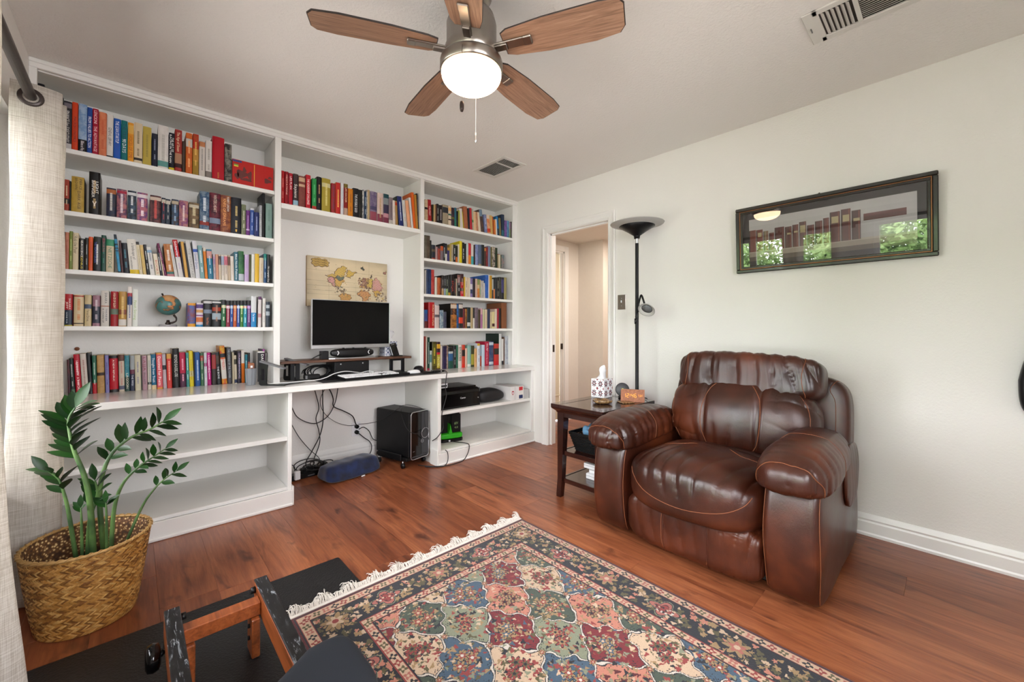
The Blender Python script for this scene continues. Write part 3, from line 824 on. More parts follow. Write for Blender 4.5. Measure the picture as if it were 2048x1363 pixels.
(0.3535,0.0451,0.164,0,0.03,'17161a',{'b':[(0.04,0.1,'dcdcdc'),(0.26,0.4,'a83a1c'),(0.48,0.72,'a8bcc8')],'d':'a87a60'}),
(0.4006,0.0235,0.17,0,0.03,'1f6a3c',{'b':[(0,0.18,'17171a'),(0.2,0.3,'e0d4b0')],'d':'d8e8c8'}),
(0.4255,0.0194,0.167,0,0.03,'96203c',{'b':[(0,0.18,'17171a'),(0.2,0.3,'e8dce0')],'d':'f0c8d0'}),
(0.4459,0.0163,0.168,0,0.03,'1f52a0',{'b':[(0,0.18,'17171a'),(0.2,0.3,'c0cce0')],'d':'c8d8f0'}),
(0.463,0.0178,0.169,0,0.03,'c4581c',{'b':[(0,0.18,'17171a'),(0.2,0.3,'e8a06a')],'d':'f4d0a8'}),
(0.4816,0.0167,0.17,0,0.03,'23489c',{'b':[(0,0.18,'17171a'),(0.2,0.3,'d0dcec')],'d':'c8d8f0'}),
(0.4991,0.0179,0.171,0,0.03,'357a2a',{'b':[(0,0.18,'17171a'),(0.2,0.3,'f0e4b0')],'d':'d8ecb8'}),
(0.518,0.0183,0.172,0,0.03,'1f9ab0',{'b':[(0,0.18,'17171a'),(0.2,0.3,'e8a890')],'d':'c0f0f4'}),
(0.5376,0.0203,0.173,0,0.03,'56246e',{'b':[(0,0.18,'17171a'),(0.2,0.3,'b890c8')],'d':'e0c8ec'}),
(0.5595,0.0297,0.201,0,0.03,'e2e6e8',{'b': [(0.53, 1, '1a8ccc')], 'T': [('The Summit', 'e8f4fa', 0.56, 0.82, 0.4)]}),
(0.5992,0.0186,0.202,0.2,0.03,'e4dcdc',{'b':[(0,0.1,'5a2a5c'),(0.56,0.68,'c89098')]}),
(0.6247,0.0172,0.192,0,0.03,'e8e6e0',{'d':'8a8a90'}),
(0.6441,0.0228,0.169,0,0.03,'2c3844',{'b':[(0.12,0.25,'b0bcc4'),(0.38,0.54,'a8b4bc')]}),
]),
('L5', 0.745, [
(-0.2567,0.01,0.192,-1.8,0.155,'5c2028',{'m':'3a2430'}),
(-0.2446,0.015,0.199,-3.2,0.155,'22302a',{'d':'c0c4c0','b':[(0.84,0.96,'5a7a60')]}),
(-0.2265,0.0223,0.22,-3.4,0.155,'c0102c',{'d': 'f0c4c8', 'T': [('HUMANITY AT WORK', 'f6d8d8', 0.16, 0.92, 0.42)]}),
(-0.2024,0.0234,0.222,-3.4,0.155,'e0d8ce',{'b':[(0.12,0.38,'e0d0c8')],'d':'9a7468'}),
(-0.1781,0.0137,0.227,-3.3,0.155,'17191b',{}),
(-0.1633,0.0159,0.21,-1.6,0.155,'2a6c54',{'b':[(0.72,1,'c02430')],'d':'cfe0d0'}),
(-0.1451,0.0285,0.213,-1.5,0.155,'c8a066',{'m':'b48a50','b':[(0.46,0.54,'3a261c')]}),
(-0.1135,0.0152,0.211,-1.5,0.155,'8c88c4',{'d':'3a3a7c'}),
(-0.0963,0.0345,0.208,-1.4,0.155,'c20a24',{'b': [(0, 0.08, '1a1614'), (0.92, 1, '1a1614')], 'T': [('A NEW REPUBLIC', 'f0dcd0', 0.12, 0.7, 0.2)]}),
(-0.0582,0.0226,0.211,-1.3,0.155,'d4c8b4',{'b':[(0,0.17,'6a4030'),(0.84,0.94,'5a5c74')],'d':'b07068'}),
(-0.034,0.0201,0.206,-1.4,0.155,'2c8294',{'m': '58a4b0', 'b': [(0.6, 1, '2c4a44')], 'T': [('LAGOON', 'e8dcc0', 0.5, 0.92, 0.46)]}),
(-0.0123,0.0191,0.205,-0.9,0.155,'a8b0b4',{'b': [(0.4, 0.52, '6a3048'), (0.52, 1, '1c2444')], 'T': [('THE PIPER', 'd8dce8', 0.55, 0.86, 0.42)]}),
(0.0089,0.0252,0.207,-1.4,0.155,'e0dabf',{'d':'7c7c9a'}),
(0.0349,0.0051,0.202,-1.4,0.155,'3a3a2c',{}),
(0.0409,0.0209,0.202,-1.7,0.155,'bd97a4',{'T': [('LAJJA', '7a1c34', 0.05, 0.44, 0.5), ('GERALD HARPER', '3a3040', 0.48, 0.84, 0.34)]}),
(0.0636,0.016,0.203,-1.4,0.155,'ded6c6',{'d':'7a8a8c','b':[(0.78,0.85,'4a4440')]}),
(0.0813,0.021,0.208,-1.9,0.155,'14688c',{'b': [(0.88, 1, 'e8d4a8')], 'T': [('Thought from Truth', 'eef4f6', 0.1, 0.8, 0.5)]}),
(0.1054,0.0262,0.215,-2.0,0.155,'e2626c',{'b': [(0, 0.04, 'e89a30'), (0.96, 1, 'e89a30')], 'T': [('Destined for Poets', 'fbeeee', 0.1, 0.9, 0.5)]}),
(0.1337,0.0162,0.207,-2.5,0.155,'b4b6c0',{'b':[(0.32,0.45,'2a2c34')],'m':'c8a8ac'}),
(0.1515,0.0224,0.208,-1.8,0.155,'d23c34',{'b':[(0,0.14,'d8a048')],'d':'f0b8a8'}),
(0.1788,0.0322,0.24,-1.8,0.155,'1a191a',{'T': [('BEYOND BAUDELAIRE', 'd8d6d0', 0.16, 0.72, 0.44)], 'hc': 1, 'side': 'd4cdbd'}),
(0.2128,0.0283,0.215,-1.9,0.155,'b80f40',{'b':[(0.6,1,'4a1438')],'d':'e89ab0'}),
(0.2433,0.0137,0.212,-1.8,0.155,'3f9690',{'d':'c8e8e0'}),
(0.259,0.0199,0.223,-2.1,0.155,'e6d21c',{'b': [(0.56, 0.72, 'ece4b0')], 'T': [('SEKRET', '3a3a20', 0.56, 0.72, 0.6)], 'd': 'a89010'}),
(0.2802,0.0064,0.216,-1.8,0.155,'1c1c24',{}),
(0.2877,0.0241,0.214,-1.8,0.155,'1d58a0',{'d':'c4d8f0'}),
(0.3136,0.0167,0.208,-1.7,0.155,'3a6c48',{'b':[(0.08,0.24,'b03a2c')],'d':'d8e0d0'}),
(0.3327,0.015,0.211,-1.7,0.155,'dfe2ea',{'b':[(0.32,0.42,'c05a8c')],'d':'8a90a8'}),
(0.3489,0.0188,0.209,-1.9,0.155,'c0107c',{'T': [('A RADIANT MIND', 'f8dcec', 0.08, 0.62, 0.5)], 'd': 'f0b8d8'}),
(0.3707,0.0246,0.206,-1.1,0.155,'2f2420',{'b':[(0.06,0.5,'a83434')],'m':'3a2c28'}),
(0.3977,0.0224,0.209,-3.8,0.155,'15181c',{'T': [('THE BONE', 'dde0e4', 0.44, 0.82, 0.42)], 'b': [(0.1, 0.36, '4a3424')]}),
(0.4251,0.0272,0.25,-4.2,0.155,'d8542c',{'m': 'e8b030', 'b': [(0.2, 0.3, '20242c'), (0.34, 0.86, 'e8e4dc')], 'T': [('EMBERS', 'd0482c', 0.34, 0.62, 0.5)]}),
(0.4549,0.0244,0.239,-2.4,0.155,'4c4a50',{'T': [('THE CANDLE OF THE TOWER', 'a8b4b8', 0.04, 0.84, 0.42)]}),
(0.4805,0.0104,0.206,-1.1,0.155,'c8bca0',{}),
(0.4928,0.0143,0.186,-2.2,0.155,'d0c4ac',{'b':[(0.14,0.32,'4a4838'),(0.86,0.98,'1c2c54')]}),
(0.5084,0.0217,0.214,-0.9,0.155,'2c2434',{'T': [('STRANGER IN THE PLACE', 'c8a8c0', 0.08, 0.86, 0.42)], 'd': '8a90b0'}),
(0.5318,0.0176,0.218,-1.2,0.155,'e2dcd4',{'b':[(0.4,1,'ea7a1c')]}),
(0.5514,0.0148,0.189,-0.8,0.155,'1a7a8c',{'d':'c0e0e4'}),
(0.5679,0.0139,0.199,-1.1,0.155,'1c1a20',{'b':[(0.3,0.7,'a84a3c')]}),
(0.6222,0.0434,0.208,-0.0,0.155,'dedad4',{'b': [(0.05, 1, '1f1e20')], 'T': [('DANSE', 'f0eeea', 0.1, 0.5, 0.36, 0.15)]}),
(0.6677,0.0128,0.195,0,0.155,'6c6a66',{}),
(0.6826,0.0294,0.222,0,0.155,'4a1f60',{'T': [('German', 'f0e8f4', 0.5, 0.92, 0.55)], 'b': [(0, 0.35, 'a83a9c')]}),
]),
('M', 1.96, [
(0.7285,0.0188,0.226,0,0.024,'c01c22',{'d':'e88a80'}),
(0.7503,0.0225,0.226,0,0.024,'9a1420',{'T': [('MEDITATIONS', 'f0c8b8', 0.1, 0.7, 0.36)]}),
(0.7758,0.0228,0.222,0,0.024,'b8142c',{'T': [('LIFE PLAN', 'f6ecec', 0.1, 0.5, 0.55)], 'side': 'e0b8bc'}),
(0.8026,0.0318,0.225,0,0.024,'3f3034',{'b': [(0.82, 0.96, '9cc4d8'), (0.96, 1, 'e8e4e0')], 'T': [('Sapiens', 'f0ece4', 0.32, 0.74, 0.56)], 'm': '4a3a38'}),
(0.8375,0.0413,0.22,0,0.024,'7f4038',{'b':[(0.05,0.18,'d8b494'),(0.26,0.34,'d8b494')],'m':'8a4a40'}),
(0.8841,0.0309,0.239,0,0.024,'c8202e',{'T': [('THE LEADERSHIP CHALLENGE', 'fbeaea', 0.12, 0.88, 0.46)]}),
(0.9259,0.0288,0.224,0,0.024,'2f9a50',{'b':[(0.88,1,'c03a30')],'d':'58b874'}),
(0.9569,0.0309,0.244,0,0.024,'1a1518',{'d':'b88a60','hc':1}),
(0.9917,0.0593,0.244,0,0.024,'b09c38',{'b':[(0.14,0.26,'d8d0a0')],'d':'d8cc80'}),
(1.0572,0.0306,0.222,0,0.024,'a02a2c',{'b': [(0, 1, 'a02a2c')], 'T': [('DISTANT SHORES', '3a3a5c', 0.06, 0.86, 0.4)]}),
(1.0896,0.0328,0.236,0,0.024,'c82c28',{'side':'e8a848','d':'f0c060'}),
(1.126,0.0208,0.243,0,0.024,'e6e6ea',{'d':'a0a8b8'}),
(1.1492,0.0289,0.24,0,0.024,'8a1c1c',{'b': [(0, 0.12, '7a6a2c'), (0.76, 1, 'c0a08c')], 'T': [('LIFE HACKER', 'f0d8b0', 0.12, 0.58, 0.4)]}),
(1.1805,0.0367,0.212,0,0.024,'d8841c',{'d':'8a4a10'}),
(1.2187,0.0429,0.225,0,0.024,'17171b',{'T': [('THE INVISIBLE GOD', 'eeeeee', 0.2, 0.82, 0.44)], 'side': '1c2c4a'}),
(1.2629,0.0272,0.222,0,0.024,'141415',{'m':'2c2a24'}),
(1.291,0.0124,0.228,0,0.024,'dcdcd6',{'m':'5a6068'}),
(1.3051,0.0177,0.218,0,0.024,'1c3654',{'d':'b8c8d8'}),
(1.3237,0.0074,0.235,0,0.024,'dfddd6',{'m':'8a8c8c'}),
(1.3321,0.0159,0.237,0,0.024,'c4ac84',{}),
(1.3526,0.0528,0.232,0,0.024,'6a5c80',{'m':'8c8098','b':[(0.5,0.62,'4a4468'),(0.68,1,'9a4a5a')],'side':'efeae6'}),
(1.4114,0.0487,0.234,0,0.024,'d8bcb4',{'m':'e2ccc2','b':[(0.72,1,'8a3c50')],'side':'efeae6','d':'b09060'}),
(1.4629,0.0456,0.237,0,0.024,'3c3450',{'b':[(0,0.14,'1c4a54'),(0.14,0.36,'8a9094'),(0.66,0.8,'c8909c'),(0.8,1,'7a2f48')],'side':'efeae6'}),
(1.5098,0.0344,0.219,0,0.024,'8a7a7e',{'d':'5a4c50','b':[(0.84,0.98,'c8c0b8')]}),
(1.5464,0.0228,0.201,-2.3,0.024,'e8dcd4',{'d':'b89a90'}),
(1.5727,0.018,0.201,-3.0,0.024,'b08a50',{'b':[(0.06,0.18,'b83a20')]}),
(1.6001,0.0409,0.245,-5.0,0.024,'1c2a6c',{'d':'c8d4ec','side':'16302c'}),
(1.6453,0.0274,0.221,-6.0,0.024,'d8dcd8',{'d':'b88a7c'}),
(1.6802,0.0301,0.226,-6.9,0.024,'eeae84',{'d':'d88a60'}),
(1.7148,0.0182,0.257,-6.2,0.024,'e8e4de',{'d':'a8a8a8'}),
(1.7346,0.0222,0.306,-4.7,0.024,'ea6a1c',{}),
(1.7583,0.0209,0.292,-4.2,0.024,'b8842c',{}),
(1.7816,0.0125,0.307,-2.8,0.024,'1c1c20',{'d':'9a9a9a'}),
]),
('R1', 2.05, [
(1.8438,0.0309,0.187,0,0.03,'dcc8a4',{'b':[(0.36,0.46,'241c1c')],'m':'c8a880'}),
(1.8779,0.0365,0.192,-2.5,0.03,'a8181e',{'T': [('STRATEGY', 'f0d4cc', 0.3, 0.72, 0.4)]}),
(1.9172,0.0142,0.157,0,0.03,'2f2a18',{}),
(1.9333,0.0181,0.161,0,0.03,'c8ac78',{}),
(1.9528,0.012,0.164,0,0.03,'6a4034',{}),
(1.9667,0.0193,0.174,0,0.03,'20201e',{'d':'d8d8d0'}),
(1.9879,0.037,0.168,0,0.03,'1f1a1e',{'d':'b0a8a8'}),
(2.0279,0.0591,0.181,0,0.03,'a89a80',{'b':[(0.12,0.4,'2c3038')]}),
(2.0885,0.0323,0.184,0,0.03,'dcc8b0',{'b':[(0.1,0.26,'e8b070'),(0.4,0.48,'2a6a54'),(0.66,0.72,'3a2420')]}),
(2.1229,0.0317,0.173,0,0.03,'2c2028',{'m':'4a3044','b':[(0.5,0.6,'6a7a20')]}),
(2.1561,0.0222,0.179,0,0.03,'2a6478',{'b':[(0.6,1,'2c7a68')]}),
(2.1804,0.0167,0.151,0,0.03,'1a1c1c',{}),
(2.1992,0.0199,0.164,0,0.03,'a8a83c',{}),
(2.2213,0.0329,0.183,-4.5,0.03,'e2dad2',{}),
(2.2557,0.0091,0.159,-6.2,0.03,'d8c01c',{}),
(2.267,0.0448,0.213,-4.0,0.03,'a86440',{'m':'b4704c'}),
(2.3134,0.0208,0.205,-1.8,0.03,'20202c',{}),
(2.3364,0.0254,0.212,-3.2,0.03,'c02838',{}),
(2.3634,0.0161,0.209,-2.5,0.03,'b8bca8',{'b':[(0.5,0.62,'3a8a4a')]}),
(2.3818,0.0292,0.187,-3.3,0.03,'e8c49a',{'d':'d89a60'}),
(2.4126,0.0244,0.188,-3.8,0.03,'b87a54',{'m':'d8a080'}),
(2.4393,0.0297,0.19,-7.7,0.03,'e6d8c0',{}),
(2.4736,0.0359,0.223,-8.7,0.03,'4a3a38',{'b':[(0,0.3,'7a94ac')],'m':'6a5044'}),
(2.513,0.0352,0.184,-4.6,0.03,'7a86b0',{'d':'b8c4e0'}),
(2.5506,0.0405,0.187,-5.6,0.03,'e08048',{'b':[(0,0.2,'e8d4c0'),(0.72,0.9,'d84020')],'m':'ecb890'}),
(2.5935,0.0289,0.19,-5.3,0.03,'d0ac64',{}),
(2.6243,0.0164,0.184,-6.4,0.03,'b85a1c',{}),
(2.6425,0.0165,0.155,-3.4,0.03,'f08a3c',{}),
(2.6615,0.016,0.166,-3.2,0.03,'eceae6',{}),
(2.6799,0.026,0.196,-6.7,0.03,'1c78b4',{'b':[(0.62,1,'1c3a50')]}),
(2.7084,0.0225,0.186,-3.7,0.03,'8a7c54',{}),
(2.7335,0.0354,0.23,0,0.03,'22344e',{'b':[(0.7,0.95,'2a6a7c')]}),
(2.7727,0.0333,0.176,0,0.03,'6a4c8c',{'m':'8a6cb0'}),
(2.8079,0.0278,0.179,0,0.03,'6aa4c8',{'m':'4a78a8'}),
(2.8376,0.0228,0.168,0,0.03,'a890a8',{'b':[(0.4,1,'8aa07c')]}),
(2.8624,0.0283,0.178,0,0.03,'2a141a',{'m':'4a1c24'}),
]),
('R2', 1.722, [
(1.8445,0.0175,0.204,0,0.03,'6a6454',{'m':'8a8474'}),
(1.8633,0.0339,0.204,0,0.03,'4a3a2c',{'m':'6a5a48'}),
(1.8986,0.0145,0.166,0,0.03,'1c1c1c',{}),
(1.916,0.0355,0.13,0,0.03,'1c2430',{'b':[(0.3,0.46,'6a5a44'),(0.88,1,'a8402c')]}),
(1.9544,0.0206,0.119,0,0.03,'b09090',{}),
(1.9779,0.0261,0.106,0,0.03,'a84434',{'m':'8a3830'}),
(2.006,0.0284,0.132,0,0.03,'7a6a70',{'b':[(0,0.32,'c0582c')]}),
(2.0363,0.0188,0.162,0,0.03,'191a1e',{'d':'c8d0d8'}),
(2.0566,0.0199,0.161,0,0.03,'2a2c30',{'b':[(0.58,1,'e6e0d4')]}),
(2.079,0.0221,0.128,0,0.03,'3a3470',{'b':[(0,0.2,'b89040')]}),
(2.1036,0.0198,0.161,0,0.03,'b8a058',{}),
(2.1249,0.0179,0.165,0,0.03,'c0b498',{'d':'2a2a2a'}),
(2.1448,0.0247,0.163,0,0.03,'1b1f1e',{'d':'d0d4d4'}),
(2.171,0.0202,0.157,0,0.03,'262a20',{'b':[(0.66,1,'d86a20')]}),
(2.1965,0.0147,0.174,0,0.03,'dcd2c0',{}),
(2.2133,0.0274,0.208,0,0.03,'e6d41c',{'d':'c0a810'}),
(2.2439,0.0261,0.199,0,0.03,'1d1e16',{'T': [('BLINK', 'c8ccd0', 0.3, 0.8, 0.4)]}),
(2.2716,0.0172,0.191,0,0.03,'17171a',{}),
(2.2921,0.0233,0.197,0,0.03,'c8dcd8',{'b':[(0.6,1,'dccbb8')]}),
(2.3176,0.029,0.203,0,0.03,'d02434',{'b':[(0.56,1,'e8882c')]}),
(2.3488,0.0288,0.197,0,0.03,'e2dcd6',{'b':[(0.58,1,'4ab0b4')]}),
(2.3798,0.0156,0.196,0,0.03,'3a2620',{}),
(2.3971,0.0367,0.202,0,0.03,'7484b8',{'m':'9aa4cc','hc':1}),
(2.4366,0.0372,0.206,0,0.03,'5c6c88',{'hc':1,'b':[(0.9,1,'a89a7c')]}),
(2.4761,0.0324,0.211,0,0.03,'1c2222',{'hc':1}),
(2.5108,0.0199,0.193,0,0.03,'54382c',{'b':[(0.05,0.2,'d88a40')]}),
(2.5325,0.0224,0.195,0,0.03,'9a2c2c',{'m':'6a2024'}),
(2.5567,0.0309,0.211,0,0.03,'7c86a0',{}),
(2.59,0.0156,0.204,0,0.03,'6c6638',{}),
(2.6074,0.0406,0.21,0,0.03,'c8bca8',{'m':'3a3434'}),
(2.6511,0.0276,0.206,0,0.03,'2c3a24',{}),
(2.6811,0.0117,0.14,0,0.03,'a8946c',{}),
(2.6947,0.0211,0.143,0,0.03,'dccfb0',{}),
(2.7184,0.015,0.143,0,0.03,'5a6054',{}),
(2.7353,0.0335,0.147,0,0.03,'5c7c80',{'m':'a88a84'}),
]),
('R3', 1.413, [
(1.8497,0.011,0.21,0,0.03,'d8d4cc',{'sp':1}),
(1.8626,0.0483,0.22,0,0.03,'1c2c54',{'m':'243c6c'}),
(1.9138,0.0274,0.22,0,0.03,'b02a24',{'m':'c8504a'}),
(1.9497,0.022,0.157,0,0.03,'ddd8c8',{}),
(1.9746,0.0309,0.155,0,0.03,'c0642c',{'m':'a84a24'}),
(2.0075,0.0107,0.154,0,0.03,'5a3424',{}),
(2.0201,0.0226,0.18,0,0.03,'241d1a',{'b':[(0.66,1,'b8905c')],'d':'a8a0a0'}),
(2.0447,0.0198,0.179,0,0.03,'1f1d1f',{'b':[(0.66,1,'8a9cb0')],'d':'a8a8b0'}),
(2.0665,0.022,0.178,0,0.03,'1f1f1c',{'b':[(0.66,1,'8aa868')],'d':'a8b0a0'}),
(2.0905,0.0252,0.185,0,0.03,'23241f',{'b':[(0.84,1,'b8942c')]}),
(2.1187,0.0357,0.196,0,0.03,'1c1414',{'T': [('SPQR', 'a83a34', 0.28, 0.8, 0.55)]}),
(2.1565,0.0175,0.157,0,0.03,'2f2624',{'d':'a83a34'}),
(2.1755,0.0119,0.163,0,0.03,'b8ac94',{}),
(2.1896,0.0345,0.211,0,0.03,'221e1f',{'b':[(0.06,0.4,'8a5a54')],'d':'c8c8c8'}),
(2.2262,0.035,0.213,0,0.03,'3a1616',{'b':[(0.36,0.62,'b01c20'),(0.76,0.98,'c82438')],'d':'d8b8b0'}),
(2.2644,0.0161,0.188,0,0.03,'d8aa2c',{}),
(2.2826,0.0227,0.185,0,0.03,'e4d4bc',{'d':'5a4a44'}),
(2.3069,0.0152,0.184,0,0.03,'dfc8b0',{}),
(2.3238,0.0142,0.185,0,0.03,'e6dcc4',{}),
(2.3402,0.0265,0.181,0,0.03,'8c7cb0',{'b':[(0.3,0.58,'e4e0e8'),(0.58,0.8,'3a4a6c')]}),
(2.3683,0.0295,0.181,0,0.03,'1a1a24',{'m':'2c1c24'}),
(2.4001,0.0225,0.182,0,0.03,'d8bca8',{}),
(2.4243,0.0267,0.18,0,0.03,'c85a34',{'b':[(0,0.3,'8a9a5c'),(0.3,0.5,'d8b890')],'m':'d89a40'}),
(2.4527,0.0132,0.178,0,0.03,'b8a878',{'b':[(0.4,0.8,'9aac84')]}),
(2.4676,0.0364,0.17,0,0.03,'b0acac',{'m':'c8c4c0'}),
(2.5086,0.0128,0.149,-2.0,0.03,'e6e2da',{}),
(2.5238,0.0377,0.23,0,0.03,'2a5cb0',{'deep':0.26,'m':'3a74cc'}),
(2.5626,0.0119,0.23,0,0.03,'e2e0de',{}),
(2.5769,0.0311,0.229,0,0.03,'c8962c',{}),
(2.6104,0.0169,0.197,0,0.03,'b8bcb8',{'b':[(0.55,1,'2c2824')]}),
(2.6291,0.0164,0.198,0,0.03,'2a2a2c',{'b':[(0.5,1,'e88a48')]}),
(2.6473,0.0239,0.217,0,0.03,'1c1f1f',{'m':'2f3434'}),
(2.6731,0.029,0.217,0,0.03,'20201c',{'d':'a8a090'}),
(2.704,0.0281,0.226,0,0.03,'4c4c40',{'m':'24241f'}),
(2.7339,0.0334,0.226,0,0.03,'202028',{'b':[(0.1,0.7,'4a4478')]}),
(2.7699,0.0332,0.228,0,0.03,'a49a64',{}),
]),
('R4', 1.118, [
(1.8439,0.0331,0.159,0,0.03,'3f4c8c',{'b':[(0,0.2,'1c5a9c'),(0.62,1,'6a2420')]}),
(1.8854,0.0601,0.227,0,0.03,'b4161c',{'T': [('WORLD WARS ATLAS', 'f0dcb0', 0.08, 0.9, 0.26, 0.25)], 'hc': 1}),
(1.9493,0.047,0.201,0,0.03,'d8c4c0',{'b':[(0.4,0.52,'6a6064')]}),
(2.0031,0.0361,0.162,0,0.03,'5a7890',{'m':'a8b4b8'}),
(2.0407,0.0332,0.149,0,0.03,'4a4c5c',{'m':'2c3450'}),
(2.117,0.0666,0.227,0,0.03,'b87830',{'b': [(0.04, 0.2, 'd8c4b0'), (0.2, 0.46, '3a2418')], 'm': '7a4a20', 'T': [('OUTLANDER', 'c87a3c', 0.22, 0.6, 0.4)], 'deep': 0.2, 'side': '1c1a16'}),
(2.1857,0.0198,0.229,0,0.03,'2a6cb0',{'m':'1c2c4c'}),
(2.2076,0.0464,0.231,0,0.03,'2a2224',{'b':[(0.04,0.2,'d8ccc4'),(0.56,0.8,'e0442c')]}),
(2.2561,0.0203,0.186,0,0.03,'6a1c24',{}),
(2.2786,0.0237,0.184,0,0.03,'a86c2c',{'m':'5c3818'}),
(2.3055,0.0382,0.199,0,0.03,'1d2c2c',{'b':[(0.72,0.9,'d0d0cc')]}),
(2.3459,0.0265,0.198,0,0.03,'b8a278',{}),
(2.374,0.0184,0.196,0,0.03,'1c1c1c',{'b':[(0.5,1,'e6e2d8')]}),
(2.3941,0.0388,0.2,0,0.03,'7c6c78',{'m':'6a5c64'}),
(2.4351,0.0285,0.181,0,0.03,'4a3c28',{}),
(2.4653,0.0247,0.194,0,0.03,'d8a8b0',{'b':[(0.3,1,'b0709c')]}),
(2.4924,0.0209,0.186,0,0.03,'cfd0a4',{}),
(2.5214,0.027,0.187,0,0.03,'dcc8a8',{'d':'b89a70'}),
(2.5508,0.0332,0.193,0,0.03,'2c3450',{}),
(2.5863,0.024,0.165,0,0.03,'d0bc98',{}),
(2.6121,0.0333,0.166,0,0.03,'e4d89c',{'b':[(0.7,0.88,'4a1c1c')]}),
(2.6472,0.0275,0.196,0,0.03,'e0ccbc',{}),
(2.6772,0.0222,0.202,0,0.03,'a8182c',{}),
(2.7013,0.0268,0.205,0,0.03,'2c1c18',{}),
(2.7356,0.0698,0.262,0,0.03,'8a5434',{'deep':0.24,'hc':1}),
]),
('R5', 0.745, [
(1.8547,0.0129,0.301,0,0.045,'a8342c',{}),
(1.8724,0.0139,0.302,0,0.05,'e0d4c4',{}),
(1.9103,0.0231,0.292,0,0.085,'1c4c3c',{'d':'d8dcd8','b':[(0.94,1,'b03050')]}),
(1.9348,0.02,0.172,0,0.085,'cfd8d4',{'b':[(0.2,0.6,'6a9c9c')]}),
(1.9577,0.0454,0.25,0,0.085,'4a4014',{'b':[(0.08,0.86,'6a6420')],'d':'c8bc40','side':'1a1612','m':'5a501c'}),
(2.007,0.0363,0.249,0,0.085,'3a1c24',{'b': [(0.08, 0.24, 'e0a820'), (0.38, 0.46, 'd02430'), (0.46, 0.96, 'b8a42c')], 'T': [('INTEL', 'f0e8a0', 0.54, 0.92, 0.5)]}),
(2.0463,0.0189,0.214,0,0.085,'d8c8bc',{}),
(2.0681,0.0432,0.209,0,0.085,'221c3c',{'m':'3a2a54'}),
(2.1133,0.0163,0.212,0,0.085,'7a5c4c',{'m':'c0a89c'}),
(2.1327,0.0515,0.198,0,0.085,'2c5c8c',{'b':[(0,0.2,'1a1815'),(0.2,0.3,'c0c4c0'),(0.64,1,'1f5044')]}),
(2.1863,0.0324,0.21,0,0.085,'1b1c1e',{'d':'a8a8a8'}),
(2.2208,0.0201,0.214,0,0.085,'2f6c54',{}),
(2.243,0.0396,0.219,0,0.085,'e6dcd4',{'b': [(0.1, 0.7, 'c8bcb0')], 'T': [('STATES', '3a2c2c', 0.1, 0.7, 0.5)]}),
(2.2848,0.0369,0.216,0,0.085,'c8442c',{'b':[(0.22,0.5,'2a201c'),(0.84,1,'d83020')]}),
(2.3238,0.0241,0.183,0,0.085,'e0bca8',{}),
(2.3502,0.0411,0.211,0,0.085,'92bcb0',{'b':[(0.86,0.98,'e8e8e0')]}),
(2.3946,0.0372,0.206,0,0.085,'3a3c1c',{'b':[(0.4,0.9,'a8a03c')]}),
(2.4341,0.0308,0.178,0,0.085,'e0b078',{'d':'a8703c'}),
(2.4683,0.0347,0.226,0,0.085,'dfe4ee',{'b':[(0,0.1,'d8a830')],'d':'5c6478'}),
(2.5047,0.0181,0.204,0,0.085,'a84a34',{'b':[(0,0.5,'8a9cac')]}),
(2.5245,0.0383,0.21,0,0.085,'c4d8e8',{}),
(2.5652,0.0503,0.242,0,0.085,'b0183c',{'T': [('FINAL FIRST', 'f8e0e4', 0.08, 0.4, 0.4), ('Leadership Jones', 'e8a0b0', 0.44, 0.92, 0.36)]}),
(2.6191,0.0573,0.244,0,0.085,'2f4470',{'b':[(0.04,0.16,'c8d0dc'),(0.84,0.96,'c8d0dc')],'m':'5a5c74'}),
(2.685,0.0624,0.218,0,0.085,'c4382c',{'b':[(0.22,0.5,'2c2a20'),(0.8,1,'d0202c')]}),
(2.7499,0.0355,0.321,0,0.085,'dcdedc',{'deep':0.22,'side':'142a22'}),
(2.788,0.0256,0.267,0,0.085,'e0dcd8',{'b':[(0.85,1,'24242c')]}),
(2.8162,0.0116,0.284,0,0.085,'6a4a34',{}),
(2.8304,0.0575,0.295,0,0.085,'cfd4d8',{'m':'b8bcc8','d':'7c8498'}),
(2.8918,0.0238,0.287,1.4,0.085,'c0683c',{}),
(2.9183,0.0187,0.283,0.3,0.085,'7c4c38',{}),
]),
]
SHELF = {'L1': "left bookcase's top shelf", 'L2': "left bookcase's second shelf", 'L3': "left bookcase's third shelf", 'L4': "the globe's shelf", 'L5': "left countertop",
         'M': "the shelf above the monitor", 'R1': "right bookcase's top shelf", 'R2': "right bookcase's second shelf", 'R3': "right bookcase's third shelf", 'R4': "right bookcase's fourth shelf", 'R5': "right countertop"}
ORD = ['first', 'second', 'third', 'fourth', 'fifth', 'sixth', 'seventh', 'eighth', 'ninth', 'tenth', 'eleventh', 'twelfth', 'thirteenth', 'fourteenth', 'fifteenth', 'sixteenth', 'seventeenth', 'eighteenth', 'nineteenth']
TEN = {20: 'twentieth', 30: 'thirtieth', 40: 'fortieth'}
def ordinal(n):
    if n <= 19: return ORD[n - 1]
    t, u = n // 10 * 10, n % 10
    return TEN[t] if u == 0 else {20: 'twenty', 30: 'thirty', 40: 'forty'}[t] + '-' + ORD[u - 1]
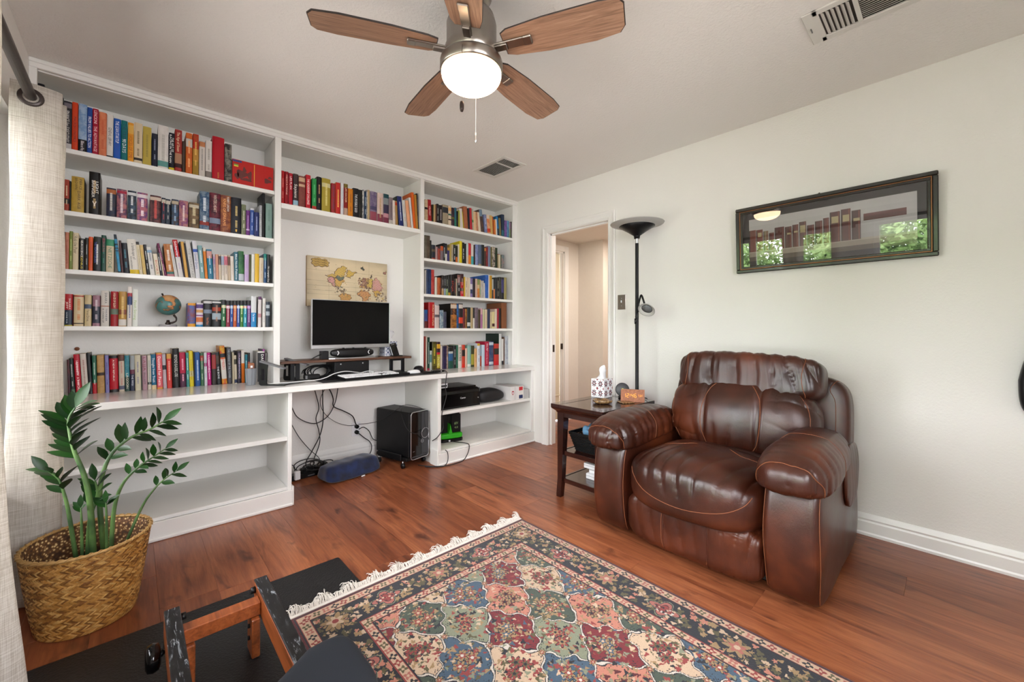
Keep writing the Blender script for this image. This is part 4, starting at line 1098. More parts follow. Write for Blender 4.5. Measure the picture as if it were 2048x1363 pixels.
def cname(h):
    import colorsys
    r, g, b = (int(h[i:i + 2], 16) / 255 for i in (0, 2, 4))
    hh, l, s = colorsys.rgb_to_hls(r, g, b); hh *= 360
    c = max(r, g, b) - min(r, g, b)
    if l < .14 and c < .14: return 'black'
    if c < .07: return 'white' if l > .82 else 'pale grey' if l > .6 else 'grey' if l > .3 else 'charcoal'
    if c < .17 and 20 < hh < 70: return 'cream' if l > .72 else 'tan' if l > .5 else 'brownish grey'
    if hh < 12 or hh >= 345: k = 'maroon' if l < .25 else 'red' if s > .45 and l < .58 else 'pink' if l >= .58 else 'dull red'
    elif hh < 38: k = 'dark brown' if l < .25 else 'brown' if s < .55 or l < .36 else 'orange' if l < .62 else 'peach'
    elif hh < 68: k = 'olive' if l < .36 else 'gold' if l < .5 and s < .75 else 'yellow' if s > .55 else 'cream'
    elif hh < 165: k = 'dark green' if l < .25 else 'green' if l < .6 else 'pale green'
    elif hh < 200: k = 'teal' if l < .5 else 'pale blue'
    elif hh < 255: k = 'navy' if l < .28 else 'blue' if l < .6 else 'pale blue'
    elif hh < 300: k = 'dark purple' if l < .25 else 'purple' if l < .6 else 'lavender'
    else: k = 'plum' if l < .35 else 'magenta' if s > .6 else 'mauve'
    return k

def build_book(key, idx, z, bx, w, h, lean, setb, colh, o, heights):
    ys = YU + setb
    rnd = random.Random(hash((key, idx)) & 0xffff if False else idx * 131 + sum(map(ord, key)))
    d = o.get('deep', min(.03 + .62 * h, .155))
    d = min(d, YB - ys - .008)
    hc = 1 if o.get('hc') else 0
    c1 = srgb(colh); c2 = srgb(o['m']) if 'm' in o else c1
    cs = srgb(o['side']) if 'side' in o else c1
    th = min(.0026 if hc else .0012, w * .2)
    # outline of the spine seen from above
    nseg = 6; bul = min(w * (.16 if hc else .07), .004)
    def arc(x):
        u = (x / w) * 2 - 1
        return -bul * max(0.0, 1 - u * u)
    xs = [w * k / nseg for k in range(nseg + 1)]
    outer = [(0, d)] + [(x, arc(x) if 0 < x < w else .0015) for x in xs] + [(w, d)]
    inner = [(th, d)] + [(min(max(x, th), w - th), (arc(x) if 0 < x < w else .0015) + th) for x in xs] + [(w - th, d)]
    # bands down the spine
    cuts = sorted({0.0, h} | {h * (1 - a) for b in o.get('b', []) for a in b[:2]})
    cuts = [q for i, q in enumerate(cuts) if i == 0 or q - cuts[i - 1] > 1e-5]
    V = []; F = []; C1 = []; C2 = []
    n = len(outer)
    for zz in cuts: V += [(x, y, zz) for x, y in outer]
    nb = len(cuts)
    for i in range(nb - 1):
        mid = 1 - (cuts[i] + cuts[i + 1]) / 2 / h
        bc = None
        for b in o.get('b', []):
            if b[0] <= mid <= b[1]: bc = srgb(b[2])
        for k in range(n - 1):
            a = i * n + k
            F.append((a, a + 1, a + 1 + n, a + n))
            side = k == 0 or k == n - 2
            if side: C1.append(cs); C2.append(cs if 'side' in o else c2)
            else: C1.append(bc or c1); C2.append(bc or c2)
    k0 = len(V)
    for zz in (0, h): V += [(x, y, zz) for x, y in inner]
    for k in range(n - 1):
        F.append((k0 + k + 1, k0 + k, k0 + k + n, k0 + k + 1 + n)); C1.append(cs); C2.append(cs)
    top = (nb - 1) * n
    for k in range(n - 1):
        F.append((k, k0 + k, k0 + k + 1, k + 1)); F.append((top + k, top + k + 1, k0 + n + k + 1, k0 + n + k)); C1 += [cs, cs]; C2 += [cs, cs]
    F.append((0, nb and top, k0 + n, k0)); F.append((n - 1, k0 + n - 1, k0 + 2 * n - 1, top + n - 1)); C1 += [cs, cs]; C2 += [cs, cs]
    name = 'notebook' if o.get('sp') else 'book'
    bo = mobj(name, V, F, 'book_cover', None, col=C1, col2=C2)
    bo.location = (bx, ys, z)
    if lean:
        th_ = R(lean); bo.rotation_euler = (0, th_, 0)
        if lean > 0: bo.location = (bx + w - w * math.cos(th_), ys, z + w * math.sin(th_))
    if abs(lean) > 2.5: size = 'leaning'
    elif h > heights[1]: size = 'tall'
    elif h < heights[0]: size = 'short'
    else: size = 'thick' if w > .042 else 'slim' if w < .016 else ''
    extra = ''
    if o.get('sp'): extra = ' with coil binding'
    elif 'T' in o: extra = ' with %s lettering' % cname(o['T'][0][1])
    elif o.get('b') and cname(o['b'][-1][2]) != cname(colh): extra = ' with %s band' % cname(o['b'][-1][2])
    lab = '%s %s %s%s, %s from left on %s' % (size, cname(colh), name, extra, ordinal(idx + 1), SHELF[key])
    tag(bo, lab.strip(), 'notebook' if o.get('sp') else 'book', 'books on ' + SHELF[key])
    # pages
    e = .003 if hc else .0006
    pg = MB().box(th, w - th, .003, d - (.004 if hc else .0005), e, h - e).build('page_block', 'page_edges', None, recalc=False)
    pg.parent = bo
    # spine print
    PV = []; PF = []; PC = []
    def put(vs, fs, col):
        k = len(PV)
        PV.extend((x, arc(min(max(x, 0), w)) - .0004, zz) for x, zz in vs); PF.extend(tuple(i + k for i in f) for f in fs); PC.extend([srgb(col)] * len(fs))
    for tx in o.get('T', []):
        s, hexc, v0, v1, wf = tx[:5]; offx = tx[5] if len(tx) > 5 else 0
        tv, tf, tw = text2d(s)
        L = (v1 - v0) * h; sx = L / tw; sy = min(w * wf / .72, sx * 2.6)
        cx = w * (.5 + offx)
        put([(cx + (p[1] - .35) * sy, h * (1 - v0) - p[0] * sx) for p in tv], [f[::1] for f in tf], hexc)
    if 'd' in o and w > .009:
        # lettering too small to read: short strokes
        zz = h * (.86 - .1 * rnd.random()); end = h * (.16 + .1 * rnd.random()); gap = rnd.random() < .7
        lw = w * (.2 + .1 * rnd.random())
        while zz > end:
            L = h * (.006 + .02 * rnd.random())
            if gap and abs(zz / h - .45) < .05: zz -= h * .06; continue
            a = (w - lw) / 2; 
            put([(a, zz - L), (a + lw, zz - L), (a + lw, zz), (a, zz)], [(0, 1, 2, 3)], o['d'])
            zz -= L + h * .008
    if o.get('W') == 1:
        put([(w * .32, h * .30), (w * .5, h * .22), (w * .5, h * .26), (w * .36, h * .33)], [(0, 1, 2, 3)], 'e8e4d8')
        put([(w * .68, h * .30), (w * .5, h * .22), (w * .5, h * .26), (w * .64, h * .33)], [(0, 1, 2, 3)], 'e8e4d8')
        put([(w * .44, h * .20), (w * .56, h * .20), (w * .54, h * .26), (w * .46, h * .26)], [(0, 1, 2, 3)], 'e8e4d8')
    if o.get('W') == 2:
        put([(w * .42, h * .13), (w * .42, h * .08), (w * .5, h * .05), (w * .58, h * .08), (w * .58, h * .13)], [(0, 1, 2, 3, 4)], 'd8a838')
    if PV:
        sp = mobj('spine_lettering', PV, PF, 'flat_print', None, col=PC); sp.parent = bo
    if o.get('sp'):
        co = MB(); m = max(6, int(h / .012))
        for q in range(m):
            zz = h * (q + .5) / m
            co.tube([(w / 2 + (w * .62) * math.cos(a), .001 + (w * .5) * math.sin(a), zz) for a in np.linspace(0, 2 * PI, 9)], .0008, 4, False)
        c_ = co.build('coil_binding', 'mid_grey' if cname(colh) != 'black' else 'black_metal', None); c_.parent = bo
    return bo

LIM = {'L': .6825, 'M': 1.7855, 'R': 2.8785}
for key, z, ents in BOOKS:
    hs = sorted(e[2] for e in ents); hts = (hs[len(hs) // 5] - .0001, hs[-max(2, len(hs) // 6)])
    for i, (bx, w, h, lean, sb, colh, o) in enumerate(ents):
        if bx + w > LIM[key[0]]:
            if bx > LIM[key[0]] - .006: bx = LIM[key[0]] - w - .0005 - .012 * (len(ents) - 1 - i); w = min(w, .011)
            else: w = LIM[key[0]] - bx
        build_book(key, i, z, bx, max(w, .004), h, lean, sb, colh, o, hts)

# the wide red book standing on its long edge at the end of the top left shelf
bo = MB().box(.4500, .6800, YU + .024, YU + .030, 2.0302, 2.188, .001)
rb = bo.build('picture_book', 'red_cover' if 'red_cover' in M else 'book_cover', None)
me = rb.data
for nm in ('Col', 'Col2'):
    at = me.color_attributes.new(nm, 'FLOAT_COLOR', 'CORNER')
    at.data.foreach_set('color', np.tile(np.array([*srgb('c8201a'), 1], dtype=np.float32), len(me.loops)))
tag(rb, 'wide red picture book standing on its long edge at top shelf end', 'book', "books on left bookcase's top shelf")
b2 = MB().box(.4510, .6795, YU + .0302, YU + .052, 2.0302, 2.186).build('page_block', 'page_edges', rb)
b2 = MB().box(.4500, .6800, YU + .0522, YU + .057, 2.0302, 2.188, .001).build('back_cover', 'white_plastic', rb)
pv = []; pf = []; pc = []
def rect(x0, x1, z0, z1, c):
    k = len(pv); pv.extend([(x0, YU + .0235, z0), (x1, YU + .0235, z0), (x1, YU + .0235, z1), (x0, YU + .0235, z1)]); pf.append((k, k + 1, k + 2, k + 3)); pc.append(srgb(c))
rect(.568, .572, 2.034, 2.180, 'e0a030'); rect(.452, .500, 2.172, 2.184, '2c3a7c'); rect(.458, .482, 2.150, 2.158, '6a9a3c'); rect(.458, .482, 2.142, 2.150, 'e0c030')
for (cx, cz, rx, rz) in ((.50, 2.10, .03, .026), (.475, 2.085, .012, .02), (.525, 2.07, .03, .01), (.545, 2.10, .012, .03), (.515, 2.13, .010, .018), (.645, 2.09, .02, .016), (.66, 2.115, .012, .008)):
    k = len(pv); n = 12
    for q in range(n):
        a = 2 * PI * q / n; rr = 1 + .25 * math.sin(3 * a + cx * 90)
        pv.append((cx + rx * rr * math.cos(a), YU + .0233, cz + rz * rr * math.sin(a)))
    pf.append(tuple(range(k, k + n))); pc.append(srgb('5c1a14'))
mobj('cover_print', pv, pf, 'flat_print', rb, col=pc)
# ------------------------------------------------------------------ recliner
def nz3(P, seed, freq, n=7):
    rs = np.random.RandomState(seed); out = np.zeros(len(P))
    for _ in range(n):
        k = rs.normal(size=3) * np.array(freq); out += np.sin(P @ k + rs.rand() * 6.28)
    return out / math.sqrt(n)

def ss(x, a, b):
    u = np.clip((x - a) / (b - a), 0, 1); return u * u * (3 - 2 * u)
class Cushion:
    def __init__(s, c, half, p=3.5, tilt=0.0, shape=None, wr=None, seed=1):
        s.c = np.array(c); s.h = np.array(half); s.p = p; s.t = R(tilt); s.shape = shape; s.wr = wr or []; s.seed = seed
    def q(s, U):
        return soft(np.array(U, float), s.p)
    def __call__(s, U, off=0.0):
        q = s.q(U)
        P = q * s.h
        nrm = q / s.h; nrm /= np.linalg.norm(nrm, axis=1)[:, None] + 1e-9
        if s.shape is not None: P = s.shape(q, P)
        disp = np.zeros(len(P)) + off
        for (ax, f, amp, env) in s.wr:
            # creases: narrow valleys running across axis ax, wandering
            w = P[:, ax] * f + 1.5 * nz3(P, s.seed + 3, (7, 7, 7)) + 6 * nz3(P, s.seed + 5, (2, 2, 2)) * .25
            ridge = np.abs(np.sin(w)) ** .5
            e = env(q) * (0.55 + 0.45 * np.tanh(1.6 * nz3(P, s.seed + 9, (5, 5, 5))))
            disp += amp * e * (ridge - 1.0)
        disp += .0025 * nz3(P, s.seed, (11, 11, 11))
        P = P + nrm * disp[:, None]
        ct, st = math.cos(s.t), math.sin(s.t)
        X = P[:, 0] * ct + P[:, 2] * st; Z = -P[:, 0] * st + P[:, 2] * ct
        return np.stack([X, P[:, 1], Z], 1) + s.c
    def build(s, name, par, n=36, mat='brown_leather'):
        V, F = rblock(n, 1, 1, 1)
        return mobj(name, s(V), F, mat, par, smooth=True)
    def seam(s, par, pts, r=.0018, off=.0006, k=5, mat='stitch_tan', name='seam'):
        pp = []
        P = spline([Vector(p) for p in pts], k)
        Q = np.array([tuple(p) for p in P])
        Q = Q / np.abs(Q).max(1)[:, None]
        W_ = s(Q, off)
        return MB().tube([tuple(w) for w in W_], r, 5).build(name, mat, par, recalc=False)

rc = thing('recliner', 'brown leather recliner armchair with padded headrest against the white wall', 'armchair', (2.35, .845, 0))
# arms with rounded front panels
def arm_shape(sg):
    def f(q, P):
        P = P.copy()
        P[:, 0] += np.where(q[:, 0] < 0, .045 * (P[:, 2] / .26) ** 2, 0)
        P[:, 1] += sg * .02 * (P[:, 2] / .25) * np.where(q[:, 1] * sg > 0, 1, .3)
        return P
    return f
for sg, cy in ((-1, .432), (1, 1.262)):
    a = Cushion((2.32, cy, .275), (.46, .103, .258), 9, 0, arm_shape(0), seed=11 + sg)
    ao = a.build('arm', rc, 30)
    for e in (-.93, .93):
        a.seam(ao, [(-1, e, -.97), (-1, e, -.4), (-1, e, .3), (-1, e, .9), (-.93, e, 1), (-.6, e, 1)], .0018)
    def psh(q, P, sg=sg):
        P = P.copy()
        P[:, 2] -= .035 * np.clip(-q[:, 0], 0, 1) ** 2 + .02 * np.clip(q[:, 0], 0, 1) ** 2
        P[:, 2] -= np.where(np.abs(q[:, 1]) > .55, (np.abs(q[:, 1]) - .55) * .05, 0)
        P[:, 1] *= 1 + .10 * np.clip(-q[:, 0], -1, 1)
        P[:, 2] += .012 * ss(q[:, 2], 0, .6) * np.cos(q[:, 1] * 2.0)
        return P
    pd = Cushion((2.175, cy + sg * .002, .560), (.385, .130, .080), 3.2, 0, psh, [(0, 48, .022, lambda q: np.clip(np.abs(q[:, 1]) * 1.1, .25, 1) * ss(q[:, 2], -.8, -.3)), (0, 120, .005, lambda q: ss(q[:, 2], -.4, .2) * ss(np.abs(q[:, 1]), .3, .9)), (1, 80, .007, lambda q: ss(-q[:, 0], .6, 1.0)), (1, 34, .020, lambda q: np.clip((-q[:, 0] - .7) * 3, 0, 1))], 21 + sg)
    po = pd.build('arm_pad', rc, 60)
    pd.seam(po, [(-1, -.98, -.7), (-1, -.95, .1), (-1, -.55, .62), (-1, 0, .72), (-1, .55, .62), (-1, .95, .1), (-1, .98, -.7)], .0019)
    pd.seam(po, [(-.05, -1, -.5), (-.02, -1, .4), (0, -.6, 1), (0, .6, 1), (-.02, 1, .4), (-.05, 1, -.5)], .0016)
# side panel fold of the outer side
# seat
def sshape(q, P):
    P = P.copy()
    P[:, 2] += .030 * ss(q[:, 2], 0, .7) * (1 - q[:, 1] ** 2) * (1 - .4 * q[:, 0])
    P[:, 0] -= .022 * ss(-q[:, 0], 0, .7) * (1 - q[:, 1] ** 2)
    P[:, 2] -= .02 * np.clip(-q[:, 0], 0, 1) ** 3
    return P
st_ = Cushion((2.145, .845, .352), (.325, .324, .124), 3.8, 0, sshape, [(1, 40, .022, lambda q: ss(-q[:, 0], -.2, .5) * ss(q[:, 2], .0, .45)), (1, 95, .007, lambda q: ss(-q[:, 0], .3, .9) * ss(q[:, 2], -.2, .2) * ss(-q[:, 2], -.9, -.4)), (0, 26, .018, lambda q: np.clip(q[:, 2], 0, 1) * np.clip(q[:, 0] + .2, 0, 1))], 31)
so = st_.build('seat_cushion', rc, 72)
st_.seam(so, [(-.9, -1, .55), (-1, -.92, .30), (-1, -.6, .02), (-1, -.2, -.18), (-1, .1, -.2), (-1, .5, -.04), (-1, .85, .3), (-.95, 1, .55)], .0019)
st_.seam(so, [(.1, -.9, 1), (.02, -.5, 1), (.2, -.25, 1)], .002)
st_.seam(so, [(.1, .9, 1), (.02, .5, 1), (.2, .25, 1)], .002)
# footrest
ft = Cushion((1.955, .847, .158), (.085, .318, .125), 4.5, -4, None, [(1, 50, .017, lambda q: ss(-q[:, 0], -.2, .3) * (.3 + .7 * ss(q[:, 2], -.2, .8))), (1, 110, .006, lambda q: ss(-q[:, 0], -.2, .3) * ss(q[:, 2], .0, .7))], 41)
fo = ft.build('footrest', rc, 64)
for e in (-.34, .34): ft.seam(fo, [(-.8, e, 1), (-1, e, .8), (-1, e * .96, 0), (-1, e, -.8), (-.8, e, -1)], .003, mat='brown_leather'); ft.seam(fo, [(-1, e + .012, .85), (-1, e + .012, 0), (-1, e + .012, -.85)], .0016)
box('base', 2.02, 2.74, .36, 1.335, .012, .26, 'black_plastic', rc, .01)
# back
def bsh(q, P):
    P = P.copy()
    P[:, 0] -= .045 * ss(-q[:, 0], 0, .6) * (1 - q[:, 1] ** 2) * (1 - q[:, 2] ** 2)
    s1 = np.exp(-((np.abs(q[:, 1]) - .36) / .03) ** 2)
    P[:, 0] += np.where(q[:, 0] < 0, .014 * s1, 0)
    P[:, 1] *= 1 - .06 * np.clip(-q[:, 2], 0, 1)
    return P
bk = Cushion((2.475, .805, .615), (.135, .372, .215), 3.2, 14, bsh, [(1, 30, .024, lambda q: ss(-q[:, 0], -.3, .3) * np.clip(np.abs(q[:, 2]) * 1.2 - .1, .12, 1)), (1, 85, .006, lambda q: ss(-q[:, 0], 0, .4) * ss(np.abs(q[:, 2]), .4, .9)), (2, 30, .02, lambda q: ss(-q[:, 0], -.2, .3) * np.clip(np.abs(q[:, 1]) * 1.3 - .4, 0, 1))], 51)
bo_ = bk.build('back_cushion', rc, 72)
for e in (-1, 1):
    bk.seam(bo_, [(-1, e * .30, .98), (-1, e * .37, .5), (-1, e * .40, 0), (-1, e * .40, -.5), (-1, e * .38, -.98)], .002)
    bk.seam(bo_, [(-.75, e, .9), (-.7, e, 0), (-.75, e, -.9)], .0018)
def hsh(q, P):
    P = P.copy()
    P[:, 2] -= .03 * ss(-q[:, 2], 0, .6) * (1 - q[:, 1] ** 2)
    P[:, 0] -= .015 * ss(-q[:, 0], 0, .6) * (1 - q[:, 1] ** 2)
    return P
hd = Cushion((2.545, .79, .852), (.125, .362, .122), 4.0, 12, hsh, [(1, 38, .024, lambda q: ss(-q[:, 0], -.4, .2) * np.clip(1.1 - .5 * np.abs(q[:, 2]), .2, 1)), (1, 100, .006, lambda q: ss(-q[:, 0], -.2, .4) * ss(q[:, 2], -.9, .0))], 61)
ho_ = hd.build('headrest', rc, 68)
hd.seam(ho_, [(.2, -.9, 1), (-.6, -.92, 1), (-1, -.92, .5), (-1, -.92, -.5), (-.6, -.92, -1)], .0018)
hd.seam(ho_, [(.2, .9, 1), (-.6, .92, 1), (-1, .92, .5), (-1, .92, -.5), (-.6, .92, -1)], .0018)
def shs(q, P):
    P = P.copy(); P[:, 1] *= 1 + .03 * np.clip(-q[:, 2], 0, 1); return P
sh = Cushion((2.695, .80, .46), (.095, .452, .405), 7, 8, shs, [], 71)
sho = sh.build('back_shell', rc, 34)
for e in (-.94, .94): sh.seam(sho, [(-1, e, .2), (-1, e, .7), (-1, e, .97), (-.2, e, 1)], .0018)
# gathered leather hanging from the outer side of the near arm
pk = Cushion((2.46, .322, .44), (.16, .014, .14), 2.6, 0, None, [(0, 60, .006, lambda q: 1 + 0 * q[:, 0])], 81)
pk.build('side_pocket', rc, 20)
MB().box(2.45, 2.56, .3100, .3126, .47, .475, .001).build('pocket_hem', 'stitch_tan', rc)

# ------------------------------------------------------------------ rug
RX0, RY1, RW, RL = .440, 1.703, 1.222, 1.85
step = .0025
nx, ny = int(RW / step), int(RL / step)
S, Tt = np.meshgrid((np.arange(nx) + .5) * step, (np.arange(ny) + .5) * step)
rs = np.random.RandomState(5)
def fnoise(a, b, sc, seed):
    r_ = np.random.RandomState(seed); o = np.zeros_like(a)
    for _ in range(6):
        k = r_.normal(size=2) * sc; o += np.sin(a * k[0] + b * k[1] + r_.rand() * 6.28)
    return o / 2.5
pal = {k: np.array(srgb(v)) for k, v in dict(red='74121c', cream='c9ad90', blue='3d566a', dgreen='3f4c3e', sage='83886f', salmon='c07c66', navy='12151f', tan='9d8058', pink='ad6458', olive='565030', white='cfc6ba', rose='8e3430', dred='560f16').items()}
img = np.zeros((ny, nx, 3)); img[:] = pal['navy']
edge = np.minimum(np.minimum(S, RW - S), np.minimum(Tt, RL - Tt))
# field lattice
ws = S + .006 * np.sin(Tt * 95 + 1) + .004 * np.sin(S * 140); wt = Tt + .006 * np.sin(S * 95 + 2) + .004 * np.sin(Tt * 130)
best = np.full(S.shape, 9.); sec = np.full(S.shape, 9.); cid = np.zeros(S.shape, int)
ev = ['dgreen', 'blue', 'red']; od = ['cream', 'sage', 'salmon']; cells = []
for j in range(-2, 12):
    for i in range(-2, 6):
        if j % 2 == 0: s0 = .372 + .205 * i; col = ev[(i + (1 if (j // 2) % 2 else 0)) % 3]
        else: s0 = .279 + .205 * i; col = od[(i + (2 if ((j - 1) // 2) % 2 else 0)) % 3]
        t0 = .32 + .142 * j
        dx, dy = (ws - s0) / .1025, (wt - t0) / .142
        d = np.abs(dx) ** 1.5 + np.abs(dy) ** 1.5
        ang = np.arctan2(dy, dx); d = d * (1 + .07 * np.cos(8 * ang))
        k = len(cells); cells.append((s0, t0, col))
        m = d < best
        sec = np.where(m, best, np.minimum(sec, d)); cid = np.where(m, k, cid); best = np.where(m, d, best)
colarr = np.array([pal[c[2]] for c in cells])
fld = colarr[cid]
gap = sec - best
fld = np.where((gap < .13)[..., None], pal['navy'], fld)
fld = np.where((gap < .06)[..., None], pal['white'], fld)
# little scrolls beside the outline
scr = (np.sin(S * 330 + 2 * np.sin(Tt * 200)) * np.sin(Tt * 330 + 2 * np.sin(S * 200)))
fld = np.where(((gap > .2) & (gap < .36) & (scr > .62))[..., None], pal['navy'], fld)
inner = edge > .222
img = np.where(inner[..., None], fld, img)
def disc(cs, ct, r, col, pet=0, phase=0, only=None, asp=1.0, rot=0.0):
    x0, x1 = max(0, int((cs - r * 1.6) / step)), min(nx, int((cs + r * 1.6) / step) + 1)
    y0, y1 = max(0, int((ct - r * 1.6) / step)), min(ny, int((ct + r * 1.6) / step) + 1)
    if x1 <= x0 or y1 <= y0: return
    a = S[y0:y1, x0:x1] - cs; b = Tt[y0:y1, x0:x1] - ct
    if rot or asp != 1: a, b = (a * math.cos(rot) + b * math.sin(rot)) , (-a * math.sin(rot) + b * math.cos(rot)) ; b = b * asp
    rr = np.hypot(a, b); lim = r * (1 + (.32 * np.cos(pet * np.arctan2(b, a) + phase) if pet else 0))
    m = rr < lim
    if only is not None: m &= only[y0:y1, x0:x1]
    img[y0:y1, x0:x1][m] = col
def flower(cs, ct, r, cols, only, seed):
    disc(cs, ct, r * 1.18, pal['navy'], 7, seed, only); disc(cs, ct, r, cols[0], 7, seed, only); disc(cs, ct, r * .62, cols[1], 5, seed * 2, only); disc(cs, ct, r * .3, cols[2], 0, 0, only)
petc = {'red': ['tan', 'blue', 'cream'], 'dgreen': ['tan', 'rose', 'cream'], 'blue': ['tan', 'rose', 'white'], 'cream': ['rose', 'olive', 'navy'], 'sage': ['rose', 'tan', 'navy'], 'salmon': ['tan', 'dred', 'navy']}
for (s0, t0, col) in cells:
    if not (.15 < s0 < RW - .15 and .15 < t0 < RL - .15): continue
    cc = petc[col]
    for q in range(95):
        a = rs.rand() * 6.28; r_ = .012 + .062 * rs.rand() ** .7
        c = pal[rs.choice(['tan', 'olive', 'rose', 'navy', 'cream', 'sage', cc[0], cc[1]])]
        disc(s0 + r_ * math.cos(a), t0 + r_ * 1.25 * math.sin(a), .005 + .006 * rs.rand(), c, 3, rs.rand() * 6, inner, 1 + 1.5 * rs.rand(), rs.rand() * 3)
    for q in range(3):
        a = q * 2.1 + rs.rand(); r_ = .0 if q == 0 and col in ('red', 'sage') else .026
        flower(s0 + r_ * math.cos(a), t0 + r_ * math.sin(a), .017 + .004 * rs.rand(), [pal[cc[0]], pal[cc[1]], pal[cc[2]]], inner, q + 1)
for (s0, t0, col) in cells:      # rosettes where panels meet
    for ds in (-.1025, .1025):
        flower(s0 + ds, t0 + .004, .011, [pal['tan'], pal['rose'], pal['cream']], inner, 2)
# main border
mb_ = (edge > .058) & (edge < .190)
def bpt(u, v):
    """u runs round the rug at distance v from the edge"""
    per = [RW, RL, RW, RL]
    if u < RW: return u, v
    u -= RW
    if u < RL: return RW - v, u
    u -= RL
    if u < RW: return RW - u, RL - v
    u -= RW
    return v, RL - u
U = 0.0; tot = 2 * (RW + RL)
while U < tot:
    ph = (U % .25) / .25
    for q in range(3):
        s_, t_ = bpt(U + rs.rand() * .02, .066 + .118 * rs.rand())
        disc(s_, t_, .0075 + .007 * rs.rand(), pal[rs.choice(['tan', 'cream', 'olive', 'olive', 'tan', 'salmon'])], int(rs.choice([3, 5])), rs.rand() * 6, mb_, 1 + rs.rand(), rs.rand() * 3)
    U += .014
def medal(s_, t_, along_s):
    for k, (rr, c) in enumerate(((.055, 'sage'), (.051, 'navy'), (.046, 'pink'), (.030, 'navy'), (.026, 'rose'))):
        disc(s_, t_, rr, pal[c], 4, 0 if along_s else 0, mb_, 1.35, 0 if along_s else PI / 2)
    for q in range(26):
        a = rs.rand() * 6.28; r_ = .042 * rs.rand() ** .5
        disc(s_ + r_ * math.cos(a) * (1 if along_s else .7), t_ + r_ * math.sin(a) * (.7 if along_s else 1), .0035 + .002 * rs.rand(), pal[rs.choice(['navy', 'cream', 'dred', 'white'])], 0, 0, mb_)
for k in range(3):
    medal(.327 + .25 * k if k != 1 else .327 + .25, .124, True) if k != 1 else flower(.577, .124, .035, [pal['tan'], pal['pink'], pal['cream']], mb_, 3)
    medal(.327 + .25 * k, RL - .124, True)
for k in range(-1, 7):
    t_ = .398 + .265 * k
    for sx in (RW - .124, .124):
        if k % 2 == 0: medal(sx, t_, False)
        else: flower(sx, t_, .036, [pal['tan'], pal['pink'], pal['cream']], mb_, k + 4)
for sx in (.124, RW - .124):
    for t_ in (.124, RL - .124): flower(sx, t_, .04, [pal['tan'], pal['cream'], pal['rose']], mb_, 1)
# guard stripes
for lo, hi in ((.012, .058), (.186, .226)):
    g = (edge > lo) & (edge < hi)
    img[g] = pal['cream'] * .92 + pal['pink'] * .12
    mid = (lo + hi) / 2
    if True:
        run = np.where((np.minimum(Tt, RL - Tt) < np.minimum(S, RW - S)), S, Tt)
        kk = np.floor(run / .034).astype(int); loc = (run / .034 - kk - .5) * .034
        dd = np.hypot(loc, (edge - mid) * 1.0)
        ang = np.arctan2(edge - mid, loc)
        for q, c in enumerate(('navy', 'rose', 'olive', 'pink')):
            m = g & (kk % 4 == q) & (dd < .012 * (1 + .35 * np.cos(4 * ang + q)))
            img[m] = pal[c]
            img[g & (kk % 4 == q) & (dd < .005)] = pal['cream']
    for e_, c in ((lo, 'navy'), (lo + .004, 'rose'), (hi - .004, 'rose'), (hi - .001, 'navy')):
        img[np.abs(edge - e_) < .0018] = pal[c]
img[edge < .010] = pal['dred']
img *= (1 + .05 * fnoise(S, Tt, 9, 3))[..., None]
img = np.clip(img, 0.003, 1)
# mesh: one quad per tuft patch, top slightly undulating
gx = RX0 + np.arange(nx + 1) * step; gy = RY1 - np.arange(ny + 1) * step
GX, GY = np.meshgrid(gx, gy)
GZ = .0085 + .0006 * np.sin(GX * 9) * np.sin(GY * 7)
GZ[0, :] = GZ[-1, :] = .0065; GZ[:, 0] = GZ[:, -1] = .0065
V = np.stack([GX, GY, GZ], -1).reshape(-1, 3)
ii = np.arange(ny)[:, None] * (nx + 1) + np.arange(nx)[None, :]
Fq = np.stack([ii, ii + nx + 1, ii + nx + 2, ii + 1], -1).reshape(-1, 4)
# short sides down to the floor so the rug has thickness
ring = list(range(0, nx + 1)) + [(nx + 1) * k + nx for k in range(1, ny + 1)] + [(nx + 1) * ny + k for k in range(nx - 1, -1, -1)] + [(nx + 1) * k for k in range(ny - 1, 0, -1)]
k0 = len(V); lowv = V[ring].copy(); lowv[:, 2] = .0005
V = np.vstack([V, lowv]); m = len(ring)
sideF = np.array([(ring[k], ring[(k + 1) % m], k0 + (k + 1) % m, k0 + k) for k in range(m)])
me = bpy.data.meshes.new('area_rug')
allF = np.vstack([Fq, sideF]).astype(np.int32)
me.vertices.add(len(V)); me.vertices.foreach_set('co', V.astype(np.float32).ravel())
me.loops.add(allF.size); me.loops.foreach_set('vertex_index', allF.ravel())
me.polygons.add(len(allF)); me.polygons.foreach_set('loop_start', np.arange(0, allF.size, 4, dtype=np.int32)); me.polygons.foreach_set('loop_total', np.full(len(allF), 4, dtype=np.int32))
me.update(calc_edges=True)
at = me.color_attributes.new('Col', 'FLOAT_COLOR', 'CORNER')
cf = np.ones((len(allF), 4), dtype=np.float32); cf[:len(Fq), :3] = img.reshape(-1, 3); cf[len(Fq):, :3] = pal['dred']
at.data.foreach_set('color', np.repeat(cf, 4, axis=0).ravel())
me.materials.append(M['rug_pile'])
rug = link(bpy.data.objects.new('area_rug', me))
tag(rug, 'patterned oriental rug with navy border and floral panels, white fringe at its end', 'rug')
simple('fringe_cotton', 'dcd5cb', .9)
fr = MB(); rf = random.Random(9)
fr.box(RX0 + .002, RX0 + RW - .002, RY1 + .0005, RY1 + .016, .0068, .0095)
xx = RX0 + .004
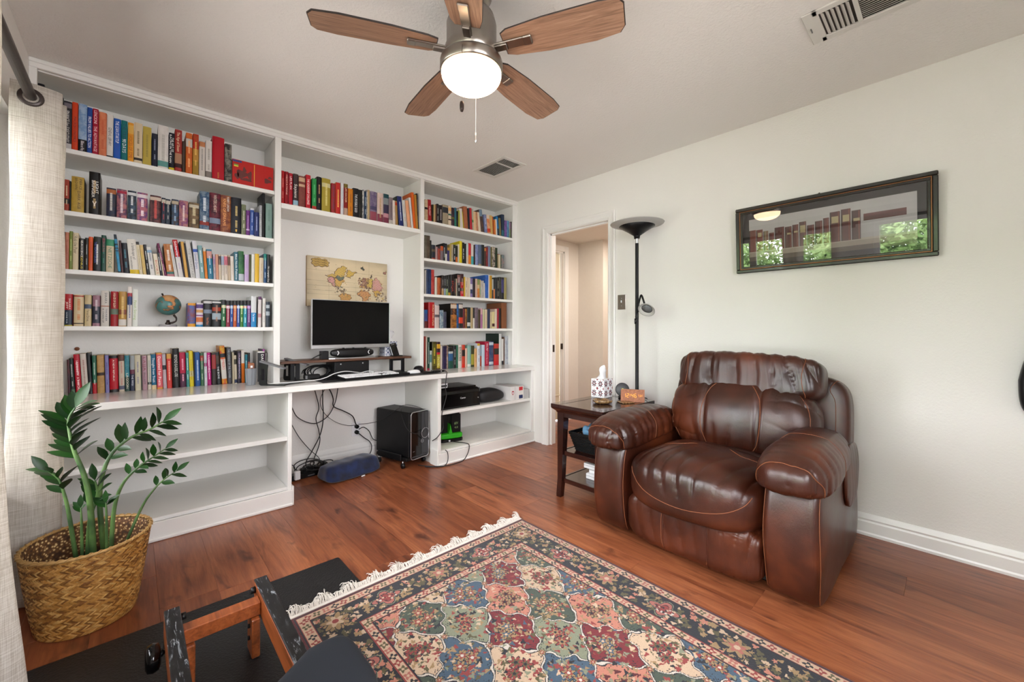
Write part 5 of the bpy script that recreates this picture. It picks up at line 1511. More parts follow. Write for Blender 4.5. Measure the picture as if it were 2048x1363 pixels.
while xx < RX0 + RW - .004:
    tuft = math.sin((xx - RX0) * 58) * .5 + .5
    for q in range(2):
        L = .022 + .055 * tuft ** 2 * rf.random() + .012 * rf.random(); dx = (rf.random() - .5) * .05 + .012 * math.sin((xx - RX0) * 58 + 1.5); hz = .010 + .012 * tuft * rf.random()
        p = [(xx, RY1 + .014, .0085), (xx + dx * .3, RY1 + .014 + L * .4, .0085 + hz), (xx + dx * .8, RY1 + .014 + L * .85, .008 + hz * .6), (xx + dx * 1.2, RY1 + .012 + L, .0075)]
        fr.tube(spline(p, 3), [.0016] * 9 + [.0008], 4, True)
    xx += .0042
fo_ = fr.build('fringe', 'fringe_cotton', rug, recalc=False); fo_['kind'] = 'stuff'
# ------------------------------------------------------------------ ceiling fan
FX, FY = .967, 1.281
fan = thing('ceiling_fan', 'five blade wooden ceiling fan with a glowing frosted glass bowl light', 'ceiling fan', (FX, FY, ZC))
C0 = (FX, FY, 0)
MB().lathe([(0, ZC - .001), (.075, ZC - .001), (.078, ZC - .03), (.06, ZC - .055), (.05, ZC - .06), (0, ZC - .06)], C0, 32).build('canopy', 'brushed_nickel', fan)
MB().lathe([(0, 2.381), (.05, 2.381), (.055, 2.36), (.088, 2.335), (.098, 2.30), (.098, 2.215), (.104, 2.205), (.104, 2.165), (.09, 2.158), (0, 2.158)], C0, 40).build('motor_housing', 'brushed_nickel', fan)
MB().lathe([(.06, 2.157), (.121, 2.157), (.123, 2.15), (.123, 2.118), (.118, 2.114), (.06, 2.114)], C0, 40).build('light_fitter', 'brushed_nickel', fan)
bowl = [(.117, 2.113)] + [(.117 * math.cos(a), 2.105 - .062 * math.sin(a)) for a in np.linspace(0, PI / 2 * .985, 14)] + [(0.0005, 2.043)]
MB().lathe(bowl, C0, 40).build('glass_bowl', 'lamp_glass', fan)
def blade_mesh():
    outl = [(.135, -.045), (.16, -.058), (.30, -.070), (.50, -.074), (.568, -.066), (.584, -.045), (.584, .040), (.566, .066), (.48, .078), (.30, .074), (.17, .060), (.135, .048)]
    n = len(outl); v = []; f = []
    for zz, sc in ((-.0035, .985), (-.002, 1), (.002, 1), (.0035, .985)):
        for x, y in outl: v.append((.36 + (x - .36) * sc, y * sc, zz))
    f.append(tuple(range(n - 1, -1, -1))); f.append(tuple(range(3 * n, 4 * n)))
    mi = [0, 1]
    for L in range(3):
        for k in range(n): f.append((L * n + k, L * n + (k + 1) % n, (L + 1) * n + (k + 1) % n, (L + 1) * n + k)); mi.append(1)
    return v, f, mi
simple('blade_edge', '2a201c', .5)
bv, bf, bmi = blade_mesh()
for k in range(5):
    ang = R(154 - 72 * k)
    rot = Matrix.Translation((FX, FY, 2.2)) @ Matrix.Rotation(ang, 4, 'Z') @ Matrix.Rotation(R(-11), 4, 'X')
    b = mobj('blade', [tuple(p) for p in bv], bf, None, None, mats=['blade_wood', 'blade_edge'], midx=bmi)
    b.parent = fan; b.matrix_parent_inverse = Matrix.Translation((FX, FY, ZC)).inverted(); b.matrix_world = rot
    b.matrix_basis = rot
    ir = MB().box(.095, .245, -.018, .018, -.012, -.0042, .002).box(.085, .15, -.014, .014, -.02, -.006, .002).box(.215, .247, -.02, .02, -.014, -.0042, .003)
    for v_ in range(len(ir.v)): ir.v[v_] = tuple(rot @ Vector(ir.v[v_]))
    ir.build('blade_bracket', 'brushed_nickel', fan)
MB().tube([(.880, 1.212, 2.150), (.867, 1.206, 2.140), (.867, 1.206, 1.934)], .0012, 5).build('pull_chain', 'brushed_nickel', fan)
MB().lathe([(.001, 1.934), (.0065, 1.931), (.008, 1.92), (.0075, 1.905), (.005, 1.896), (.001, 1.895)], (.867, 1.206, 0), 10).build('chain_fob', 'bronze_dark', fan)
MB().tube([(1.036, 1.344, 2.135), (1.046, 1.355, 2.12), (1.046, 1.355, 1.93)], .0010, 5).build('pull_chain', 'white_plastic', fan)
MB().lathe([(.001, 1.932), (.005, 1.929), (.006, 1.915), (.004, 1.903), (.006, 1.895), (.001, 1.888)], (1.046, 1.355, 0), 10).build('chain_fob', 'silver', fan)

# ------------------------------------------------------------------ ceiling vents
simple('vent_white', 'dad8d3', .4)
simple('vent_dark', '3a3530', .8)
def vent(x0, x1, y0, y1, label, cross):
    v = thing('ceiling_vent', label, 'vent', ((x0 + x1) / 2, (y0 + y1) / 2, ZC), 'ceiling air vents')
    f = MB(); b = .035; zb = ZC - .009
    f.box(x0, x1, y0, y0 + b, zb, ZC - .001, .003); f.box(x0, x1, y1 - b - (.02 if cross else 0), y1, zb, ZC - .001, .003)
    f.box(x0, x0 + b, y0 + b, y1 - b, zb, ZC - .001, .003); f.box(x1 - b, x1, y0 + b, y1 - b, zb, ZC - .001, .003)
    f.build('frame', 'vent_white', v)
    box('duct_backing', x0 + b, x1 - b, y0 + b, y1 - b, ZC - .0025, ZC - .0008, 'vent_dark', v)
    ys = y1 - b - .02
    if cross:
        n = 6
        for k in range(n):
            yy = ys - .012 - k * .0165
            s = MB().box(x0 + b + .003, x1 - b - .003, -.007, .007, -.0006, .0006); s.xf(Matrix.Translation((0, yy, ZC - .0065)) @ Matrix.Rotation(R(35), 4, 'X')); s.build('slat', 'vent_white', v)
        ye = ys - .11
        box('divider', x0 + b, x1 - b, ye - .016, ye, ZC - .009, ZC - .003, 'vent_white', v)
        a0, a1 = y0 + b, ye - .016
        n = 13
    else:
        a0, a1 = y0 + b, y1 - b; n = 12
        box('divider', x0 + b, x1 - b, a0 + .09, a0 + .10, ZC - .009, ZC - .003, 'vent_white', v)
    for k in range(n):
        xx = x0 + b + (x1 - x0 - 2 * b) * (k + .5) / n
        s = MB().box(-.005, .005, a0 + .002, a1 - .002, -.0006, .0006); s.xf(Matrix.Translation((xx, 0, ZC - .006)) @ Matrix.Rotation(R(-38), 4, 'Y')); s.build('slat', 'vent_white', v)
    if cross: MB().box(x0 + .11, x0 + .14, y1 - .018, y1 - .014, ZC - .014, ZC - .008, .001).build('damper_lever', 'mid_grey', v)
vent(2.064, 2.312, 2.324, 2.722, 'small white ceiling air vent near the bookcase corner', False)
vent(2.066, 2.312, .03, .431, 'white louvred ceiling air vent above the framed picture', True)

# ------------------------------------------------------------------ framed picture (hung with its top leaning forward)
pic = thing('framed_picture', 'long black framed picture of old red books behind reflecting glass', 'picture', (XR - .03, .50, 1.68))
PY0, PY1, PZ0, PZ1 = .040, .955, 1.474, 1.890
tilt = Matrix.Translation((XR - .024, 0, PZ0)) @ Matrix.Rotation(R(-2.9), 4, 'Y') @ Matrix.Translation((-(XR - .024), 0, -PZ0))
def pbox(name, y0, y1, z0, z1, x0, x1, mat, b=0.0):
    m = MB().box(XR - .024 - x1, XR - .024 - x0, y0, y1, z0, z1, b); m.xf(tilt); return m.build(name, mat, pic)
def rail(name, o, w, x0, x1, mat, b):
    a0, a1, c0, c1 = PY0 + o, PY1 - o, PZ0 + o, PZ1 - o
    m = MB()
    for q in ((a0, a1, c0, c0 + w), (a0, a1, c1 - w, c1), (a0, a0 + w, c0 + w, c1 - w), (a1 - w, a1, c0 + w, c1 - w)): m.box(XR - .024 - x1, XR - .024 - x0, q[0], q[1], q[2], q[3], b)
    m.xf(tilt); return m.build(name, mat, pic)
rail('outer_moulding', 0, .022, -.018, .012, 'frame_wood', .004)
simple('copper_line', '9a6a48', .35, .7)
rail('gilt_line', .0222, .004, -.01, .009, 'copper_line', .001)
rail('inner_moulding', .0264, .014, -.01, .006, 'frame_wood', .002)
bd = MB()
for k in range(78):
    for zz in (PZ0 + .037, PZ1 - .037):
        bd.box(XR - .024 - .0085, XR - .024 - .006, PY0 + .04 + k * .0107, PY0 + .0455 + k * .0107, zz - .0022, zz + .0022, .0008)
for k in range(30):
    for yy in (PY0 + .037, PY1 - .037):
        bd.box(XR - .024 - .0085, XR - .024 - .006, yy - .0022, yy + .0022, PZ0 + .045 + k * .0107, PZ0 + .0505 + k * .0107, .0008)
bd.xf(tilt); bo = bd.build('beading', 'bronze_dark', pic); bo['kind'] = 'stuff'
simple('mat_board', '2a2626', .8)
pbox('mat_board', PY0 + .038, PY1 - .038, PZ0 + .038, PZ1 - .038, -.008, -.004, 'mat_board')
# the print: rows of old red volumes with cream labels on a pale ledge
pv, pf, pc = [], [], []
X_ = XR - .024 + .0035
ax0, ax1, az0, az1 = PY0 + .075, PY1 - .075, PZ0 + .072, PZ1 - .080
def pr(u0, u1, w0, w1, c, k=0):
    # u from the left edge of the print as seen, w from its bottom
    k0 = len(pv); xx = X_ - .0001 * k
    for u, w in ((u0, w0), (u1, w0), (u1, w1), (u0, w1)): pv.append((xx, ax1 - u * (ax1 - ax0), az0 + w * (az1 - az0)))
    pf.append((k0, k0 + 1, k0 + 2, k0 + 3)); pc.append(srgb(c))
for q in range(16):
    for r_ in range(6):
        sh_ = .95 + .09 * r_ + .02 * math.sin(q * 2 + r_); pr(q / 16, (q + 1) / 16, r_ / 6, (r_ + 1) / 6, (sh_ * .50, sh_ * .46, sh_ * .47))
pr(0, 1, 0, .10, '5a4a40', 1); pr(0, 1, .10, .22, 'a8988a', 1); pr(0, 1, .20, .24, 'c0b4a8', 2)
xs_ = [(0, .05, .74, '7c3a2c'), (.052, .10, .73, '7a3226'), (.105, .14, .68, '9a8468'), (.145, .18, .62, '6a2a24'), (.185, .25, .72, '5c2420'), (.255, .30, .70, '5a2622'), (.305, .345, .72, '68302a'), (.35, .395, .76, '5c2622'), (.40, .445, .66, '642a26'), (.45, .495, .72, '5c2420'), (.50, .535, .76, '6c302a'), (.54, .60, .86, '5a221e'), (.605, .66, .88, '5c2622'), (.665, .715, .82, '4a1e1c')]
for u0, u1, w1, c in xs_:
    pr(u0, u1, .22, w1, c, 3); pr(u0, u0 + .006, .22, w1 - .01, '2c1614', 4); pr(u1 - .012, u1 - .006, .22, w1 - .01, '8a4438', 4)
for u0, u1, w0, w1 in ((.065, .092, .56, .66), (.27, .295, .52, .56), (.315, .34, .54, .58), (.356, .39, .52, .68), (.55, .59, .62, .76), (.615, .652, .62, .76), (.675, .71, .60, .66)): pr(u0, u1, w0, w1, 'c8b48a', 5)
pr(.73, .95, .66, .72, '6a2c26', 3); pr(.73, .95, .58, .66, '5a2420', 3)
po = mobj('print', [tuple(tilt @ Vector(p)) for p in pv], pf, 'flat_print', pic, col=pc)
pbox('glass', PY0 + .036, PY1 - .036, PZ0 + .036, PZ1 - .036, .0035, .0045, 'picture_glass')
MB().tube([(XR - .001, .52, 1.905), (XR - .018, .52, 1.897)], .004, 8).build('hanging_hook', 'bronze_dark', pic)

# ------------------------------------------------------------------ light switch, hanging bag
sw = thing('light_switch', 'brushed metal light switch plate beside the doorway', 'switch', (XR, 1.831, 1.333))
box('plate', XR - .006, XR - .0005, 1.794, 1.868, 1.273, 1.393, 'brushed_nickel', sw, .002)
box('toggle', XR - .016, XR - .006, 1.827, 1.835, 1.328, 1.348, 'white_plastic', sw, .002)
for zz in (1.303, 1.363): MB().cyl((XR - .0075, 1.831, zz), (XR - .006, 1.831, zz), .0035, 10).build('screw', 'silver', sw)
bg_ = thing('hanging_bag', 'black fabric bag hanging on the white wall at the right edge', 'bag', (2.88, -.26, .74))
bV, bF = rblock(14, 1, 1, 1); bq = soft(bV, 3.5); bq = bq * np.array([.035, .075, .16]); bq[:, 1] *= 1 - .35 * np.clip(bq[:, 2] / .16, 0, 1); bq += np.array([2.885, -.275, .885]); mobj('bag_body', bq, bF, 'navy_fabric' if 'navy_fabric' in M else 'black_plastic', bg_, smooth=True)
MB().tube(spline([(2.885, -.305, 1.03), (2.895, -.30, 1.15), (2.90, -.275, 1.22), (2.895, -.25, 1.15), (2.885, -.245, 1.03)], 5), .006, 6).build('strap', 'black_plastic', bg_)
MB().tube([(XR - .001, -.275, 1.215), (XR - .03, -.275, 1.215), (XR - .035, -.275, 1.235)], .005, 8).build('wall_hook', 'silver', bg_)

# ------------------------------------------------------------------ floor lamp
LX, LY = 2.715, 1.575
fl_ = thing('floor_lamp', 'black torchiere floor lamp with a white dish shade and side reading light', 'lamp', (LX, LY, 0))
t = NT('frosted_white'); t.base('e6e4e0'); t.set(Roughness=.5); t.b.inputs['Transmission Weight'].default_value = .55
LC = (LX, LY, 0)
MB().lathe([(0, .002), (.115, .002), (.118, .012), (.11, .022), (.03, .03), (.016, .04), (0, .04)], LC, 32).build('base', 'black_metal', fl_)
MB().lathe([(.0125, .038), (.0125, .62), (.0135, .625), (.0125, .63), (.0125, 1.20), (.0135, 1.205), (.0125, 1.21), (.0125, 1.745)], LC, 16).build('pole', 'black_metal', fl_)
MB().lathe([(.007, 1.74), (.009, 1.75), (.009, 1.775), (.011, 1.78)], LC, 14).build('stem_collar', 'silver', fl_)
MB().lathe([(.0, 1.778), (.020, 1.778), (.022, 1.795), (.024, 1.80), (.07, 1.832), (.128, 1.868), (.126, 1.872), (.06, 1.84), (0, 1.815)], LC, 40).build('lamp_cone', 'black_metal', fl_)
MB().lathe([(.120, 1.868), (.150, 1.878), (.19, 1.886), (.192, 1.890), (.150, 1.884), (.10, 1.878), (0, 1.874)], LC, 48).build('dish_shade', 'frosted_white', fl_)
dirv = Vector((.68, -.73, 0))
nk = [(LX - .012, LY - .012, 1.235), (LX - .02, LY - .022, 1.25), (LX - .02, LY - .026, 1.30), (LX - .03, LY - .048, 1.352), (LX - .035, LY - .062, 1.345), (LX - .04, LY - .085, 1.285)]
MB().tube(spline(nk, 6), .007, 8).build('reading_arm', 'black_plastic', fl_)
hm = Matrix.Translation((LX - .035, LY - .10, 1.258)) @ Matrix.Rotation(R(35), 4, Vector((.7, .7, 0))) @ Matrix.Rotation(R(-35), 4, Vector((.73, -.68, 0)))
h1 = MB().lathe([(0, .028), (.018, .026), (.036, .010), (.040, 0), (.036, -.002), (0, -.002)], (0, 0, 0), 24); h1.xf(hm); h1.build('reading_head', 'dark_grey_plastic', fl_)
h2 = MB().lathe([(.040, .002), (.058, -.010), (.060, -.016), (.056, -.016), (.038, -.004)], (0, 0, 0), 24); h2.xf(hm); h2.build('reading_shade', 'frosted_white', fl_)
h3 = MB().lathe([(0, -.0045), (.034, -.0045), (.034, -.003)], (0, 0, 0), 24); h3.xf(hm); h3.build('diffuser', 'mid_grey', fl_)
MB().lathe([(.001, 1.15), (.008, 1.15), (.008, 1.19), (.001, 1.19)], (LX - .013, LY + .004, 0), 10).build('switch_knob', 'black_plastic', fl_)

# ------------------------------------------------------------------ side table
TX0, TX1, TY0, TY1, TZ = 2.045, 2.67, 1.412, 1.824, .615
tb = thing('side_table', 'dark espresso side table with two lower shelves beside the recliner', 'table', ((TX0 + TX1) / 2, (TY0 + TY1) / 2, 0))
prof = [(0, TZ - .008), (.002, TZ - .002), (.006, TZ), (None, None)]
tp = MB()
tp.box(TX0 + .07, TX1 - .07, TY0 + .07, TY1 - .07, TZ - .024, TZ - .0015)
tp.build('top_panel', 'espresso_wood', tb)
rm = MB()
for (a0, a1, b0, b1) in ((TX0, TX1, TY0, TY0 + .069), (TX0, TX1, TY1 - .069, TY1), (TX0, TX0 + .069, TY0 + .0692, TY1 - .0692), (TX1 - .069, TX1, TY0 + .0692, TY1 - .0692)): rm.box(a0, a1, b0, b1, TZ - .022, TZ, .002)
rm.build('top_frame', 'espresso_wood', tb)
# flared moulding under the top
rings = [(0, TZ - .0225), (.004, TZ - .030), (.016, TZ - .040), (.026, TZ - .048), (.028, TZ - .056)]
v, f = [], []
for d, z in rings: v += [(TX0 + d, TY0 + d, z), (TX1 - d, TY0 + d, z), (TX1 - d, TY1 - d, z), (TX0 + d, TY1 - d, z)]
for i in range(len(rings) - 1):
    for k in range(4): f.append((i * 4 + k, i * 4 + (k + 1) % 4, i * 4 + 4 + (k + 1) % 4, i * 4 + 4 + k))
f.append((0, 1, 2, 3)); f.append(tuple(range(len(v) - 4, len(v))))
mobj('moulding', v, f, 'espresso_wood', tb, recalc=True)
ap = MB(); A0 = .034
for q in ((TX0 + A0, TX1 - A0, TY0 + A0, TY0 + A0 + .018), (TX0 + A0, TX1 - A0, TY1 - A0 - .018, TY1 - A0), (TX0 + A0, TX0 + A0 + .018, TY0 + A0 + .018, TY1 - A0 - .018), (TX1 - A0 - .018, TX1 - A0, TY0 + A0 + .018, TY1 - A0 - .018)): ap.box(*q, TZ - .085, TZ - .0565)
ap.build('apron', 'espresso_wood', tb)
for sx, sy in ((0, 0), (1, 0), (1, 1), (0, 1)):
    cx = (TX0 + .058, TX1 - .058)[sx]; cy = (TY0 + .058, TY1 - .058)[sy]; ox = (-1, 1)[sx]; oy = (-1, 1)[sy]
    v, f = [], []
    for z, d, w in ((TZ - .057, 0, .026), (.50, 0, .026), (.40, .002, .024), (.25, .004, .021), (.12, .006, .019), (.02, .012, .018), (0, .013, .017)):
        for a, b in ((-1, -1), (1, -1), (1, 1), (-1, 1)): v.append((cx + ox * d + a * w, cy + oy * d + b * w, z))
    for i in range(6):
        for k in range(4): f.append((i * 4 + k, i * 4 + (k + 1) % 4, i * 4 + 4 + (k + 1) % 4, i * 4 + 4 + k))
    f.append((3, 2, 1, 0)); f.append(tuple(range(24, 28)))
    mobj('leg', v, f, 'espresso_wood', tb, recalc=True)
box('shelf', TX0 + .062, TX1 - .062, TY0 + .062, TY1 - .062, .285, .305, 'espresso_wood', tb, .002)
box('shelf', TX0 + .058, TX1 - .058, TY0 + .058, TY1 - .058, .105, .125, 'espresso_wood', tb, .002)
for zz in (.278, .098): 
    r_ = MB(); 
    for q in ((TX0 + .045, TX0 + .061, TY0 + .08, TY1 - .08), (TX1 - .061, TX1 - .045, TY0 + .08, TY1 - .08), (TX0 + .08, TX1 - .08, TY1 - .061, TY1 - .045), (TX0 + .08, TX1 - .08, TY0 + .045, TY0 + .061)): r_.box(*q, zz, zz + .03, .002)
    r_.build('shelf_rail', 'espresso_wood', tb)

# tissue box with star print
def quilt(name, lo, hi, z0, z1, par, ground, cols, nx_, nz_, tissue=True, rotz=0.0):
    (x0, y0), (x1, y1) = lo, hi
    bx_ = box('carton', x0, x1, y0, y1, z0, z1, ground, par, .002)
    pv, pf, pc = [], [], []
    def poly(face, pts, c):
        k = len(pv)
        for u, w in pts:
            if face == 0: pv.append((x0 + u * (x1 - x0), y0 - .0006, z0 + w * (z1 - z0)))
            elif face == 1: pv.append((x0 - .0006, y1 - u * (y1 - y0), z0 + w * (z1 - z0)))
        pf.append(tuple(range(k, k + len(pts)))); pc.append(srgb(c))
    for face in (0, 1):
        for i in range(nx_):
            for j in range(nz_):
                cu, cw = (i + .5) / nx_, (j + .5) / nz_; ru, rw = .44 / nx_, .44 / nz_
                for q in range(8):
                    a = q * PI / 4; c = cols[q % 2]
                    tip = (cu + ru * math.cos(a), cw + rw * math.sin(a))
                    l_ = (cu + ru * .5 * math.cos(a + .36), cw + rw * .5 * math.sin(a + .36)); r_ = (cu + ru * .5 * math.cos(a - .36), cw + rw * .5 * math.sin(a - .36))
                    poly(face, [(cu + ru * .12 * math.cos(a), cw + rw * .12 * math.sin(a)), r_, tip, l_], c)
                poly(face, [(cu + ru * 1.12, cw + rw * .72), (cu + ru * 1.12 - .0, cw + rw * .72)] if False else [(min(1, cu + .5 / nx_), min(1, max(0, cw + .5 / nz_ - .09))), (min(1, cu + .5 / nx_ + .09), min(1, cw + .5 / nz_)), (min(1, cu + .5 / nx_), min(1, cw + .5 / nz_ + .09)), (cu + .5 / nx_ - .09, min(1, cw + .5 / nz_))], cols[2])
    mobj('carton_print', pv, pf, 'flat_print', par, col=pc)
    if tissue:
        cx, cy = (x0 + x1) / 2, (y0 + y1) / 2; v, f = [], []; n = 14
        prof = [(.030, z1 + .0005), (.024, z1 + .015), (.019, z1 + .04), (.022, z1 + .065), (.019, z1 + .085)]
        for r_, z in prof:
            for k in range(n):
                a = 2 * PI * k / n; rr = r_ * (1 + .35 * math.sin(3 * a + z * 60) + .2 * math.sin(7 * a))
                v.append((cx + rr * math.cos(a) * 1.5 + .18 * (z - z1), cy + rr * .7 * math.sin(a), z + .012 * math.sin(2 * a) * (z - z1) / .095))
        for i in range(len(prof) - 1):
            for k in range(n): f.append((i * n + k, i * n + (k + 1) % n, i * n + n + (k + 1) % n, i * n + n + k))
        mobj('tissue', v, f, 'tissue_paper', par, smooth=True)
tis = thing('tissue_box', 'cube tissue box with maroon star print on the side table', 'tissue box', (2.52, 1.74, TZ))
quilt('tissue_box', (2.468, 1.695), (2.578, 1.805), TZ, TZ + .135, tis, 'white_plastic', ['7c2a34', '3a2a34', '8a3a40'], 2, 2)
sp = thing('smart_speaker', 'small round dark grey speaker with a glowing dot on the side table', 'speaker', (2.60, 1.63, TZ))
spm = Matrix.Translation((2.605, 1.628, TZ + .058)) @ Matrix.Rotation(R(-47.5), 4, 'Z') @ Matrix.Rotation(R(80), 4, 'X')
m = MB().lathe([(0, .008), (.044, .008), (.049, .004), (.050, -.004), (.046, -.010), (0, -.010)], (0, 0, 0), 32); m.xf(spm); m.build('disc_body', 'dark_grey_plastic', sp)
m = MB().lathe([(0, .0095), (.0085, .0095), (.0085, .0075)], (0, 0, 0), 16); m.xf(spm); m.build('status_light', 'led_green', sp)
MB().lathe([(0, .0005), (.030, .0005), (.032, .006), (.028, .012), (.01, .016), (0, .016)], (2.605, 1.628, TZ), 20).build('stand_foot', 'black_plastic', sp)
# clock
ck = thing('digital_clock', 'wooden wedge digital clock with amber digits on the side table', 'clock', (2.53, 1.50, TZ))
ckm = Matrix.Translation((2.515, 1.492, TZ)) @ Matrix.Rotation(R(-62), 4, 'Z')
hw = .078
v = [(-hw, -.026, .0008), (hw, -.026, .0008), (hw, .03, .0008), (-hw, .03, .0008), (-hw, .004, .082), (hw, .004, .082), (hw, .012, .082), (-hw, .012, .082)]
m = MB().add(v, [(0, 3, 2, 1), (4, 5, 6, 7), (0, 1, 5, 4), (1, 2, 6, 5), (2, 3, 7, 6), (3, 0, 4, 7)]); m.xf(ckm); m.build('wedge_body', 'clock_wood', ck)
SEG = {'0': 'abcdef', '1': 'bc', '2': 'abged', '3': 'abgcd', '4': 'fgbc', '5': 'afgcd', '6': 'afgedc', '7': 'abc', '8': 'abcdefg', '9': 'abcfgd', 'F': 'aefg'}
def seg(d, x, z, w, h, th):
    out = MB()
    S_ = {'a': (0, h, w, h), 'b': (w, h / 2, w, h), 'c': (w, 0, w, h / 2), 'd': (0, 0, w, 0), 'e': (0, 0, 0, h / 2), 'f': (0, h / 2, 0, h), 'g': (0, h / 2, w, h / 2)}
    for c in SEG[d]:
        a0, b0, a1, b1 = S_[c]
        def pt(a, b): t_ = (z + b) / .082; return (x + a, -.026 + .03 * t_ - .0008, z + b)
        if a0 == a1: q = [pt(a0 - th, b0 + th * 1.3), pt(a0 + th, b0 + th * 1.3), pt(a0 + th, b1 - th * 1.3), pt(a0 - th, b1 - th * 1.3)]
        else: q = [pt(a0 + th * 1.3, b0 - th), pt(a1 - th * 1.3, b0 - th), pt(a1 - th * 1.3, b0 + th), pt(a0 + th * 1.3, b0 + th)]
        out.add(q, [(0, 1, 2, 3)])
    return out
for d, x in (('1', -.058), ('2', -.037), ('4', -.008), ('6', .013)):
    m = seg(d, x, .030, .012, .024, .0009); m.xf(ckm); m.build('digit', 'led_amber', ck)
m = MB()
for zz in (.038, .048): m.add([(-.0175, -.026 + .03 * zz / .082 - .0008, zz), (-.0145, -.026 + .03 * zz / .082 - .0008, zz), (-.0145, -.026 + .03 * (zz + .003) / .082 - .0008, zz + .003), (-.0175, -.026 + .03 * (zz + .003) / .082 - .0008, zz + .003)], [(0, 1, 2, 3)])
m.xf(ckm); m.build('colon', 'led_amber', ck)
for d, x in (('7', .036), ('3', .047), ('F', .060)):
    m = seg(d, x, .036, .0055, .012, .0006); m.xf(ckm); m.build('digit', 'led_amber', ck)
cable('clock_cord', [(2.575, 1.452, TZ + .010), (2.60, 1.44, TZ + .022), (2.625, 1.445, TZ + .010), (2.655, 1.47, TZ + .006), (2.68, 1.50, TZ - .02), (2.69, 1.51, .3)], .002, parent=ck)
# agate dish and coaster
t = NT('agate_stone'); v_ = t.coord('Object'); nz_ = t.noise(v_, 40, 5, .65, 1.0); t.base(t.ramp(nz_.outputs[0], [(.3, '2a1c12'), (.5, '7a5a38'), (.7, 'b89a6c')])); t.set(Roughness=.12)
ds = MB(); n = 9
for (r_, z) in ((.055, TZ + .0008), (.078, TZ + .012), (.082, TZ + .022), (.074, TZ + .024), (.060, TZ + .012), (.03, TZ + .008), (.001, TZ + .008)):
    for k in range(n * 2):
        a = 2 * PI * k / (n * 2); rr = r_ * (1 + .08 * math.sin(4 * a + 1) + .05 * math.sin(9 * a))
        ds.v.append((2.305 + rr * math.cos(a) * .82, 1.595 + rr * math.sin(a) * .82, z))
for i in range(6):
    for k in range(n * 2): ds.f.append((i * 18 + k, i * 18 + (k + 1) % 18, i * 18 + 18 + (k + 1) % 18, i * 18 + 18 + k)); ds.sm.append(True)
ds.f.append(tuple(range(17, -1, -1))); ds.sm.append(False)
tag(ds.build('stone_dish', 'agate_stone'), 'polished brown agate dish on the side table in front of the tissue box', 'dish')
cm_ = Matrix.Translation((2.44, 1.50, TZ)) @ Matrix.Rotation(R(-30), 4, 'Z')
m = MB().box(-.045, .045, -.045, .045, .0008, .007, .003); m.xf(cm_); co_ = m.build('coaster', 'agate_stone'); tag(co_, 'square brown stone coaster lying in front of the clock', 'coaster')
# woven basket on the middle shelf, with folded cloth
bs = thing('wicker_basket', 'black woven wicker basket on the middle shelf of the side table', 'basket', (2.30, 1.64, .306))
bx0, bx1, by0, by1 = 2.135, 2.50, 1.50, 1.735
sh_ = MB(); rings = 15
for i in range(rings):
    z = .3075 + i * .0085; g = -.03 + .035 * i / rings
    a0, a1, b0, b1 = bx0 - g, bx1 + g, by0 - g, by1 + g
    wv = .0016
    pts = []
    for (p, q) in (((a0, b0), (a1, b0)), ((a1, b0), (a1, b1)), ((a1, b1), (a0, b1)), ((a0, b1), (a0, b0))):
        for k in range(14):
            u = k / 14; ph = (k + i) % 2 * 2 - 1
            nx_, ny_ = (q[1] - p[1]), -(q[0] - p[0]); L_ = math.hypot(nx_, ny_)
            if 6 <= i <= 9 and k % 4 in (1, 2): ph *= -1
            pts.append((p[0] + (q[0] - p[0]) * u + nx_ / L_ * ph * wv, p[1] + (q[1] - p[1]) * u + ny_ / L_ * ph * wv, z))
    pts.append(pts[0])
    sh_.tube(pts, .0042 if i < rings - 2 else .0065, 5, False)
w_ = sh_.build('weave', 'black_plastic', bs, recalc=False); w_['kind'] = 'stuff'
box('basket_floor', bx0 + .03, bx1 - .03, by0 + .03, by1 - .03, .3062, .310, 'black_plastic', bs)
for k in range(5):
    MB().tube([(bx0 + .05 + k * .07, by1 - .03, .308), (bx0 + .045 + k * .075, by1 + .001, .42)], .004, 5).build('stake', 'black_plastic', bs)
simple('blue_cloth', '6f9cc0', .9, bump=.3); simple('dark_cloth', '2a2c34', .9, bump=.3)
def cloth(name, c, half, mat, label, seed):
    V_, F_ = rblock(16, 1, 1, 1); q = soft(V_, 2.6) * np.array(half); q[:, 2] += .008 * nz3(q, seed, (60, 60, 30)) ; q += np.array(c)
    tag(mobj(name, q, F_, mat, None, smooth=True), label, 'cloth')
cloth('folded_cloth', (2.29, 1.655, .425), (.085, .055, .03), 'blue_cloth', 'light blue cloth bundled in the black wicker basket', 3)
cloth('folded_cloth', (2.36, 1.60, .452), (.10, .06, .032), 'dark_cloth', 'dark grey cloth folded on top in the wicker basket', 4)
# white boxes on the bottom shelf
for k, (x0, x1, y0, y1, z0, z1) in enumerate(((2.20, 2.44, 1.50, 1.65, .1255, .160), (2.22, 2.45, 1.50, 1.64, .1605, .196), (2.19, 2.42, 1.49, 1.66, .1965, .228))):
    t_ = thing('flat_box', ['flat white carton at the bottom of the stack under the side table', 'white carton in the middle of the stack under the side table', 'flat white carton on top of the stack under the side table'][k], 'box', ((x0 + x1) / 2, (y0 + y1) / 2, z0), 'cartons under the side table')
    box('carton', x0, x1, y0, y1, z0, z1, 'white_plastic', t_, .002)
    box('lid_seam', x0 - .0004, x1 + .0004, y0 - .0004, y1 + .0004, z0 + (z1 - z0) * .55, z0 + (z1 - z0) * .60, 'mid_grey', t_)
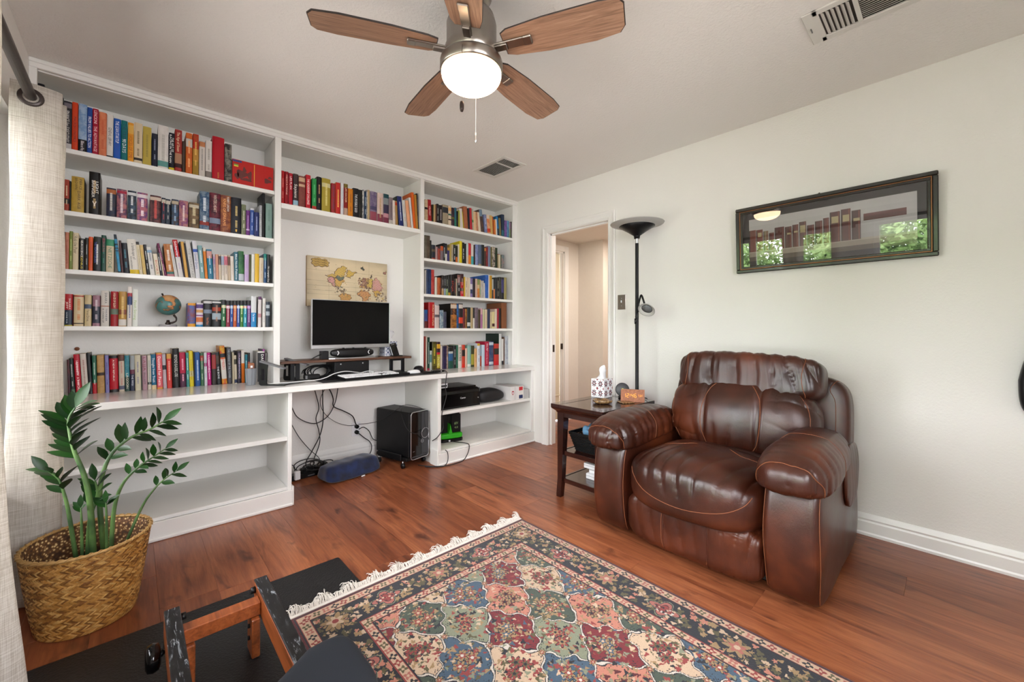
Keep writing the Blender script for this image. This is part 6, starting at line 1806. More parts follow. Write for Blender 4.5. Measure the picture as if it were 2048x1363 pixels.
# ------------------------------------------------------------------ desk
def at_(m, mtx): m.xf(mtx); return m
def place(x, y, z, a=0.0): return Matrix.Translation((x, y, z)) @ Matrix.Rotation(R(a), 4, 'Z')
simple('desk_mat_black', '141416', .7, bump=.2)
dm = MB().box(.93, 1.86, 2.86, 3.17, ZT + .0004, ZT + .0028, .001).build('desk_mat', 'desk_mat_black'); tag(dm, 'wide black desk mat lying under the keyboard', 'desk mat')
DZ = ZT + .003
# monitor riser
rs_ = thing('monitor_riser', 'walnut monitor riser with black metal legs and a centre drawer on the desk', 'stand', (1.22, 3.2, ZT))
box('board', .728, 1.712, 3.085, 3.30, .866, .884, 'walnut_board', rs_, .003)
for x0, x1 in ((1.540, 1.672), (.800, .862)):
    m = MB(); y0, y1 = 3.13, 3.145
    m.box(x0, x0 + .028, y0, y1, DZ, .8655, .002); m.box(x1 - .028, x1, y0, y1, DZ, .8655, .002); m.box(x0 + .028, x1 - .028, y0, y1, DZ, DZ + .018, .002); m.box(x0 + .028, x1 - .028, y0, y1, .848, .8655, .002)
    m.build('leg', 'black_metal', rs_)
dr = box('drawer', 1.090, 1.352, 3.10, 3.29, DZ + .004, .865, 'black_plastic', rs_, .004)
for x in (1.135, 1.302): MB().cyl((x, 3.0985, .845), (x, 3.1005, .845), .006, 12).build('drawer_screw', 'silver', dr)
# monitor
mn = thing('monitor', 'silver framed black computer monitor standing on the riser', 'monitor', (1.24, 3.2, .884))
box('back_case', .945, 1.538, 3.152, 3.185, .968, 1.322, 'silver', mn, .006)
bz = MB(); bz.box(.940, 1.543, 3.140, 3.1515, .962, .990, .002); bz.box(.940, .9455, 3.140, 3.1515, .990, 1.3255, .001); bz.box(1.5375, 1.543, 3.140, 3.1515, .990, 1.3255, .001); bz.box(.9455, 1.5375, 3.140, 3.1515, 1.320, 1.3255, .001)
bz.build('bezel', 'silver', mn)
box('screen', .9457, 1.5373, 3.1445, 3.1512, .9902, 1.3198, 'screen_black', mn)
m = MB(); m.box(1.20, 1.29, 3.186, 3.215, .90, 1.15, .006); m.build('stand_neck', 'silver', mn)
m = MB().prism([(1.055, 3.12), (1.09, 3.095), (1.40, 3.095), (1.43, 3.12), (1.43, 3.25), (1.055, 3.25)], .8845, .892); m.build('stand_base', 'silver', mn)
# soundbar
sb = thing('soundbar', 'short black soundbar with two white arrow marks under the monitor', 'speaker', (1.23, 3.12, .893))
V_, F_ = rblock(18, 1, 1, 1); q = soft(V_, 3.0); q = q * np.array([.165, .035, .034]) + np.array([1.232, 3.128, .928]); mobj('soundbar_body', q, F_, 'black_plastic', sb, smooth=True)
for x, s in ((1.104, 1), (1.352, -1)):
    m = MB().prism([(0, .016), (.006, .016), (.016, 0), (.006, -.016), (0, -.016), (.010, 0)], -.0012, 0, 'y'); m.xf(Matrix.Translation((x, 3.0925, .930)) @ Matrix.Scale(s, 4, Vector((1, 0, 0)))); m.build('arrow_mark', 'white_plastic', sb)
for x in (1.16, 1.235, 1.33): MB().cyl((x, 3.12, .9605), (x, 3.12, .9665), .008, 10).build('control_knob', 'black_plastic', sb)
hb = thing('usb_hub', 'small black box with a plugged cable left of the soundbar', 'hub', (1.03, 3.15, .884))
box('hub_body', 1.005, 1.052, 3.115, 3.18, .8845, .945, 'black_plastic', hb, .003)
cable('hub_cable', [(1.004, 3.14, .92), (.985, 3.135, .915), (.955, 3.14, .898), (.945, 3.15, .888)], .004, parent=hb)
# phone stand with phone, second tissue box
ph = thing('phone_stand', 'black phone resting upright on a charging stand on the riser', 'phone', (1.60, 3.13, .884))
pm_ = Matrix.Translation((1.592, 3.125, .8875)) @ Matrix.Rotation(R(-12), 4, 'Y') @ Matrix.Rotation(R(-14), 4, 'X')
at_(MB().box(-.030, .030, -.004, .004, .004, .108, .004), pm_).build('phone_body', 'black_gloss', ph)
at_(MB().box(-.014, .014, -.0046, -.004, .096, .099), pm_).build('phone_earpiece', 'silver', ph)
at_(MB().box(-.034, .034, .0045, .012, .0, .07, .003), pm_).build('charging_back', 'black_plastic', ph)
box('charging_foot', 1.556, 1.640, 3.100, 3.165, .8843, .893, 'black_plastic', ph, .003)
t2 = thing('tissue_box', 'blue lattice print tissue box on the monitor riser behind the phone', 'tissue box', (1.575, 3.235, .884))
quilt('tissue_box', (1.520, 3.18), (1.628, 3.288), .8845, 1.005, t2, 'white_plastic', ['5a6a9c', '7c8ab4', '39446c'], 4, 4)
# keyboard
kb = thing('keyboard', 'black keyboard with white keys on the desk', 'keyboard', (1.33, 2.95, DZ))
km = place(1.335, 2.962, DZ, 6.5)
kw, kd = .265, .072
v = [(-kw, -kd, 0), (kw, -kd, 0), (kw, kd, 0), (-kw, kd, 0), (-kw, -kd, .016), (kw, -kd, .016), (kw, kd, .026), (-kw, kd, .026)]
at_(MB().add(v, [(0, 3, 2, 1), (4, 5, 6, 7), (0, 1, 5, 4), (1, 2, 6, 5), (2, 3, 7, 6), (3, 0, 4, 7)]), km).build('keyboard_body', 'black_plastic', kb)
kmesh = {}
pit = .0186
def key(x, y, w=1.0, d=1.0):
    k = (w, d)
    zz = .016 + .010 * (y + kd) / (2 * kd)
    if k not in kmesh:
        m = MB(); a, b = w * pit - .002, d * pit - .002
        m.add([(0, 0, 0), (a, 0, 0), (a, b, 0), (0, b, 0), (.0015, .0015, .006), (a - .0015, .0015, .006), (a - .0015, b - .002, .006), (.0015, b - .002, .006)], [(0, 3, 2, 1), (4, 5, 6, 7), (0, 1, 5, 4), (1, 2, 6, 5), (2, 3, 7, 6), (3, 0, 4, 7)])
        o = m.build('key', 'white_plastic', kb); kmesh[k] = o.data
    else:
        o = link(bpy.data.objects.new('key', kmesh[k]), kb)
    o.matrix_basis = km @ Matrix.Translation((x, y, zz)) @ Matrix.Rotation(math.atan2(.010, 2 * kd), 4, 'X')
for r_ in range(6):
    y = -kd + .008 + r_ * pit * 1.12; x = -kw + .006
    if r_ == 0:
        for w in (1.25, 1.25, 1.25, 6.25, 1.25, 1.25, 1.25, 1.25): key(x, y, w); x += w * pit
    else:
        first, last = {1: (2.25, 2.75), 2: (1.75, 2.25), 3: (1.5, 1.5), 4: (1.0, 2.0), 5: (1.0, 1.0)}[r_]
        n = {1: 10, 2: 11, 3: 12, 4: 12, 5: 13}[r_]
        key(x, y, first); x += first * pit
        for _ in range(n): key(x, y); x += pit
        key(x, y, last)
    x = -kw + .006 + 15 * pit + .012
    if r_ in (0, 4, 5) or r_ == 1:
        for k in range(3):
            if r_ != 1 or k == 1: key(x + k * pit, y)
    x += 3 * pit + .010
    for k in range(4): key(x + k * pit, y)
cable('white_cable', [(1.37, 3.05, .775), (1.33, 3.07, .783), (1.27, 3.06, .776), (1.22, 3.03, .785), (1.13, 3.0, .80), (1.05, 2.99, .79), (.99, 2.98, .768), (.93, 2.97, .7575), (.84, 2.96, .7575), (.74, 2.95, .756), (.68, 2.96, .758), (.64, 2.99, .752)], .0032, 'cord_white')
tag(bpy.data.objects['white_cable'], 'white cable looping across the desk to the keyboard', 'cable')
dk = MB().box(-.15, .15, -.05, .05, 0, .014, .004); at_(dk, place(1.13, 3.055, DZ, 8)); dko = dk.build('spare_keyboard', 'black_plastic'); tag(dko, 'low black keyboard lying behind the white keyed one', 'keyboard')
# mice
def mouse(name, x, y, z, sc, mat, label, parts=True):
    t_ = thing(name, label, 'mouse', (x, y, z), 'computer mice on the desk')
    V_, F_ = rblock(12, 1, 1, 1); q = soft(V_, 2.5); q = q * np.array(sc); q[:, 2] = np.where(q[:, 2] < 0, q[:, 2] * .15, q[:, 2]); q += np.array([x, y, z + sc[2] * .16])
    mobj('mouse_shell', q, F_, mat, t_, smooth=True)
    MB().cyl((x - sc[0] * .55, y - .004, z + sc[2] * .86), (x - sc[0] * .55, y + .004, z + sc[2] * .86), .006, 10).build('scroll_wheel', 'mid_grey', t_)
mouse('computer_mouse', 1.675, 2.985, DZ, (.058, .03, .026), 'white_plastic', 'white computer mouse beside the keyboard')
mouse('computer_mouse', 1.765, 3.06, DZ, (.042, .042, .046), 'black_plastic', 'round black computer mouse right of the white mouse')
wc = thing('webcam', 'flat black webcam unit on the desk edge with a hanging cord', 'webcam', (1.90, 2.97, ZT))
at_(MB().box(-.06, .06, -.022, .022, .001, .018, .004), place(1.885, 2.955, ZT, 10)).build('webcam_body', 'black_plastic', wc)
at_(MB().box(-.10, .0, -.018, .018, .001, .010, .003), place(1.83, 2.95, ZT + .003, 10)).build('webcam_foot', 'black_plastic', wc)
at_(MB().cyl((.02, -.0235, .010), (.02, -.0215, .010), .006, 14), place(1.885, 2.955, ZT, 10)).build('lens', 'silver', wc)
cable('webcam_cord', [(1.935, 2.95, .757), (1.93, 2.90, .755), (1.90, 2.835, .75), (1.875, 2.806, .735), (1.862, 2.803, .64), (1.872, 2.803, .57), (1.852, 2.803, .50), (1.830, 2.803, .42), (1.842, 2.803, .34), (1.838, 2.803, .30), (1.80, 2.82, .24), (1.79, 2.88, .20)], .0035, parent=wc)
for x, y, a, lab, c in ((1.50, 3.065, 20, 'blue', '4a6a9c'), (1.585, 3.05, -15, 'white', 'd8d8da'), (1.45, 3.08, 5, 'dark', '23242c')):
    simple('item_' + lab, c, .4)
    m = MB().box(-.03, .03, -.018, .018, 0, .012 if lab != 'dark' else .022, .003); at_(m, place(x, y, DZ, a)); o = m.build('desk_gadget', 'item_' + lab)
    tag(o, {'blue': 'small blue gadget lying under the monitor riser', 'white': 'small white gadget lying near the riser leg', 'dark': 'small dark gadget lying beside the riser drawer'}[lab], 'gadget')
# laptop stand: base plate, two uprights, two sloping arms
ls = thing('laptop_stand', 'black metal laptop stand with two uprights and sloping arms on the counter', 'stand', (.72, 3.0, ZT))
def strip(pts, w, th, wd):
    """flat bar following pts, wide along wd"""
    wd = Vector(wd).normalized(); P = [Vector(p) for p in pts]; v, f = [], []
    for i, p in enumerate(P):
        t_ = (P[min(i + 1, len(P) - 1)] - P[max(i - 1, 0)]).normalized(); n_ = t_.cross(wd).normalized()
        for a, b in ((-1, -1), (1, -1), (1, 1), (-1, 1)): v.append(p + wd * (a * w / 2) + n_ * (b * th / 2))
    for i in range(len(P) - 1):
        for k in range(4): f.append((i * 4 + k, i * 4 + (k + 1) % 4, i * 4 + 4 + (k + 1) % 4, i * 4 + 4 + k))
    f.append((3, 2, 1, 0)); n = len(v); f.append((n - 4, n - 3, n - 2, n - 1)); return v, f
simple('stand_lit_grey', '6c6c70', .4, .3)  # arms painted paler than the plates, as tops catching the light
for ox in (0, .185):
    lm = Matrix.Translation((.588 + ox, 3.005 + ox, ZT)) @ Matrix.Rotation(R(-45), 4, 'Z')
    m = MB()      # side plate cut like a C, with a slot in its upright
    m.prism([(0, .014), (.004, .005), (.014, .0005), (.17, .0005), (.17, .008), (.055, .010), (.050, .018), (.050, .032), (0, .032)], -.0025, .0025, 'y')
    m.prism([(0, .032), (.016, .032), (.016, .105), (.004, .105)], -.0025, .0025, 'y'); m.prism([(.034, .032), (.050, .032), (.054, .105), (.034, .105)], -.0025, .0025, 'y')
    m.prism([(.004, .105), (.054, .105), (.058, .140), (.050, .148), (.020, .150), (.008, .140)], -.0025, .0025, 'y')
    m.xf(lm); m.build('side_plate', 'black_plastic', ls)
    m = MB().prism([(.012, .1505), (.172, .106), (.176, .113), (.016, .1595)], -.020, .016, 'y'); m.xf(lm); m.build('arm', 'stand_lit_grey', ls)
m = MB().prism([(.66, 2.925), (.70, 2.89), (.89, 3.07), (.85, 3.115)], ZT + .0005, ZT + .006); m.build('base_plate', 'black_plastic', ls)
m = MB().prism([(.70, 2.93), (.80, 2.93), (.86, 3.02), (.76, 3.04)], ZT + .0062, ZT + .008); m.build('rubber_pad', 'mid_grey', ls)
# cables heaped behind the laptop stand
rnd = random.Random(4)
cb = thing('cable_coil', 'tangle of black cables heaped on the desk left of the drawer', 'cables', (1.0, 3.12, ZT))
for k in range(7):
    c = Vector((.98 + .08 * rnd.random(), 3.16 + .06 * rnd.random(), ZT + .045)); r1 = .05 + .035 * rnd.random(); ph_ = rnd.random() * 6
    cable('cable_loop', [(c.x + r1 * 1.2 * math.cos(a + ph_), c.y + .03 * math.sin(a * 1.3 + k), max(ZT + .006, c.z + r1 * .62 * math.sin(a + ph_))) for a in np.linspace(0, 6.6, 12)], .0035 + .001 * rnd.random(), parent=cb)
ad = thing('power_adapter', 'black power adapter brick lying behind the laptop stand', 'adapter', (.93, 3.10, ZT))
box('adapter_body', .885, .985, 3.09, 3.14, ZT + .0065, ZT + .038, 'black_plastic', ad, .004); box('adapter_label', .886, .900, 3.0885, 3.0897, ZT + .010, ZT + .034, 'mid_grey', ad)
# wall map on stretched canvas
mp_ = thing('world_map_canvas', 'antique style world map canvas hung behind the monitor', 'picture', (1.29, 3.36, 1.3))
MX0, MX1, MZ0, MZ1, MYF = .968, 1.618, 1.285, 1.674, 3.352
simple('canvas_edge', 'b8a07c', .8)
box('canvas_frame', MX0, MX1, MYF + .001, YB - .001, MZ0, MZ1, 'canvas_edge', mp_, .002)
nx_, nz_ = 260, 156
uu, ww = np.meshgrid((np.arange(nx_) + .5) / nx_, (np.arange(nz_) + .5) / nz_)     # u right, w up
im = np.zeros((nz_, nx_, 3)); im[:] = srgb('cdbb9a')
im *= (1 + .07 * fnoise(uu * 8, ww * 6, 1.2, 2) + .03 * fnoise(uu * 40, ww * 30, 1, 4))[..., None]
ed = np.minimum(np.minimum(uu, 1 - uu) * 1.67, np.minimum(ww, 1 - ww)); im *= (.82 + .18 * np.clip(ed / .12, 0, 1))[..., None]
for w0 in (.12, .25, .33, .42, .52, .73): im[np.abs(ww - w0 + .004 * np.sin(uu * 9)) < .004] *= .72
def inpoly(pts):
    ins = np.zeros(uu.shape, bool); n = len(pts)
    pu = uu + .006 * np.sin(ww * 90) + .004 * np.sin(uu * 160); pw = ww + .009 * np.sin(uu * 85) 
    for i in range(n):
        (x1, y1), (x2, y2) = pts[i], pts[(i + 1) % n]
        c = ((y1 > pw) != (y2 > pw)); xi = (x2 - x1) * (pw - y1) / (y2 - y1 + 1e-12) + x1
        ins ^= c & (pu < xi)
    return ins
def land(pts, c):
    m_ = inpoly(pts); 
    b_ = m_ & ~(np.roll(m_, 2, 0) & np.roll(m_, -1, 0) & np.roll(m_, 2, 1) & np.roll(m_, -1, 1))
    im[m_] = np.array(srgb(c)) * (1 + .12 * np.sin(uu[m_] * 150) * np.sin(ww[m_] * 120))[:, None]; im[b_] = srgb('5a4436')
land([(.20, .62), (.30, .68), (.33, .76), (.40, .86), (.46, .84), (.45, .72), (.43, .62), (.36, .60), (.27, .60)], 'c0a050')
land([(.45, .66), (.47, .80), (.52, .76), (.60, .75), (.54, .68), (.50, .60)], 'c2a04c')
land([(.22, .56), (.26, .61), (.31, .60), (.32, .46), (.34, .40), (.30, .42), (.26, .48)], 'bf8c86')
land([(.31, .60), (.40, .60), (.44, .54), (.40, .48), (.38, .40), (.33, .42)], 'c09a52')
land([(.32, .62), (.36, .65), (.43, .62), (.42, .56), (.36, .54)], '5c6a5c')
land([(.34, .40), (.38, .40), (.42, .34), (.44, .30), (.40, .31), (.36, .36)], '7c6a54')
land([(.38, .28), (.46, .30), (.53, .22), (.50, .12), (.45, .02), (.40, .03), (.40, .14), (.37, .22)], 'bf8f50')
land([(.60, .33), (.66, .38), (.74, .35), (.78, .30), (.74, .20), (.70, .06), (.67, .05), (.66, .22), (.60, .27)], 'c08a58')
land([(.62, .46), (.66, .52), (.64, .58), (.68, .66), (.72, .64), (.73, .52), (.70, .44), (.64, .42)], '8c6456')
land([(.70, .44), (.73, .56), (.72, .64), (.80, .64), (.80, .50), (.78, .42)], 'c0a450')
land([(.79, .42), (.80, .60), (.84, .68), (.92, .56), (.93, .42), (.88, .36), (.82, .38)], 'c49288')
land([(.80, .38), (.86, .40), (.92, .36), (.90, .30), (.84, .24), (.82, .30)], 'c29a4c')
land([(.76, .68), (.79, .74), (.80, .70), (.78, .64)], '3f4a40')
land([(.64, .82), (.66, .90), (.69, .86), (.68, .80)], '3f4a40')
land([(.88, .10), (.94, .14), (.98, .10), (.94, .03), (.89, .04)], 'c09a4c')
land([(.94, .80), (.99, .86), (.99, .78), (.95, .76)], '9c6c60')
land([(.05, .82), (.05, .93), (.08, .97), (.22, .95), (.25, .91), (.25, .84), (.22, .80), (.08, .79)], 'b09048')
for k in range(3): im[(np.abs(ww - (.93 - .045 * k) + .1 * (uu - .15)) < .008) & (uu > .08) & (uu < .22) & (np.sin(uu * 420) > -.2)] = srgb('5a4420')
for u0 in (.25, .42, .58, .75): im[np.abs(uu - u0) < .0022] *= .85
rm_ = np.random.RandomState(6)
def blots(n, u0, u1, w0, w1, cols, r0=.004, r1=.012):
    for _ in range(n):
        a, b = u0 + (u1 - u0) * rm_.rand(), w0 + (w1 - w0) * rm_.rand(); r = r0 + (r1 - r0) * rm_.rand()
        m_ = ((uu - a) ** 2 + ((ww - b) * .6) ** 2) < (r * (1 + .4 * np.sin(5 * np.arctan2(ww - b, uu - a) + a * 50))) ** 2
        im[m_] = srgb(rm_.choice(cols))
blots(70, .61, .76, .36, .64, ['5a4036', '7c5a48', 'a88468', 'c09a58', '8a7450'])
blots(26, .32, .46, .27, .42, ['5a4a40', '7c6a54', 'c8b898', '6a7464'])
blots(46, .84, .99, .06, .36, ['5a4a44', '7c6a5c', 'b89a5c', '8a8478'])
blots(30, .38, .53, .04, .28, ['a8783c', 'c0a050', '7a5a38', '8a7c48'], .003, .007)
blots(34, .60, .78, .04, .36, ['a8703c', 'c0a050', '8a5a48', '7c7448'], .003, .007)
blots(40, .22, .45, .42, .66, ['b08a4c', 'a87868', '6c6a54', '5a4436'], .002, .006)
blots(60, .02, .98, .02, .97, ['a8946c', '9c8660', 'b4a07c'], .002, .005)
blots(20, .80, .94, .26, .62, ['b07c74', 'b89a50', '9c7060'], .003, .008)
im = np.clip(im, .01, 1)
gx = MX0 + (MX1 - MX0) * np.arange(nx_ + 1) / nx_; gz = MZ0 + (MZ1 - MZ0) * np.arange(nz_ + 1) / nz_
GXm, GZm = np.meshgrid(gx, gz); Vm = np.stack([GXm, np.full_like(GXm, MYF), GZm], -1).reshape(-1, 3)
ii = np.arange(nz_)[:, None] * (nx_ + 1) + np.arange(nx_)[None]; Fm = np.stack([ii, ii + 1, ii + nx_ + 2, ii + nx_ + 1], -1).reshape(-1, 4)
mobj('map_print', Vm, Fm.tolist(), 'flat_print', mp_, col=im.reshape(-1, 3))

# ------------------------------------------------------------------ under the desk
pc_ = thing('computer_tower', 'black desktop computer tower with silver edged front on a rolling caddy', 'computer', (1.66, 3.1, 0))
pmx = place(1.606, 2.905, 0, 13.5)
at_(MB().box(0, .195, .018, .42, .085, .445, .008), pmx).build('case_body', 'black_plastic', pc_)
fpv = [(.0, .0), (.195, .0), (.195, .017), (0, .017)]
m = MB(); nseg = 12; ring_ = []
def rrect(x0, x1, z0, z1, r, n=5):
    out = []
    for cx, cz, a0 in ((x1 - r, z1 - r, 0), (x0 + r, z1 - r, 90), (x0 + r, z0 + r, 180), (x1 - r, z0 + r, 270)):
        for k in range(n): a = R(a0 + 90 * k / (n - 1)); out.append((cx + r * math.cos(a), cz + r * math.sin(a)))
    return out
at_(MB().prism(rrect(.004, .191, .076, .443, .022), -.004, .0178, 'y'), pmx).build('front_panel', 'black_gloss', pc_)
at_(MB().tube([(x, -.003, z) for x, z in rrect(.002, .193, .072, .447, .024) + [rrect(.002, .193, .072, .447, .024)[0]]], .0035, 6), pmx).build('front_trim', 'silver', pc_)
at_(MB().box(.112, .186, -.0075, -.0042, .10, .435, .002), pmx).build('drive_cover', 'dark_grey_plastic', pc_)
at_(MB().tube([(.148 + .040 * math.cos(a), -.011, .265 + .040 * math.sin(a)) for a in np.linspace(0, 2 * PI, 29)], .0022, 6), pmx).build('port_ring', 'silver', pc_)
lg = at_(MB().tube([(.118 + .0135 * math.cos(a), -.0085, .205 + .0135 * math.sin(a)) for a in np.linspace(0, 2 * PI, 21)], .0012, 5), pmx).build('logo_ring', 'silver', pc_)
def lettering(name, s, mtx, height, mat, par, width=None):
    tv, tf, tw = text2d(s); sc = height / .72; sx = sc if width is None else width / tw
    V_ = [tuple(mtx @ Vector((p[0] * sx - tw * sx / 2, 0, (p[1] - .35) * sc))) for p in tv]
    return mobj(name, V_, tf, mat, par)
lettering('logo_lettering', 'DELL', pmx @ Matrix.Translation((.118, -.0085, .205)), .007, 'silver', pc_, .019)
lettering('model_lettering', 'XPS', pmx @ Matrix.Translation((.03, -.0048, .135)), .006, 'silver', pc_, .018)
at_(MB().box(.012, .184, -.006, -.0042, .086, .098, .001), pmx).build('lower_vent', 'dark_grey_plastic', pc_)
at_(MB().box(-.012, .207, .03, .40, .058, .0845, .004), pmx).build('caddy_tray', 'black_plastic', pc_)
at_(MB().box(-.030, -.013, .08, .36, .058, .11, .004), pmx).build('caddy_rail', 'black_plastic', pc_)
for x, y in ((-.015, .07), (.205, .07), (-.015, .36), (.205, .36)):
    at_(MB().tube([(x - .008, y, .022), (x + .008, y, .022)], .0215, 14), pmx).build('caster', 'black_plastic', pc_)
    at_(MB().cyl((x, y, .03), (x, y, .058), .006, 8), pmx).build('caster_stem', 'silver', pc_)
cable('headset_wire', [(1.70, 3.22, .452), (1.62, 3.12, .455), (1.56, 3.09, .44), (1.50, 3.2, .36), (1.44, 3.30, .325), (1.38, 3.37, .315)], .0022, parent=pc_)
cable('headset_wire', [(1.70, 3.20, .453), (1.60, 3.05, .452), (1.575, 2.98, .40), (1.585, 2.92, .32), (1.63, 2.885, .285), (1.70, 2.89, .28), (1.735, 2.912, .29)], .0022, parent=pc_)
cable('headset_wire', [(1.66, 3.2, .452), (1.68, 3.10, .475), (1.72, 3.05, .468), (1.755, 3.0, .452), (1.75, 2.935, .44), (1.745, 2.925, .35), (1.76, 2.92, .28), (1.79, 2.935, .20)], .0022, parent=pc_)
cable('power_lead', [(1.535, 3.30, .16), (1.49, 3.33, .18), (1.46, 3.345, .25), (1.42, 3.36, .285), (1.385, 3.375, .27)], .0035, parent=pc_)
# foot cushion
t = NT('blue_velvet'); v_ = t.coord('Object'); nz_b = t.noise(v_, 14, 4); t.base(t.ramp(nz_b.outputs[0], [(.35, '060e26'), (.65, '0d2350')])); t.set(Roughness=.85); t.b.inputs['Sheen Weight'].default_value = .3; nb_ = t.noise(v_, 300, 2); t.bump(nb_.outputs[0], .3, .001)
fc = thing('foot_cushion', 'dark blue velvet half round foot cushion on the floor under the desk', 'cushion', (1.22, 3.12, 0))
fm = place(1.215, 3.125, 0, 10)
V_, F_ = rblock(24, 1, 1, 1); q = soft(V_, 5.0); P_ = q * np.array([.225, .125, .06]); P_[:, 2] += .0612
top = np.clip(P_[:, 2] / .12, 0, 1); P_[:, 1] *= 1 - .45 * top ** 1.5; P_[:, 0] *= 1 - .08 * top
P_ += .002 * np.stack([nz3(P_, k, (30, 30, 30)) for k in (1, 2, 3)], 1); P_[:, 2] = np.maximum(P_[:, 2], .0015)
mobj('cushion_body', [tuple(fm @ Vector(p)) for p in P_], F_, 'blue_velvet', fc, smooth=True)
at_(MB().box(.02, .05, -.1265, -.1235, .004, .012), fm).build('care_tag', 'white_plastic', fc)
# outlet, power strip, cords
ol = thing('wall_outlet', 'white double wall outlet with black plugs behind the desk', 'outlet', (1.365, YB, .27))
box('plate', 1.329, 1.401, YB - .006, YB - .0005, .218, .332, 'white_plastic', ol, .002)
for zz in (.252, .298): MB().cyl((1.365, YB - .03, zz), (1.365, YB - .0062, zz), .016, 12).build('plug', 'black_plastic', ol)
ps = thing('power_strip', 'black power strip crowded with plugs on the floor under the desk', 'power strip', (1.0, 3.28, 0))
at_(MB().box(-.17, .17, -.03, .03, .0005, .04, .004), place(.975, 3.30, 0, 8)).build('strip_body', 'black_plastic', ps)
at_(MB().box(-.122, -.088, -.038, -.031, .0, .0, 0) if False else MB().box(-.122, -.085, -.06, -.031, .012, .075, .004), place(.975, 3.30, 0, 8)).build('white_adapter', 'white_plastic', ps)
for k, x in enumerate((-.04, .01, .06, .11)): at_(MB().box(x - .014, x + .014, -.024, .024, .0402, .068 + .008 * (k % 2), .003), place(.975, 3.30, 0, 8)).build('plug', 'black_plastic', ps)
at_(MB().box(-.02, .03, -.0315, -.0302, .012, .018), place(.975, 3.30, 0, 8)).build('strip_label', 'mid_grey', ps)
rnd = random.Random(8)
for k in range(6):
    c = Vector((.94 + .14 * rnd.random(), 3.30, .085)); r1 = .035 + .04 * rnd.random(); p0 = rnd.random() * 6
    cable('strip_cord', [(c.x + r1 * 1.3 * math.cos(a + p0), c.y - .02 + .04 * math.sin(a * .7 + k), max(.045, c.z + r1 * .6 * math.sin(a + p0))) for a in np.linspace(0, 6.0, 10)], .0035, parent=ps)
cable('strip_cord', [(.865, 3.25, .075), (.86, 3.245, .11), (.835, 3.25, .125), (.80, 3.26, .10), (.795, 3.275, .05), (.82, 3.29, .02)], .003, parent=ps)
def hang(pts, r, label):
    o = cable('hanging_cable', pts, r); tag(o, label, 'cable', 'cords hanging under the desk')
YW = 3.32
hang([(.80, YW, .705), (.80, YW, .62), (.83, YW, .48), (.90, YW, .32), (.98, YW, .20), (1.05, YW, .12), (1.06, 3.30, .075)], .0028, 'thin black cord at the far left, hanging straight to the power strip')
hang([(.82, YW - .02, .705), (.83, YW - .02, .62), (.86, YW - .02, .52), (.90, YW, .45), (.97, YW, .40), (1.04, YW, .385), (1.12, YW, .43), (1.17, YW, .52), (1.19, YW, .62), (1.195, YW, .705)], .0035, 'thick black cord drooping in a wide loop under the desk')
hang([(1.0, YW, .705), (1.03, YW, .60), (1.05, YW, .50), (1.03, YW, .42), (1.05, YW, .33), (1.06, YW, .26), (1.05, YW, .20), (1.02, YW, .12), (1.01, 3.30, .075)], .0035, 'black cord hanging in small kinks at the middle of the desk')
hang([(1.075, YW - .01, .705), (1.075, YW - .01, .55), (1.08, YW - .01, .42), (1.06, YW - .01, .30), (1.00, YW - .01, .18), (.96, YW - .01, .11), (.955, 3.29, .07)], .004, 'thickest black cord running down to the power strip')
hang([(1.085, YW - .02, .705), (1.13, YW - .02, .62), (1.15, YW - .02, .56), (1.155, YW - .02, .50), (1.24, YW, .45), (1.31, YW, .40), (1.345, YW + .02, .33), (1.362, YB - .035, .298)], .0045, 'thick black cord running across to the wall outlet')
hang([(1.13, YW - .03, .705), (1.07, YW - .03, .62), (1.05, YW - .03, .54), (1.09, YW - .02, .45), (1.18, YW, .37), (1.28, YW + .02, .325), (1.345, YB - .03, .315)], .0022, 'thin black wire sagging towards the wall outlet')
hang([(1.367, YB - .034, .252), (1.42, YB - .04, .20), (1.46, YB - .05, .165), (1.475, YB - .06, .12), (1.44, YB - .08, .06), (1.30, YB - .09, .02), (1.16, YB - .07, .03), (1.12, YB - .06, .05)], .004, 'black cord looping from the outlet down behind the foot cushion')

# ------------------------------------------------------------------ right base cabinet contents
pr_ = thing('printer', 'black inkjet printer on the shelf of the right cabinet', 'printer', (2.09, 3.08, .43))
m = MB().prism([(2.895, .4305), (3.22, .4305), (3.22, .585), (2.935, .590), (2.905, .575), (2.895, .55)], 1.872, 2.292, 'x'); m.build('printer_body', 'black_plastic', pr_)
box('output_door', 1.90, 2.262, 2.8895, 2.8945, .445, .555, 'black_gloss', pr_, .002)
box('scanner_lid', 1.878, 2.286, 2.945, 3.215, .5905, .604, 'black_gloss', pr_, .003)
lettering('logo_lettering', 'Canon', Matrix.Translation((2.10, 2.8890, .515)), .016, 'white_plastic', pr_, .055)
MB().cyl((2.268, 2.8935, .50), (2.268, 2.888, .50), .005, 10).build('power_button', 'silver', pr_)
box('side_band', 2.2925, 2.296, 2.90, 3.2, .435, .585, 'mid_grey', pr_)
ll = thing('label_maker', 'small pale green gadget lying on top of the printer', 'gadget', (1.92, 2.98, .605)); box('gadget_body', 1.875, 1.985, 2.95, 3.03, .6045, .645, 'pale_green_plastic' if 'pale_green_plastic' in M else 'white_plastic', ll, .004); box('gadget_window', 1.89, 1.975, 2.9492, 2.9505, .615, .632, 'dark_grey_plastic', ll)
cb2 = MB().prism([(1.85, .6), (2.14, .6), (2.11, .70), (1.85, .705)], 3.23, 3.238, 'y'); tag(cb2.build('cardboard_sheet', 'cardboard'), 'brown cardboard sheet standing behind the printer', 'cardboard')
bpy.data.objects['cardboard_sheet'].location.z -= .1695
sc_ = thing('zip_case', 'soft black zip case lying right of the printer', 'case', (2.48, 2.99, .43))
